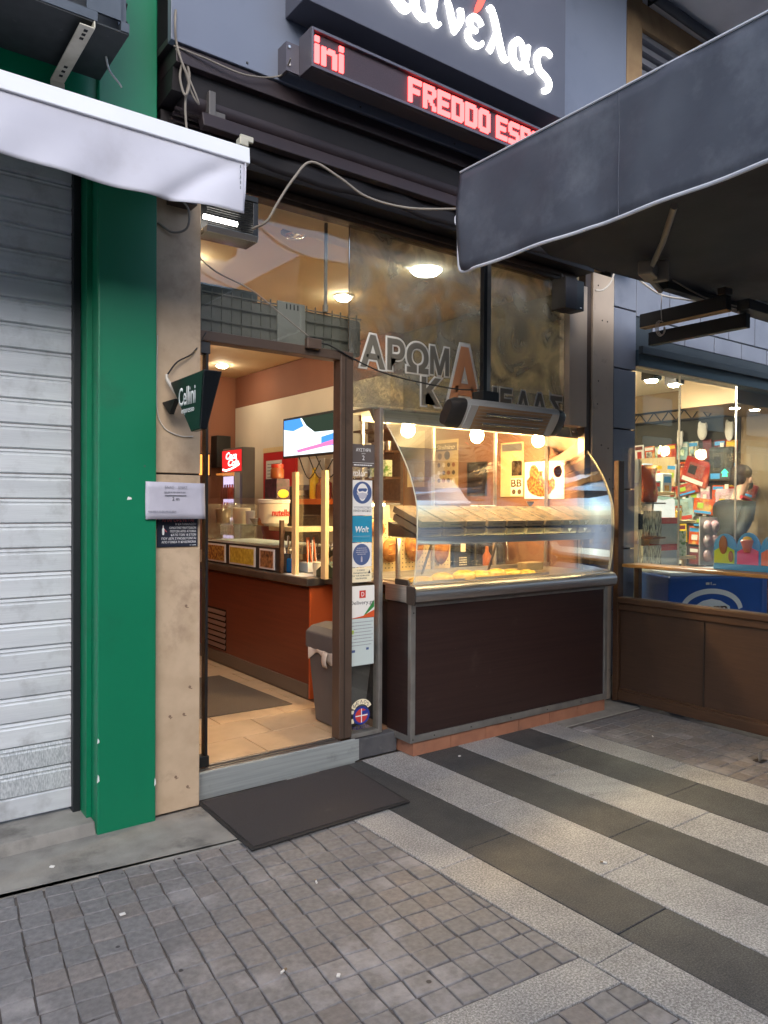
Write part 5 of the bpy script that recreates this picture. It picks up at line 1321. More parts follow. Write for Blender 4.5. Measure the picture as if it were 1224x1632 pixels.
MB().box(4.76, 9.2, 3.50, 3.66, 0.0, 0.149).build('plinth', 'concrete', kf)
# shell
struct('kiosk_wall_right', MB().box(8.0, 8.1, 3.67, 7.0, 0.0, 2.9), 'kiosk_wall')
struct('kiosk_wall_left', MB().box(4.60, 4.68, 3.67, 7.0, 0.0, 2.9), 'kiosk_ceiling')
struct('kiosk_wall_back', MB().box(4.60, 8.1, 7.0, 7.1, 0.0, 2.9), 'kiosk_wall')
struct('kiosk_floor', MB().box(4.73, 8.0, 3.67, 7.0, 0.0, 0.10), 'concrete')
struct('kiosk_ceiling', MB().box(4.60, 8.1, 3.67, 7.0, 2.86, 2.93), 'kiosk_ceiling')
for i, (x, y) in enumerate(((5.86, 3.92), (6.24, 3.93), (6.2, 5.2))):  # the deepest spot is added to brighten the kiosk
    t = thing('ceiling_spot', ('black box spotlight nearest the kiosk pillar', 'black box spotlight behind the first pane joint of the kiosk', 'black box spotlight deep inside the kiosk')[i], 'spotlight', (x, y, 2.64), group='kiosk spotlights')
    MB().box(x - .065, x + .065, y - .065, y + .065, 2.645, 2.80).build('housing', 'dark_plastic', t, bev=0.006)
    MB().box(x - .01, x + .01, y - .01, y + .01, 2.801, 2.859).build('stem', 'dark_plastic', t)
    disc_ = MB().lathe([(0.05, 0), (0.05, -0.012), (0.03, -0.018)], (x, y, 2.6445), 20).build('lens', 'kiosk_lamp', t, smooth=True)
struct('kiosk_bulkhead', MB().box(6.85, 7.99, 3.67, 4.25, 2.48, 2.855), 'kiosk_wall')
for i, (x, y) in enumerate(((7.05, 3.78), (7.32, 3.72))):
    t = thing('downlight', ('left recessed downlight in the kiosk bulkhead', 'right recessed downlight in the kiosk bulkhead')[i], 'downlight', (x, y, 2.47), group='kiosk downlights')
    MB().lathe([(0.055, 0), (0.055, -0.006), (0.045, -0.006)], (x, y, 2.4795), 20).build('ring', 'alu_white', t)
    MB().lathe([(0.044, 0), (0.044, -0.010)], (x, y, 2.479), 20).build('lens', 'kiosk_down', t)
# wall truss and wares
tz = thing('wall_truss', 'dark lattice truss along the top of the kiosk wares', 'truss', (7.9, 4.9, 2.5))
MB().tube([(7.93, 4.25, 2.64), (7.93, 5.6, 2.64)], 0.012, 6, False).tube([(7.93, 4.25, 2.52), (7.93, 5.6, 2.52)], 0.012, 6, False).build('chord', 'black', tz)
m_ = MB()
for i in range(13):
    y = 4.27 + i * .10; m_.tube([(7.93, y, 2.52 if i % 2 else 2.64), (7.93, y + .10, 2.64 if i % 2 else 2.52)], 0.007, 5, False)
m_.build('web', 'black', tz)
struct('kiosk_back_panel', MB().box(7.985, 7.998, 4.22, 5.6, 0.1, 2.52), 'kiosk_board')
one('wall_board', MB().box(7.94, 7.98, 4.99, 5.55, 1.74, 2.09), 'wood_light', 'plain pale wooden board on the kiosk shelves at the left', 'board', bev=0.004)
toys = [('toy_pack', 'red toy pack tilted on the kiosk wall', 4.70, 1.90, .17, .15, 'toy_red', 20), ('toy_pack', 'red and white toy pack below the tilted one', 4.82, 1.70, .14, .07, 'toy_red', -14), ('toy_pack', 'dark boxed toy hanging right of the red packs', 4.40, 1.98, .14, .19, 'toy_dark', 0),
        ('toy_pack', 'pale teal bag hanging low on the kiosk wall', 5.10, 1.45, .11, .17, 'toy_teal', 5), ('toy_pack', 'teal wrapped toy beside the pale teal bag', 4.86, 1.46, .14, .13, 'toy_teal', -8), ('toy_pack', 'orange toy pack in the middle of the kiosk wall', 4.60, 1.50, .13, .09, 'toy_orange', 6),
        ('toy_pack', 'pink patterned bag below the green exit lamp', 4.34, 1.50, .12, .20, 'toy_pink', 0), ('toy_pack', 'beige boxed toy under the orange pack', 4.60, 1.33, .14, .06, 'toy_dark', 0), ('toy_pack', 'small red pack at the right edge of the wares', 4.08, 1.68, .08, .07, 'toy_red', 18),
        ('toy_pack', 'dusky red bag left of the first pane joint', 5.12, 1.68, .13, .06, 'toy_red', 4)]
for n_, lab, y, z, hw, hh, mt, an in toys:
    t = thing(n_, lab, 'toy', (7.95, y, z), group='wares on the kiosk wall')
    rm = Matrix.Rotation(R(an), 3, 'X')
    MB().obox((7.93, y, z), (0.03, hw, hh), rm).build('pack', mt, t, bev=0.015)
    MB().obox(Vector((7.93, y, z)) + rm @ Vector((-.032, 0, hh * .1)), (0.003, hw * .6, hh * .55), rm).build('window', 'clear_plastic', t)
    MB().box(7.925, 7.935, y - .02, y + .02, z + hh * .9, z + hh + .05).build('hang_tab', 'toy_white', t)
    MB().obox(Vector((7.93, y, z)) + rm @ Vector((-.036, 0, -hh * .72)), (0.002, hw * .8, hh * .16), rm).build('printed_band', ('yellow', 'toy_white', 'sky_blue', 'letter_red')[int(abs(y * 37)) % 4], t)
    MB().obox(Vector((7.93, y, z)) + rm @ Vector((-.038, hw * .25, hh * .1)), (0.004, hw * .28, hh * .34), rm).build('toy_figure', ('toy_white', 'dark_plastic', 'yellow', 'lime')[int(abs(y * 53)) % 4], t, bev=.004)
rg = random.Random(21)
cols = ['toy_red', 'toy_teal', 'toy_pink', 'toy_orange', 'toy_dark', 'green_box', 'book', 'toy_white', 'yellow', 'maroon']
rown = ['top', 'second', 'third', 'fourth', 'fifth', 'bottom']
ORD9 = ORD + ['eighth', 'ninth']
for r_ in range(6):
    for c_ in range(9):
        y = 5.50 - c_ * .150 + rg.uniform(-.015, .015); z = 0.92 + (5 - r_) * .245 + rg.uniform(-.02, .02)
        t = thing('hanging_pack', '%s hanging pack from the left in the %s row of the kiosk wall' % (ORD9[c_], rown[r_]), 'pack', (7.97, y, z), group='packs hung on the kiosk wall')
        h_, w_ = rg.uniform(.085, .118), rg.uniform(.052, .072)
        rm = Matrix.Rotation(rg.uniform(-.09, .09), 3, 'X'); c0 = Vector((7.965 - .012 * (r_ % 2), y, z))
        MB().obox(c0, (0.012, w_, h_), rm).build('pack', rg.choice(cols), t, bev=0.008)
        MB().obox(c0 + rm @ Vector((-.0135, 0, h_ * .62)), (0.001, w_ * .85, h_ * .2), rm).build('label', rg.choice(('toy_white', 'red_lid', 'sky_blue', 'yellow', 'maroon')), t)
        MB().obox(c0 + rm @ Vector((-.016, rg.uniform(-.2, .2) * w_, -h_ * .2)), (0.006, w_ * rg.uniform(.3, .6), h_ * rg.uniform(.25, .45)), rm).build('content', rg.choice(cols + ['dark_plastic', 'lime', 'coral']), t, bev=0.004)
for i, (y, z, w, h) in enumerate(((4.90, 2.28, .035, .11), (4.62, 2.36, .06, .10), (4.30, 2.34, .05, .11))):
    one('glove_toy', MB().blob((7.90, y, z), (.03, w, h), 12, 8).blob((7.90, y - w * .7, z + h * .55), (.025, w * .35, h * .45), 8, 6).blob((7.90, y + w * .5, z + h * .7), (.025, w * .35, h * .5), 8, 6), 'toy_white',
        ('white glove-shaped toy nearest the pane joint under the truss', 'white glove-shaped toy in the middle under the truss', 'white glove-shaped toy at the right under the truss')[i], 'toy', 'white toys under the truss', smooth=True)
ex = thing('exit_lamp', 'small green running figure exit lamp among the kiosk wares', 'exit lamp', (7.6, 4.2, 1.86))
MB().box(7.60, 7.63, 4.12, 4.24, 1.80, 1.92).build('case', 'kiosk_dark', ex, bev=0.004)
MB().prism([(4.15, 1.825), (4.21, 1.825), (4.20, 1.86), (4.22, 1.865), (4.18, 1.905), (4.14, 1.865), (4.16, 1.86)], 'x', 7.595, 7.5995).build('figure', 'exit_green', ex)
# stands just behind the glass
bk = thing('magazine_rack', 'narrow rack of printed packs just inside the kiosk door edge', 'rack', (5.52, 3.75, 0.1))
MB().box(5.40, 5.70, 3.80, 3.82, 0.10, 1.80).build('back', 'kiosk_ceiling', bk)
for z in (.62, .92, 1.22, 1.52): MB().box(5.40, 5.70, 3.66, 3.799, z, z + .012).build('shelf', 'wood_brown', bk)
for z in (.64, .94, 1.24):
    for i in range(3): MB().box(5.415 + i * .093, 5.50 + i * .093, 3.69, 3.72, z, z + .22).build('pack', 'book', bk, bev=0.002)
bg = thing('snack_bag', 'glossy orange snack bag at the top of the narrow rack', 'bag', (5.55, 3.74, 1.535))
MB().grid(lambda u, v: (5.44 + .22 * u + .02 * math.sin(v * 7), 3.73 - .05 * math.sin(u * 3.14) * math.sin(v * 3.14), 1.536 + v * .32), 10, 10).build('film', 'toy_orange', bg, smooth=True, solid=0.01)
MB().box(5.46, 5.60, 3.725, 3.735, 1.77, 1.87).build('header', 'header_glow', bg, bev=0.003)  # card header with a glow of its own in place of lamplight
cd = thing('carton_display', 'grey and red scalloped carton display behind the kiosk glass', 'display', (5.82, 3.76, 0.1))
wav = lambda z0, z1, x0, x1, y0: [(x0 + .02 * math.sin((z - z0) * 14), z) for z in [z0 + (z1 - z0) * i / 8 for i in range(9)]] + [(x1 - .02 * math.sin((z - z0) * 14), z) for z in [z1 - (z1 - z0) * i / 8 for i in range(9)]]
for z0, z1, mt, nm in ((.10, .98, 'display_grey', 'carton'), (.981, 1.11, 'display_grey', 'carton'), (1.111, 1.165, 'freezer_red', 'red_band'), (1.166, 1.345, 'display_grey', 'carton'), (1.346, 1.40, 'freezer_red', 'red_band')):
    MB().prism(wav(z0, z1, 5.66, 5.97, 0), 'y', 3.70 if nm == 'carton' else 3.695, 3.82).build(nm, mt, cd)
MB().prism([(5.66, 1.401), (5.97, 1.401), (5.96, 1.56), (5.92, 1.57), (5.80, 1.55), (5.68, 1.565)], 'y', 3.74, 3.76).build('glow_header', 'header_glow', cd)  # carton top glows by itself, its bright look put into the material
one('kiosk_shelf', MB().box(5.72, 6.26, 3.92, 4.2, 1.585, 1.615), 'wood_light', 'short pale wooden shelf high behind the carton display', 'shelf', bev=0.003)
sl = thing('wooden_shelving', 'low pale wooden shelves behind the first pane joint of the kiosk', 'shelving', (6.2, 4.0, 0.1))
MB().box(5.95, 6.42, 3.80, 4.1, 1.345, 1.372).box(5.95, 6.42, 3.80, 4.1, 1.01, 1.035).box(6.22, 6.26, 3.80, 3.83, .10, 1.0095).box(6.0, 6.03, 3.80, 3.83, .10, 1.0095).build('board', 'wood_light', sl, bev=0.003)
for i, (x, z, w, h, mt, lab) in enumerate(((6.02, 1.373, .09, .17, 'toy_dark', 'dark carton on the upper board of the pale kiosk shelves'), (6.33, 1.373, .07, .13, 'toy_orange', 'orange carton at the end of the upper kiosk shelf board'),
        (5.76, 1.616, .10, .16, 'toy_red', 'red carton on the short high kiosk shelf'), (5.95, 1.616, .11, .12, 'toy_teal', 'teal carton on the short high kiosk shelf'), (6.14, 1.616, .09, .19, 'toy_white', 'white carton at the end of the short high kiosk shelf'))):
    t = thing('shelf_carton', lab, 'carton', (x, 3.95, z), group='cartons on the kiosk shelves')
    MB().box(x - w * .8, x + w * .8, 3.93, 4.05, z, z + h).build('carton', mt, t, bev=.004)
    MB().box(x - w * .6, x + w * .6, 3.9285, 3.9296, z + h * .55, z + h * .85).build('label', ('yellow', 'toy_white', 'toy_white', 'letter_red', 'sky_blue')[i], t)
    MB().box(x - w * .5, x + w * .3, 3.9285, 3.9296, z + h * .15, z + h * .42).build('picture', ('coral', 'maroon', 'yellow', 'toy_white', 'toy_orange')[i], t)
one('green_carton', MB().box(6.0, 6.30, 3.83, 4.0, 1.036, 1.27), 'green_box', 'white and green printed carton on the low kiosk shelves', 'carton', bev=0.004)
one('candy_tub', MB().lathe([(.05, 0), (.055, .08), (.05, .085)], (6.20, 3.88, 1.373), 14), 'yellow', 'yellow tub on the upper kiosk shelf board', 'tub', smooth=True)
eg = thing('egg_pack', 'white hanging pack of surprise eggs behind the middle kiosk pane', 'pack', (6.5, 3.72, 0.95))
MB().box(6.36, 6.66, 3.73, 3.74, .95, 1.40).build('card', 'toy_white', eg)
for r_ in range(3):
    for c_ in range(2): MB().blob((6.44 + c_ * .13, 3.70, 1.04 + r_ * .135), (.052, .035, .06), 12, 8).build('egg', 'toy_pink', eg, smooth=True)
one('pink_sign', MB().blob((7.28, 3.70, 1.06), (.05, .012, .045), 16, 8), 'coral', 'small orange face badge above the ice cream board', 'badge', smooth=True)

# person walking inside the kiosk
pe = thing('person', 'person in a dark olive jacket and black face mask leaning forward inside the kiosk', 'person', (7.25, 3.95, 0.10))
def skin(name, verts, edges, mat, parent, sub=2, root=0):
    me = bpy.data.meshes.new(name); M = wm(parent).inverted()
    me.from_pydata([M @ Vector(v[:3]) for v in verts], edges, []); me.update()
    o = bpy.data.objects.new(name, me); C.objects.link(o); o.parent = parent
    me.materials.append(MATS[mat])
    md = o.modifiers.new("skin", 'SKIN'); md.use_smooth_shade = True
    me_s = me.skin_vertices[0].data if me.skin_vertices else None
    if me_s is None:
        bpy.context.view_layer.objects.active = o
        bm = bmesh.new(); bm.from_mesh(me); bm.verts.layers.skin.verify(); bm.to_mesh(me); bm.free(); me_s = me.skin_vertices[0].data
    for i, v in enumerate(verts):
        me_s[i].radius = (v[3], v[4] if len(v) > 4 else v[3]); me_s[i].use_root = (i == root)
    md2 = o.modifiers.new("subd", 'SUBSURF'); md2.levels = sub; md2.render_levels = sub
    return o
X0, Y0 = 7.22, 3.95
body = [(X0, Y0, 1.02, .11, .09), (X0 + .05, Y0, 1.22, .10, .08), (X0 + .14, Y0, 1.45, .10, .08), (X0 + .21, Y0, 1.58, .06, .055), (X0 + .26, Y0 - .01, 1.68, .062, .06), (X0 + .30, Y0 - .01, 1.76, .085, .095), (X0 + .315, Y0 - .01, 1.86, .07, .085),
        (X0 + .11, Y0 - .17, 1.49, .045), (X0 - .10, Y0 - .25, 1.36, .04), (X0 - .25, Y0 - .25, 1.22, .04), (X0 - .08, Y0 - .32, 1.07, .034), (X0 + .02, Y0 - .33, 1.02, .03),
        (X0 + .14, Y0 + .17, 1.49, .045), (X0 + .30, Y0 + .22, 1.27, .045), (X0 + .50, Y0 + .10, 1.16, .034), (X0 + .56, Y0 + .08, 1.14, .03),
        (X0 - .02, Y0 - .10, .94, .09), (X0 + .14, Y0 - .10, .58, .065), (X0 + .08, Y0 - .10, .18, .045), (X0 + .22, Y0 - .10, .13, .035),
        (X0 - .02, Y0 + .10, .94, .09), (X0 - .06, Y0 + .10, .56, .065), (X0 - .26, Y0 + .10, .20, .045), (X0 - .14, Y0 + .10, .13, .035)]
bed = [(0, 1), (1, 2), (2, 3), (3, 4), (4, 5), (5, 6), (2, 7), (7, 8), (8, 9), (9, 10), (10, 11), (2, 12), (12, 13), (13, 14), (14, 15), (0, 16), (16, 17), (17, 18), (18, 19), (0, 20), (20, 21), (21, 22), (22, 23)]
skin('body', body, bed, 'skin', pe)
jk = [(v[0], v[1], v[2], v[3] + .055, (v[4] if len(v) > 4 else v[3]) + .055) for v in (body[0], body[1], body[2], body[7], body[8], body[9], body[10], body[12], body[13], body[14])]
for q_ in (3, 4, 5, 7, 8): jk[q_] = jk[q_][:3] + (.072, .072)
jk[6] = jk[6][:3] + (.052, .052)
jk.append((X0 + .185, Y0, 1.55, .10, .095))
skin('jacket', jk, [(0, 1), (1, 2), (2, 3), (3, 4), (4, 5), (5, 6), (2, 7), (7, 8), (8, 9), (2, 10)], 'jacket', pe)
tz_ = [(v[0], v[1], v[2], v[3] + .02, (v[4] if len(v) > 4 else v[3]) + .02) for v in (body[0], body[16], body[17], body[18], body[20], body[21], body[22])]
skin('trousers', tz_, [(0, 1), (1, 2), (2, 3), (0, 4), (4, 5), (5, 6)], 'trousers', pe)
MB().blob((X0 + .285, Y0, 1.855), (.105, .105, .085), 18, 12, 0.10, 3).blob((X0 + .235, Y0 + .01, 1.79), (.06, .09, .08), 14, 9, 0.1, 4).build('hair', 'hair', pe, smooth=True)
MB().blob((X0 + .345, Y0 - .02, 1.725), (.062, .075, .058), 14, 9).build('face_mask', 'black', pe, smooth=True)
MB().blob((X0 + .392, Y0 - .02, 1.775), (.014, .014, .022), 8, 6).build('nose', 'skin', pe, smooth=True)
for q in (-.045, .025): MB().blob((X0 + .378, Y0 + q, 1.795), (.010, .014, .008), 8, 6).build('eye', 'hair', pe, smooth=True)
MB().blob((X0 + .275, Y0 - .108, 1.775), (.022, .012, .032), 8, 6).build('ear', 'skin', pe, smooth=True)
MB().tube([(X0 + .10, Y0 - .10, 1.60), (X0 + .22, Y0 - .13, 1.55), (X0 + .30, Y0 - .10, 1.42), (X0 + .29, Y0 - .06, 1.30)], 0.022).build('red_lining', 'red_cloth', pe, smooth=True)
for hx, hy, hz, dx in ((X0 + .03, Y0 - .335, 1.0, .05), (X0 + .58, Y0 + .07, 1.13, .08)):
    m_ = MB().blob((hx, hy, hz), (.045, .018, .04), 10, 7)
    for q in range(4): m_.tube([(hx + dx * .3, hy, hz + .025 - q * .016), (hx + dx, hy - .004, hz + .012 - q * .018), (hx + dx * 1.5 - abs(q - 1.5) * .008, hy - .012, hz - .012 - q * .018)], 0.0085, 6)
    m_.tube([(hx, hy - .012, hz + .02), (hx + dx * .5, hy - .035, hz + .035), (hx + dx * .9, hy - .045, hz + .03)], 0.0095, 6)
    m_.build('hand', 'skin', pe, smooth=True)

for o in list(bpy.data.objects):
    if o not in _before and o.parent is None: o.location += Vector((0.165, 0.12, 0.02 if o.name.startswith('kiosk') else 0.0))
# ------------------------------------------------------------------ wooden terrace partition
wp = thing('terrace_partition', 'brown wooden terrace partition with glass panes and a wide ledge', 'partition', (4.83, 2.2, 0))
YB, YE = 0.6, 3.50
MB().box(4.815, 4.885, YB, YE, 0.03, 0.105).build('bottom_rail', 'wood_brown', wp, bev=0.006)
MB().box(4.824, 4.882, YB, YE, 0.1055, 0.122).build('bead', 'wood_brown', wp, bev=0.003)
MB().box(4.818, 4.885, YB, YE, 0.715, 0.765).build('top_rail', 'wood_brown', wp, bev=0.004)
MB().box(4.798, 4.89, YB, YE, 0.7655, 0.812).build('sill', 'wood_brown', wp, bev=0.008)
ye = [3.50, 2.815, 2.125, 1.435, 0.745]
for a, b in zip(ye, ye[1:]): MB().box(4.838, 4.870, b + .004, a - .004, 0.1225, 0.7145).build('wood_panel', 'wood_panel', wp)
for y in ye[1:]: MB().box(4.829, 4.8695, y - .0035, y + .0035, 0.1225, 0.7145).build('panel_seam', 'bronze_dark', wp)
MB().box(4.815, 4.885, 3.503, 3.548, 0.02, 1.845).build('end_post', 'wood_brown', wp, bev=0.004)
MB().box(4.845, 4.853, YB, 3.502, 0.8125, 1.935).build('glass_pane', 'pane', wp)
MB().box(4.856, 5.06, YB, 3.50, 1.036, 1.062).build('ledge', 'wood_ledge', wp, bev=0.006)
for y in (3.4, 2.4, 1.4): MB().box(4.90, 4.94, y - .02, y + .02, 0.02, 1.0355).build('ledge_leg', 'wood_brown', wp)
# freezer behind the partition
fz = thing('chest_freezer', 'blue chest freezer with a white arched logo behind the partition glass', 'freezer', (5.22, 3.33, 0), 0)
th_ = R(-27)
fz.rotation_euler = (0, 0, th_)
MB().box(0, .98, 0, .50, .05, .955).build('body', 'freezer_blue', fz, local=True, bev=0.015)
MB().box(.02, 1.50, .02, .52, .956, .985).build('lid', 'freezer_white', fz, local=True, bev=0.008)
MB().box(.985, 1.50, .03, .50, .05, .90).build('white_body', 'freezer_white', fz, local=True, bev=0.015)
pts = [(1.06 + .40 * u, v) for u, v in ((0, .62), (1.1, .62), (1.1, .80), (.2, .82), (.05, .78))]
MB().prism(pts, 'y', 0.0265, 0.029).build('red_label', 'freezer_red', fz, local=True)
arch = [(0.36 + .27 * math.cos(R(a)), .66 + .20 * math.sin(R(a)) ** .8) for a in range(10, 171, 8)]
inn = [(0.36 + .235 * math.cos(R(a)), .655 + .165 * math.sin(R(a)) ** .8) for a in range(170, 9, -8)]
MB().prism(arch + inn, 'y', -.0035, -.001).build('logo_arch', 'freezer_white', fz, local=True)
MB().prism([(0.195, .63), (.525, .63), (.515, .72), (.435, .765), (.36, .78), (.285, .765), (.205, .72)], 'y', -.0035, -.001).build('logo_field', 'freezer_white', fz, local=True)
text(fz, 'lettering', 'corn', (.225, .495, .665, .725), -.004, '-Y', 'wood_brown', 0.0012, local=True, bold=0.02)
MB().box(.31, .34, -.003, -.001, .89, .908).box(.35, .357, -.003, -.001, .888, .912).box(.367, .395, -.003, -.001, .888, .895).build('faded_mark', 'display_grey', fz, local=True)
ib = thing('ice_cream_board', 'colourful lobed ice cream board standing on the wooden partition ledge', 'board', (4.99, 2.81, 1.063))
ib.rotation_euler = (0, 0, R(-88)); ib.scale = (0.60, 1.0, 0.86)
MB().box(-.05, .80, 0, .012, 0.0, .05).build('base', 'sky_blue', ib, local=True, bev=0.003)
lob = [(-.05, .05)] + [(-.05 + .27 * i + .135 - .135 * math.cos(R(a)), .17 + (.12 + .015 * (i == 1)) * math.sin(R(a))) for i in range(3) for a in range(0, 181, 18)] + [(.76, .05)]
MB().prism(lob, 'y', 0.0, .012).build('board', 'sky_blue', ib, local=True)
for i, mt in enumerate(('lime', 'pink', 'coral')):
    MB().prism([(-.04 + .27 * i, .052), (.20 + .27 * i, .052), (.20 + .27 * i, .16), (.08 + .27 * i, .20), (-.04 + .27 * i, .15)], 'y', -.004, -.001).build('coloured_field', mt, ib, local=True)
MB().blob((.07, -.006, .20), (.05, .005, .075), 16, 10).build('ice_cream', 'egg_brown', ib, local=True, smooth=True)
MB().blob((.16, -.006, .11), (.03, .005, .045), 16, 10).build('ice_cream', 'egg_brown', ib, local=True, smooth=True)
MB().lathe([(.03, 0), (.065, .09), (.05, .10)], (.35, -.006, .15), 20).build('cup', 'coral', ib, local=True, smooth=True)
MB().blob((.35, -.008, .25), (.055, .01, .025), 16, 8).build('ice_cream', 'yellow', ib, local=True, smooth=True)
MB().prism([(.58, .25), (.68, .25), (.63, .08)], 'y', -.008, -.005).build('cone', 'dark_plastic', ib, local=True)
MB().blob((.63, -.008, .255), (.06, .01, .035), 16, 8).build('ice_cream', 'waffle', ib, local=True, smooth=True)

# ------------------------------------------------------------------ inside the shop
ct = thing('service_counter', 'long service counter with dark orange front running into the shop', 'counter', (3.1, 5.8, 0.13))
MB().box(2.715, 2.735, 4.535, 8.4, 0.235, 0.905).build('front_panel', 'counter_orange', ct)
MB().box(2.715, 3.35, 4.515, 4.534, 0.133, 0.93).build('end_panel', 'counter_end', ct)
MB().box(2.736, 3.35, 4.535, 8.4, 0.133, 0.93).build('carcass', 'wall_brown', ct)
MB().box(2.705, 2.7355, 4.535, 8.4, 0.133, 0.234).build('skirting', 'skirting', ct, bev=0.003)
MB().box(2.665, 3.40, 4.48, 8.4, 0.931, 0.985).build('worktop', 'counter_top', ct, bev=0.006)
MB().box(2.80, 3.40, 4.18, 4.479, 0.945, 0.985).build('flap', 'counter_top', ct, bev=0.006)
for i in range(7): MB().obox((2.709, 6.10, 0.28 + i * .048), (0.004, 0.20, 0.016), Matrix.Rotation(R(25), 3, 'Y')).build('vent_slat', 'steel', ct)
MB().box(2.7135, 2.7145, 5.89, 6.31, 0.25, 0.60).build('vent_back', 'dark_hole', ct)
MB().box(2.955, 2.985, 4.486, 4.512, 0.72, 0.93).build('wooden_leg', 'wood_light', ct)  # pale wooden leg against the counter end
MB().obox((3.05, 4.47, .80), (0.008, 0.008, 0.16), Matrix.Rotation(R(-28), 3, 'Y')).build('flap_stay', 'dark_plastic', ct)
# bin
bn_ = thing('waste_bin', 'grey swing-top waste bin with a bin bag beside the door jamb', 'bin', (2.58, 3.93, 0.133))
def frus(mb, cx, cy, z0, z1, a0, b0, a1, b1):
    mb.add([(cx - a0, cy - b0, z0), (cx + a0, cy - b0, z0), (cx + a0, cy + b0, z0), (cx - a0, cy + b0, z0), (cx - a1, cy - b1, z1), (cx + a1, cy - b1, z1), (cx + a1, cy + b1, z1), (cx - a1, cy + b1, z1)],
           [(3, 2, 1, 0), (4, 5, 6, 7), (0, 1, 5, 4), (1, 2, 6, 5), (2, 3, 7, 6), (3, 0, 4, 7)]); return mb
frus(MB(), 2.58, 3.93, .135, .60, .10, .13, .135, .165).build('body', 'grey_plastic', bn_, bev=0.015, seg=3)
MB().prism([(2.432, .598), (2.730, .598), (2.728, .70), (2.68, .735), (2.58, .75), (2.48, .735), (2.434, .70)], 'y', 3.75, 4.11).build('lid', 'grey_plastic', bn_, bev=0.012, seg=3)
MB().grid(lambda u, v: (2.58 + (.146 + .006 * math.sin(u * 40)) * (1 if u < .5 else -1) * min(1, abs(math.cos(u * 6.2832)) * 1.6) * (1 if math.cos(u * 6.2832) * (1 if u < .5 else -1) > 0 else -1), 3.93 + .178 * math.sin(u * 6.2832), .605 - v * (.05 + .03 * math.sin(u * 23))), 60, 3).build('bin_bag', 'bag_film', bn_, smooth=True, solid=0.002)
MB().grid(lambda u, v: (2.425 - .012 * math.sin(v * 3), 3.83 + u * .05, .60 - v * .09), 4, 5).build('bag_knot', 'bag_film', bn_, smooth=True, solid=0.004)

# glass vitrine on the counter
vt = thing('cake_vitrine', 'glass counter vitrine with cakes and framed food pictures', 'vitrine', (3.0, 5.7, 0.985))
MB().box(2.735, 2.743, 4.98, 6.42, 1.175, 1.55).build('front_glass', 'pane_clear', vt)
MB().box(2.745, 3.25, 4.98, 4.986, 1.175, 1.42).build('end_glass', 'pane_clear', vt)
MB().box(2.745, 3.25, 4.988, 6.42, 1.325, 1.332).build('glass_shelf', 'pane_green', vt)
MB().box(2.725, 2.760, 4.98, 6.42, 0.986, 1.170).build('picture_panel', 'dark_plastic', vt)
MB().box(2.72, 3.26, 4.98, 6.42, 1.171, 1.1745).build('base_edge', 'steel', vt)
for (y0, y1, mt) in ((5.05, 5.29, 'photo_choc'), (5.37, 5.84, 'photo_yellow'), (5.92, 6.38, 'photo_food')):
    f_ = MB().box(2.716, 2.7245, y0, y1, 1.0, 1.155).build('picture_frame', 'sign_white', vt)
    MB().box(2.7135, 2.7158, y0 + .018, y1 - .018, 1.014, 1.141).build('food_photo', mt, f_)
MB().box(2.72, 2.75, 4.955, 4.979, 0.986, 1.38).build('corner_post', 'wood_brown', vt)
MB().box(2.75, 3.26, 6.40, 6.42, 1.175, 1.5).build('rear_panel', 'clear_plastic', vt)
MB().box(2.80, 3.22, 5.02, 6.38, 1.176, 1.18).build('tray', 'paper_white', vt)
one('glass_jar', MB().lathe([(.07, 0), (.075, .01), (.075, .14), (.05, .16), (.05, .18)], (2.85, 6.1, 1.333), 18), 'clear_plastic', 'wide clear jar on the upper vitrine shelf', 'jar', smooth=True)
one('cream_tub', MB().lathe([(.07, 0), (.078, .13), (.07, .135)], (2.84, 5.86, 1.333), 18), 'cream', 'cream tub on the upper vitrine shelf', 'tub', smooth=True)
one('kraft_tub', MB().lathe([(.06, 0), (.068, .12), (.06, .125)], (2.86, 6.28, 1.333), 18), 'kraft', 'brown tub at the far end of the vitrine shelf', 'tub', smooth=True)
one('white_cup', MB().lathe([(.035, 0), (.04, .11), (.034, .112)], (2.84, 5.70, 1.333), 14), 'paper_white', 'white cup near the front of the vitrine shelf', 'cup', smooth=True)
ck = thing('layer_cake', 'brown layer cake on the vitrine shelf', 'cake', (2.88, 5.5, 1.333))
MB().lathe([(.075, 0), (.075, .03)], (2.88, 5.48, 1.333), 20).build('sponge', 'bread', ck, smooth=True)
MB().lathe([(.076, .0301), (.07, .055)], (2.88, 5.48, 1.333), 20).build('icing', 'amber', ck, smooth=True)
one('bowl', MB().lathe([(.03, 0), (.06, .05), (.055, .052)], (2.84, 5.58, 1.333), 16), 'steel', 'small shiny bowl at the corner of the vitrine', 'bowl', smooth=True)
one('display_block', MB().box(2.78, 3.18, 4.80, 5.26, 1.295, 1.330) , 'wood_light', 'pale wooden board carrying the hazelnut spread tub', 'board', bev=0.004)
nb = thing('spread_tub', 'large white tub of hazelnut spread on the counter', 'tub', (2.95, 5.2, 1.416))
NX, NY = 2.93, 5.45
MB().lathe([(.105, 0), (.118, .015), (.125, .17), (.118, .175)], (NX, NY, 1.333), 28).build('tub', 'tub', nb, smooth=True)
MB().lathe([(.130, 0), (.132, .028), (.12, .034)], (NX, NY, 1.508), 28).build('lid', 'paper_white', nb, smooth=True)
text(nb, 'lettering', 'nutella', (NX - .088, NX + .072, 1.405, 1.46), NY - .129, '-Y', 'letter_red', 0.004, bold=0.02)
jr = thing('spread_jar', 'orange jar with a red lid on top of the picture box', 'jar', (2.95, 5.5, 1.70))
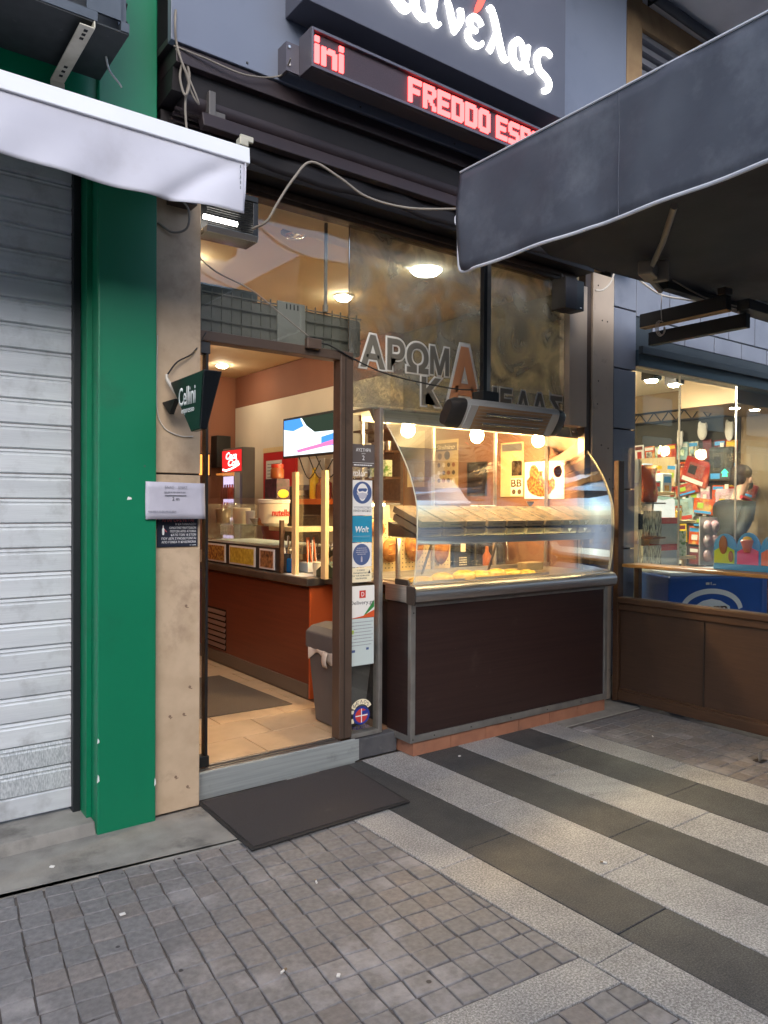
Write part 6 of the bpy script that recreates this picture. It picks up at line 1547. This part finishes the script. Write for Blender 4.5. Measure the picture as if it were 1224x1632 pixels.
MB().lathe([(.045, 0), (.055, .01), (.055, .075), (.045, .09)], (2.93, 5.40, 1.705), 18).build('glass', 'amber', jr, smooth=True)
MB().lathe([(.05, 0), (.05, .028)], (2.93, 5.40, 1.796), 18).build('lid', 'red_lid', jr, smooth=True)
pb = thing('picture_box', 'small dark box with a yellow picture standing on the spread tub', 'box', (2.95, 5.4, 1.543))
MB().box(2.87, 2.99, 5.30, 5.50, 1.543, 1.704).build('carton', 'poster_dark', pb, bev=0.003)
MB().blob((2.93, 5.298, 1.585), (.05, .003, .035), 18, 8).build('yellow_picture', 'yellow', pb, smooth=True)
# counter top things
sb = thing('sanitizer_bottle', 'blue hand sanitizer pump bottle on the counter', 'bottle', (2.80, 4.90, 0.985))
MB().box(2.765, 2.83, 4.865, 4.955, 0.986, 1.095).build('bottle', 'blue_liquid', sb, bev=0.014, seg=3)
MB().lathe([(.016, 0), (.016, .03), (.007, .032), (.007, .06)], (2.80, 4.91, 1.096), 12).build('pump', 'paper_white', sb, smooth=True)
MB().box(2.77, 2.81, 4.905, 4.915, 1.155, 1.167).build('nozzle', 'paper_white', sb)
cb = thing('cutlery_caddy', 'dark caddy full of wrapped cutlery beside the sanitizer bottle', 'caddy', (2.80, 5.0, 0.985))
MB().lathe([(.04, 0), (.045, .14), (.04, .142)], (2.79, 4.985, 0.986), 14).build('cup', 'dark_plastic', cb, smooth=True)
for i in range(7):
    a = i * .9; MB().tube([(2.79 + .02 * math.cos(a), 4.985 + .02 * math.sin(a), 1.10), (2.79 + .05 * math.cos(a), 4.985 + .05 * math.sin(a), 1.26)], 0.007, 6, False).build('wrapped_cutlery', ('steel', 'paper_white', 'kraft')[i % 3], cb)
cp = thing('straw_holder', 'holder of straws and sticks behind the sanitizer bottle', 'holder', (2.95, 4.98, 0.985))
MB().box(2.90, 3.05, 4.86, 5.0, 0.986, 1.06).build('tray', 'paper_white', cp, bev=0.004)
for i in range(9): MB().tube([(2.92 + .012 * i, 4.90 + .01 * (i % 3), 1.06), (2.915 + .012 * i, 4.90 + .012 * (i % 4), 1.25 - .02 * (i % 3))], 0.006, 6, False).build('straw', ('orange_shelf', 'paper_white', 'dark_plastic')[i % 3], cp)
for i, (y, lab) in enumerate(((4.79, 'left upright wooden batten of the counter screen'), (4.385, 'right upright wooden batten of the counter screen'))):
    one('wooden_batten', MB().box(2.735, 2.765, y - .028, y + .028, 0.986, 1.735), 'wood_light', lab, 'batten', 'counter screen battens', bev=0.002)
one('clear_screen', MB().box(2.7665, 2.770, 4.36, 4.81, 1.10, 1.72), 'pane_clear', 'clear plastic screen between the two wooden battens', 'screen')
po = thing('card_terminal', 'black card terminal on a stand between the wooden battens', 'card terminal', (2.95, 4.65, 0.985))
MB().lathe([(.05, 0), (.05, .01), (.014, .014), (.014, .13)], (2.93, 4.66, 0.986), 16).build('stand', 'dark_plastic', po, smooth=True)
MB().obox((2.93, 4.62, 1.145), (0.045, 0.10, 0.018), Matrix.Rotation(R(-22), 3, 'X')).build('terminal', 'dark_plastic', po, bev=0.01, seg=3)
MB().obox((2.93, 4.60, 1.158), (0.032, 0.04, 0.003), Matrix.Rotation(R(-22), 3, 'X')).build('keypad', 'grey_plastic', po)
MB().tube([(2.93, 4.56, 1.12), (2.93, 4.53, 1.06), (2.93, 4.50, 1.04), (2.93, 4.55, 1.04)], 0.004).build('cable_loop', 'cable_black', po, smooth=True)
one('paper_cup', MB().lathe([(.032, 0), (.042, .10), (.036, .102)], (2.83, 4.60, 0.986), 18), 'cream', 'cream paper cup on the counter between the battens', 'cup', smooth=True)
one('takeaway_cup', MB().lathe([(.035, 0), (.044, .17), (.045, .18), (.03, .19)], (3.05, 4.50, 0.986), 18), 'paper_white', 'tall white takeaway cup behind the card terminal', 'cup', smooth=True)
gt = thing('olive_tray', 'olive green peaked tray of napkins at the counter end', 'tray', (2.85, 4.40, 0.985))
MB().prism([(4.30, .986), (4.58, .986), (4.58, 1.03), (4.46, 1.10), (4.30, 1.04)], 'x', 2.80, 2.98).build('tray', 'olive', gt, bev=0.003)
MB().box(2.82, 2.95, 4.31, 4.42, 1.06, 1.085).build('napkin', 'kraft', gt, bev=0.004)
one('paper_sheet', MB().box(2.70, 2.86, 4.62, 4.88, 0.9855, 0.9868), 'paper_white', 'white sheet of paper lying on the counter edge', 'paper')
for i, (x, y, h, r_, mt, nm) in enumerate(((3.25, 4.75, .30, .045, 'amber', 'tall amber syrup bottle at the back of the counter'), (3.25, 4.62, .26, .04, 'maroon', 'dark red syrup bottle at the back of the counter'),
        (3.22, 5.02, .22, .05, 'steel', 'steel milk jug at the back of the counter'), (3.28, 4.88, .27, .04, 'paper_white', 'white squeeze bottle at the back of the counter'), (3.10, 4.78, .20, .045, 'kraft', 'stack of brown paper cups on the counter'))):
    one('counter_bottle' if 'bottle' in nm else ('milk_jug' if 'jug' in nm else 'cup_stack'), MB().lathe([(r_, 0), (r_ * 1.05, .02), (r_, h * .62), (r_ * .45, h * .78), (r_ * .4, h)], (x, y, .986), 16), mt, nm, 'bottle' if 'bottle' in nm else 'jug' if 'jug' in nm else 'cups', smooth=True)
gr = thing('coffee_grinder', 'dark coffee grinder with a clear hopper behind the right batten', 'grinder', (3.25, 4.55, .986))
MB().box(3.18, 3.32, 4.44, 4.58, .986, 1.24).build('body', 'dark_plastic', gr, bev=.01)
MB().lathe([(.04, 0), (.075, .12), (.075, .15)], (3.25, 4.51, 1.241), 18).build('hopper', 'clear_plastic', gr, smooth=True)
MB().lathe([(.078, 0), (.07, .012)], (3.25, 4.51, 1.392), 18).build('hopper_lid', 'dark_plastic', gr, smooth=True)
# back area
fg = thing('drinks_fridge', 'tall drinks fridge with a glowing red header at the back of the shop', 'fridge', (4.2, 8.5, 0.13))
FX = 4.0
MB().box(FX, 4.17, 8.24, 8.80, 0.135, 2.19).build('cabinet', 'grey_plastic', fg, bev=0.01)
MB().box(FX - .016, FX - .001, 8.26, 8.78, 1.90, 2.16).build('header', 'fridge_sign', fg)
text(fg, 'lettering', 'Coca', (-8.66, -8.36, 2.05, 2.135), FX - .018, '-X', 'fridge_word', 0.002, shear=0.3, bold=0.02)
text(fg, 'lettering', 'Cola', (-8.60, -8.30, 1.965, 2.05), FX - .018, '-X', 'fridge_word', 0.002, shear=0.3, bold=0.02)
m_ = MB()
for y0_, y1_, z0_, z1_ in ((8.76, 8.66, 1.93, 1.915), (8.66, 8.52, 1.915, 1.93), (8.52, 8.40, 1.93, 1.955), (8.40, 8.28, 1.955, 1.985)):
    m_.add([(FX - .019, y0_, z0_ - .012), (FX - .019, y1_, z1_ - .012), (FX - .019, y1_, z1_ + .012), (FX - .019, y0_, z0_ + .012)], [(0, 1, 2, 3)])
m_.build('wave', 'fridge_word', fg)
MB().box(FX - .012, FX - .001, 8.31, 8.75, 0.60, 1.84).build('lit_interior', 'fridge_light', fg)
for z in (.9, 1.12, 1.34, 1.56):
    for i in range(6): MB().lathe([(.026, 0), (.03, .02), (.03, .11), (.012, .15), (.012, .18)], (FX - .045, 8.35 + i * .07, z), 8).build('bottle', ('maroon', 'toy_pink', 'paper_white', 'toy_red')[(int(z * 5) + i // 3) % 4], fg, smooth=True)
MB().box(FX - .095, FX - .09, 8.26, 8.78, 0.50, 1.88).build('glass_door', 'pane_clear', fg)
MB().box(FX - .085, FX - .017, 8.27, 8.30, 0.50, 1.88).build('door_frame', 'kiosk_panel', fg)
ol = thing('menu_lightbox', 'glowing orange light box at the back of the shop', 'light box', (3.2, 8.5, 1.9))
MB().box(3.35, 4.02, 9.22, 9.32, 1.86, 2.16).build('case', 'dark_plastic', ol)
MB().box(3.37, 4.00, 9.212, 9.2195, 1.875, 2.14).build('front', 'orange_lit', ol)
for i in range(6): MB().blob((3.44 + i * .10, 9.206, 2.01), (.026, .004, .085), 10, 8).build('lit_shape', 'orange_hot', ol)
# red partition with papers on the right wall
rp = thing('red_partition', 'red wall panel with pinned papers at the back right of the shop', 'wall panel', (4.4, 8.0, 0.13))
MB().box(4.415, 4.450, 7.70, 8.50, 0.135, 2.17).build('panel', 'wall_red', rp)
MB().box(4.41, 4.4145, 7.70, 8.50, 2.14, 2.20).build('top_trim', 'wood_light', rp)
for i, (y0, y1, z0, z1, lab) in enumerate(((8.02, 8.42, 1.72, 2.04, 'white printed sheet pinned high on the red panel'), (8.04, 8.44, 1.36, 1.68, 'white printed sheet pinned low on the red panel'))):
    t = thing('pinned_sheet', lab, 'paper', (4.41, (y0 + y1) / 2, z0), group='sheets on the red panel')
    MB().box(4.411, 4.414, y0, y1, z0, z1).build('sheet', 'paper_white', t)
    lines(t, 'small_print', [(-y1 + .04, -y0 - .04, z1 - .05 - k * .04, z1 - .04 - k * .04) for k in range(5)], 4.4108, '-X', 'ink_light')
# television
tv = thing('television', 'flat television on an arm showing a bright blue and white picture', 'television', (4.1, 6.9, 2.2))
Mt = Matrix.Rotation(R(2), 3, 'Z')
MB().box(4.105, 4.135, 6.30, 7.435, 2.010, 2.455).build('case', 'black', tv, bev=0.006)
sx = 4.1045
def scr(name, poly, mat, d): MB().prism(poly, 'x', sx - d, sx - d + .0006).build(name, mat, tv)
scr('picture', [(6.325, 2.035), (7.41, 2.035), (7.41, 2.43), (6.325, 2.43)], 'screen_white', 0.0008)
scr('picture_sky', [(7.41, 2.33), (7.41, 2.43), (7.05, 2.43), (6.98, 2.34), (7.2, 2.30)], 'screen_blue', 0.0018)
scr('picture_dark', [(7.02, 2.43), (6.326, 2.43), (6.326, 2.25), (6.75, 2.26), (6.92, 2.34)], 'screen_dark', 0.0018)
scr('picture_sea', [(6.326, 2.10), (6.62, 2.10), (6.62, 2.20), (6.326, 2.23)], 'screen_blue', 0.0018)
scr('picture_boat', [(6.326, 2.115), (7.1, 2.06), (7.12, 2.09), (6.6, 2.135), (6.326, 2.165)], 'screen_pink', 0.0028)
MB().tube([(4.136, 6.87, 2.23), (4.30, 6.87, 2.23), (4.45, 6.87, 2.24)], 0.02, 8, False).build('wall_arm', 'black', tv)
m_ = MB()
for a, b in ((6.9, 6.7), (7.1, 6.95), (6.75, 6.5)): m_.tube([(4.12, a, 2.01), (4.2, (a + b) / 2, 1.78), (4.3, b, 1.98)], 0.006)
m_.build('hanging_cable', 'cable_black', tv, smooth=True)
# white wall unit, shelf, sundries on the right wall
sh2 = thing('orange_shelf', 'orange wall shelf with bottles left of the door jamb', 'shelf', (4.3, 6.9, 1.5))
MB().box(4.15, 4.45, 6.30, 7.20, 1.50, 1.56).build('board', 'orange_shelf', sh2, bev=0.003)
for i, (y, h, mt, nm) in enumerate(((7.05, .34, 'yellow', 'tall yellow bottle on the orange shelf'), (6.92, .22, 'amber', 'amber bottle second on the orange shelf'), (6.78, .24, 'maroon', 'dark red bottle third on the orange shelf'), (6.55, .20, 'paper_white', 'white bottle fourth on the orange shelf'), (6.42, .26, 'amber', 'amber bottle nearest the door jamb on the orange shelf'))):
    one('bottle', MB().lathe([(.045, 0), (.05, .02), (.05, h * .7), (.02, h * .82), (.02, h)], (4.28, y, 1.561), 14), mt, nm, 'bottle', 'bottles on the orange shelf', smooth=True)
one('grey_cabinet', MB().box(4.20, 4.449, 7.16, 7.66, 0.95, 1.60), 'steel_dark', 'grey metal cabinet under the television', 'cabinet', bev=0.006)
one('wall_shelf_unit', MB().box(4.30, 4.449, 7.05, 7.55, 1.66, 1.72), 'fascia', 'small grey shelf above the metal cabinet', 'shelf', bev=0.003)
one('maroon_coat', MB().blob((4.05, 7.55, 1.28), (.12, .20, .26), 16, 12, 0.12, 8), 'maroon', 'dark red bundle hanging beside the wooden batten', 'coat', smooth=True)
one('black_holder', MB().box(4.0, 4.2, 7.25, 7.50, 1.58, 1.70), 'black', 'black box on top of the dark red bundle', 'box', bev=0.01)
one('wall_chart', MB().box(4.445, 4.4515, 7.10, 7.42, 1.74, 2.02), 'paper_white', 'white chart pinned on the cream wall under the television', 'chart')
one('soap_dispenser', MB().box(4.35, 4.4515, 6.70, 6.84, 1.80, 2.0), 'paper_white', 'white wall dispenser under the television', 'dispenser', bev=0.015)
one('wall_speaker', MB().box(4.10, 4.30, 9.2, 9.39, 1.98, 2.4), 'black', 'black speaker in the far corner behind the projecting sign', 'speaker', bev=0.01)
# posters on the right wall, seen through the case
WX = 4.6185
def poster(name, label, y0, y1, z0, z1, mat):
    t = thing(name, label, 'poster', (WX, (y0 + y1) / 2, z0), group='posters on the orange wall')
    MB().box(WX - .004, WX, y0, y1, z0, z1).build('sheet', mat, t)
    return t
t = poster('coffee_poster', 'gold coffee menu poster with rows of small cups on the orange wall', 5.086, 5.460, 1.658, 2.107, 'poster_gold')
MB().box(WX - .005, WX - .0041, 5.102, 5.413, 2.003, 2.076).build('title_band', 'poster_brown', t)
text(t, 'lettering', 'Skolnino', (-5.382, -5.133, 2.018, 2.060), WX - .0052, '-X', 'cream', shear=0.25)
for r_ in range(3):
    for c_ in range(4):
        MB().lathe([(.021, 0), (.021, .001), (.012, .0012)], (WX - .0042, 5.351 - c_ * .068, 1.873 - r_ * .072), 14, (-1, 0, 0)).build('cup_picture', ('poster_brown', 'cream', 'poster_brown', 'amber')[(r_ + c_) % 4], t)
MB().lathe([(.03, 0), (.03, .001)], (WX - .0042, 5.341, 1.956), 16, (-1, 0, 0)).build('cup_picture', 'poster_brown', t)
MB().lathe([(.04, 0), (.035, .001)], (WX - .0042, 5.237, 1.961), 16, (-1, 0, 0)).build('cup_picture', 'box_dark', t)
t = poster('waffle_poster', 'white poster with a large chocolate waffle picture at the right', 3.858, 4.272, 1.555, 1.855, 'paper_white')
MB().blob((WX - .006, 4.096, 1.676), (.003, .15, .10), 20, 12, .10, 2).blob((WX - .007, 4.169, 1.770), (.003, .05, .06), 14, 8, .1, 3).build('waffle_picture', 'waffle', t, smooth=True)
MB().blob((WX - .010, 4.024, 1.749), (.003, .055, .05), 14, 8).build('cream_picture', 'cream', t, smooth=True)
text(t, 'lettering', 'ESPRA', (-4.013, -3.873, 1.806, 1.837), WX - .0046, '-X', 'ink_light')
t = poster('letter_poster', 'beige poster with two large letters B beside the waffle poster', 4.288, 4.547, 1.573, 2.029, 'poster_gold')
MB().box(WX - .0048, WX - .0041, 4.293, 4.428, 1.583, 1.728).build('pale_field', 'cream', t)
MB().box(WX - .0048, WX - .0041, 4.304, 4.532, 1.956, 2.018).build('silver_band', 'alu', t)
text(t, 'lettering', 'BB', (-4.423, -4.304, 1.656, 1.718), WX - .0052, '-X', 'poster_brown', bold=0.02)
for q in (4.392, 4.329): MB().lathe([(.022, 0), (.022, .001)], (WX - .005, q, 1.614), 14, (-1, 0, 0)).build('round_picture', 'poster_brown', t)
MB().box(WX - .0048, WX - .0041, 4.304, 4.418, 1.749, 1.873).build('picture', 'box_print', t)
t = poster('framed_glass', 'dark framed picture on the orange wall between the posters', 4.713, 4.967, 1.583, 1.884, 'steel_dark')
MB().box(WX - .006, WX - .0041, 4.729, 4.952, 1.604, 1.863).build('picture', 'mirror', t)
t = poster('ice_poster', 'pale narrow poster with white shapes left of the coffee menu', 5.569, 5.828, 1.676, 2.216, 'wood_light')
MB().blob((WX - .006, 5.621, 1.770), (.003, .05, .05), 14, 8).blob((WX - .006, 5.755, 1.811), (.003, .04, .09), 14, 8).build('white_shape', 'cream', t, smooth=True)
ds = thing('bar_shelves', 'dark bar shelves with cups seen through the left side of the case', 'shelves', (4.35, 5.9, 1.5))
MB().box(4.43, 4.465, 5.70, 6.25, 1.50, 2.35).build('back', 'box_dark', ds)
for z in (1.52, 1.75, 2.0, 2.22): MB().box(4.25, 4.43, 5.70, 6.25, z, z + .02).build('shelf', 'wood_brown', ds)
for i in range(4): one('cup', MB().lathe([(.025, 0), (.035, .09), (.03, .092)], (4.33, 5.76 + i * .11, 2.021), 12), ('steel', 'paper_white')[i % 2], ('steel cup nearest the case on the bar shelf', 'white cup second from the case on the bar shelf', 'steel cup third from the case on the bar shelf', 'white cup farthest from the case on the bar shelf')[i], 'cup', 'cups on the bar shelf', smooth=True)
one('green_carton_small', MB().box(4.28, 4.36, 5.74, 6.0, 1.771, 1.93), 'green_box', 'pale green printed carton on the bar shelves', 'carton', bev=0.004)
one('under_shelf_light', MB().tube([(4.22, 5.68, 1.50), (4.22, 6.3, 1.50)], 0.012, 8, False), 'tube_warm', 'bright strip light under the dark bar shelves', 'strip light')
t = thing('cola_disc', 'small round red drink sign at the right behind the case glass', 'sign', (4.466, 3.69, 1.70))
MB().lathe([(.045, 0), (.045, .004)], (4.36, 3.71, 1.755), 24, (0, -1, 0)).build('disc', 'freezer_red', t)
text(t, 'lettering', 'Coca', (4.332, 4.388, 1.755, 1.775), 3.7055, '-Y', 'sign_white', shear=.25)
text(t, 'lettering', 'Cola', (4.335, 4.39, 1.735, 1.753), 3.7055, '-Y', 'sign_white', shear=.25)
# ceiling lights
DL = [(2.36, 4.14, 'unlit recessed downlight above the doorway', 'lamp_metal'), (3.40, 5.15, 'lit recessed downlight seen through the transom corner', 'downlight'), (3.42, 4.12, 'bright recessed downlight behind the grimy upper pane', 'downlight_white'),
      (3.46, 7.36, 'lit recessed downlight seen through the open doorway', 'downlight'), (2.2, 6.2, 'added unseen downlight over the customer side', 'downlight'), (2.3, 8.4, 'added unseen downlight deep at the back left', 'downlight'), (4.0, 6.2, 'added unseen downlight over the bar shelves', 'downlight'), (3.9, 8.6, 'added unseen downlight above the drinks fridge', 'downlight'), (2.0, 5.0, 'added unseen downlight just inside the door', 'downlight')]  # all after the doorway one are unseen extras, added for more light
for x, y, lab, mt in DL:
    zc = 3.17 if y < 4.0 else 3.21
    t = thing('ceiling_downlight', lab, 'downlight', (x, y, zc - .01), group='shop ceiling downlights')
    k_ = 1.9 if mt == 'downlight_white' else 1.0
    MB().lathe([(.085 * k_, 0), (.085 * k_, -.008), (.062 * k_, -.012)], (x, y, zc - .0005), 24).build('ring', 'lamp_metal' if mt == 'lamp_metal' else 'alu_white', t, smooth=True)
    MB().lathe([(.060 * k_, 0), (.060 * k_, -.022 * k_), (.045 * k_, -.036 * k_), (.0, -.042 * k_)], (x, y, zc - .0005), 24).build('lens', 'chrome' if mt == 'lamp_metal' else mt, t, smooth=True)

# ------------------------------------------------------------------ pieces of parts go one level deeper
def under(root, part, *kids):
    """hang the named pieces of a thing on the part they belong to"""
    base = lambda o: o.name.split('.')[0]
    ps_ = [c for c in root.children if base(c) == part]
    if not ps_: return
    for c in list(root.children):
        if base(c) in kids and c is not ps_[0]:
            c.parent = ps_[0]; c.location = Vector(c.location) - Vector(ps_[0].location)
under(sg, 'light_box', 'letter', 'accent_mark')
under(ld, 'screen', 'lit_letter'); under(ld, 'bracket', 'bolt')
under(ih, 'front_glass', 'heating_tube', 'guard_wire'); under(ih, 'hanging_pole', 'pole_trim')
under(qh, 'housing', 'wire_grille', 'quartz_tube')
under(tv, 'case', 'picture', 'picture_sky', 'picture_dark', 'picture_sea', 'picture_boat')
under(ac, 'fan_hub', 'fan_blade'); under(au, 'control_plate', 'slot'); under(au, 'housing', 'grille_bar', 'grille_wire')
under(sf, 'upper_pane', 'window_lettering', 'lower_film', 'pane_edge'); under(sf, 'door_pane', 'door_hinge', 'door_stile')
under(dcx, 'hood', 'hood_bracket', 'bolt'); under(dcx, 'curved_glass', 'glass_edge', 'glass_clip')
under(cn, 'valance', 'piping', 'tie_ring', 'seam'); under(ps, 'body', 'face', 'lettering'); under(fg, 'header', 'lettering', 'wave'); under(fg, 'glass_door', 'door_frame')
under(ct, 'front_panel', 'vent_slat', 'vent_back'); under(ct, 'flap', 'flap_stay'); under(ol, 'front', 'lit_shape'); under(bn_, 'body', 'bin_bag', 'bag_knot')
under(kf, 'glass_pane', 'pane_joint', 'door_edge', 'door_lock', 'door_clamp'); under(fz, 'body', 'logo_arch', 'logo_field', 'lettering'); under(lk, 'grille', 'badge')
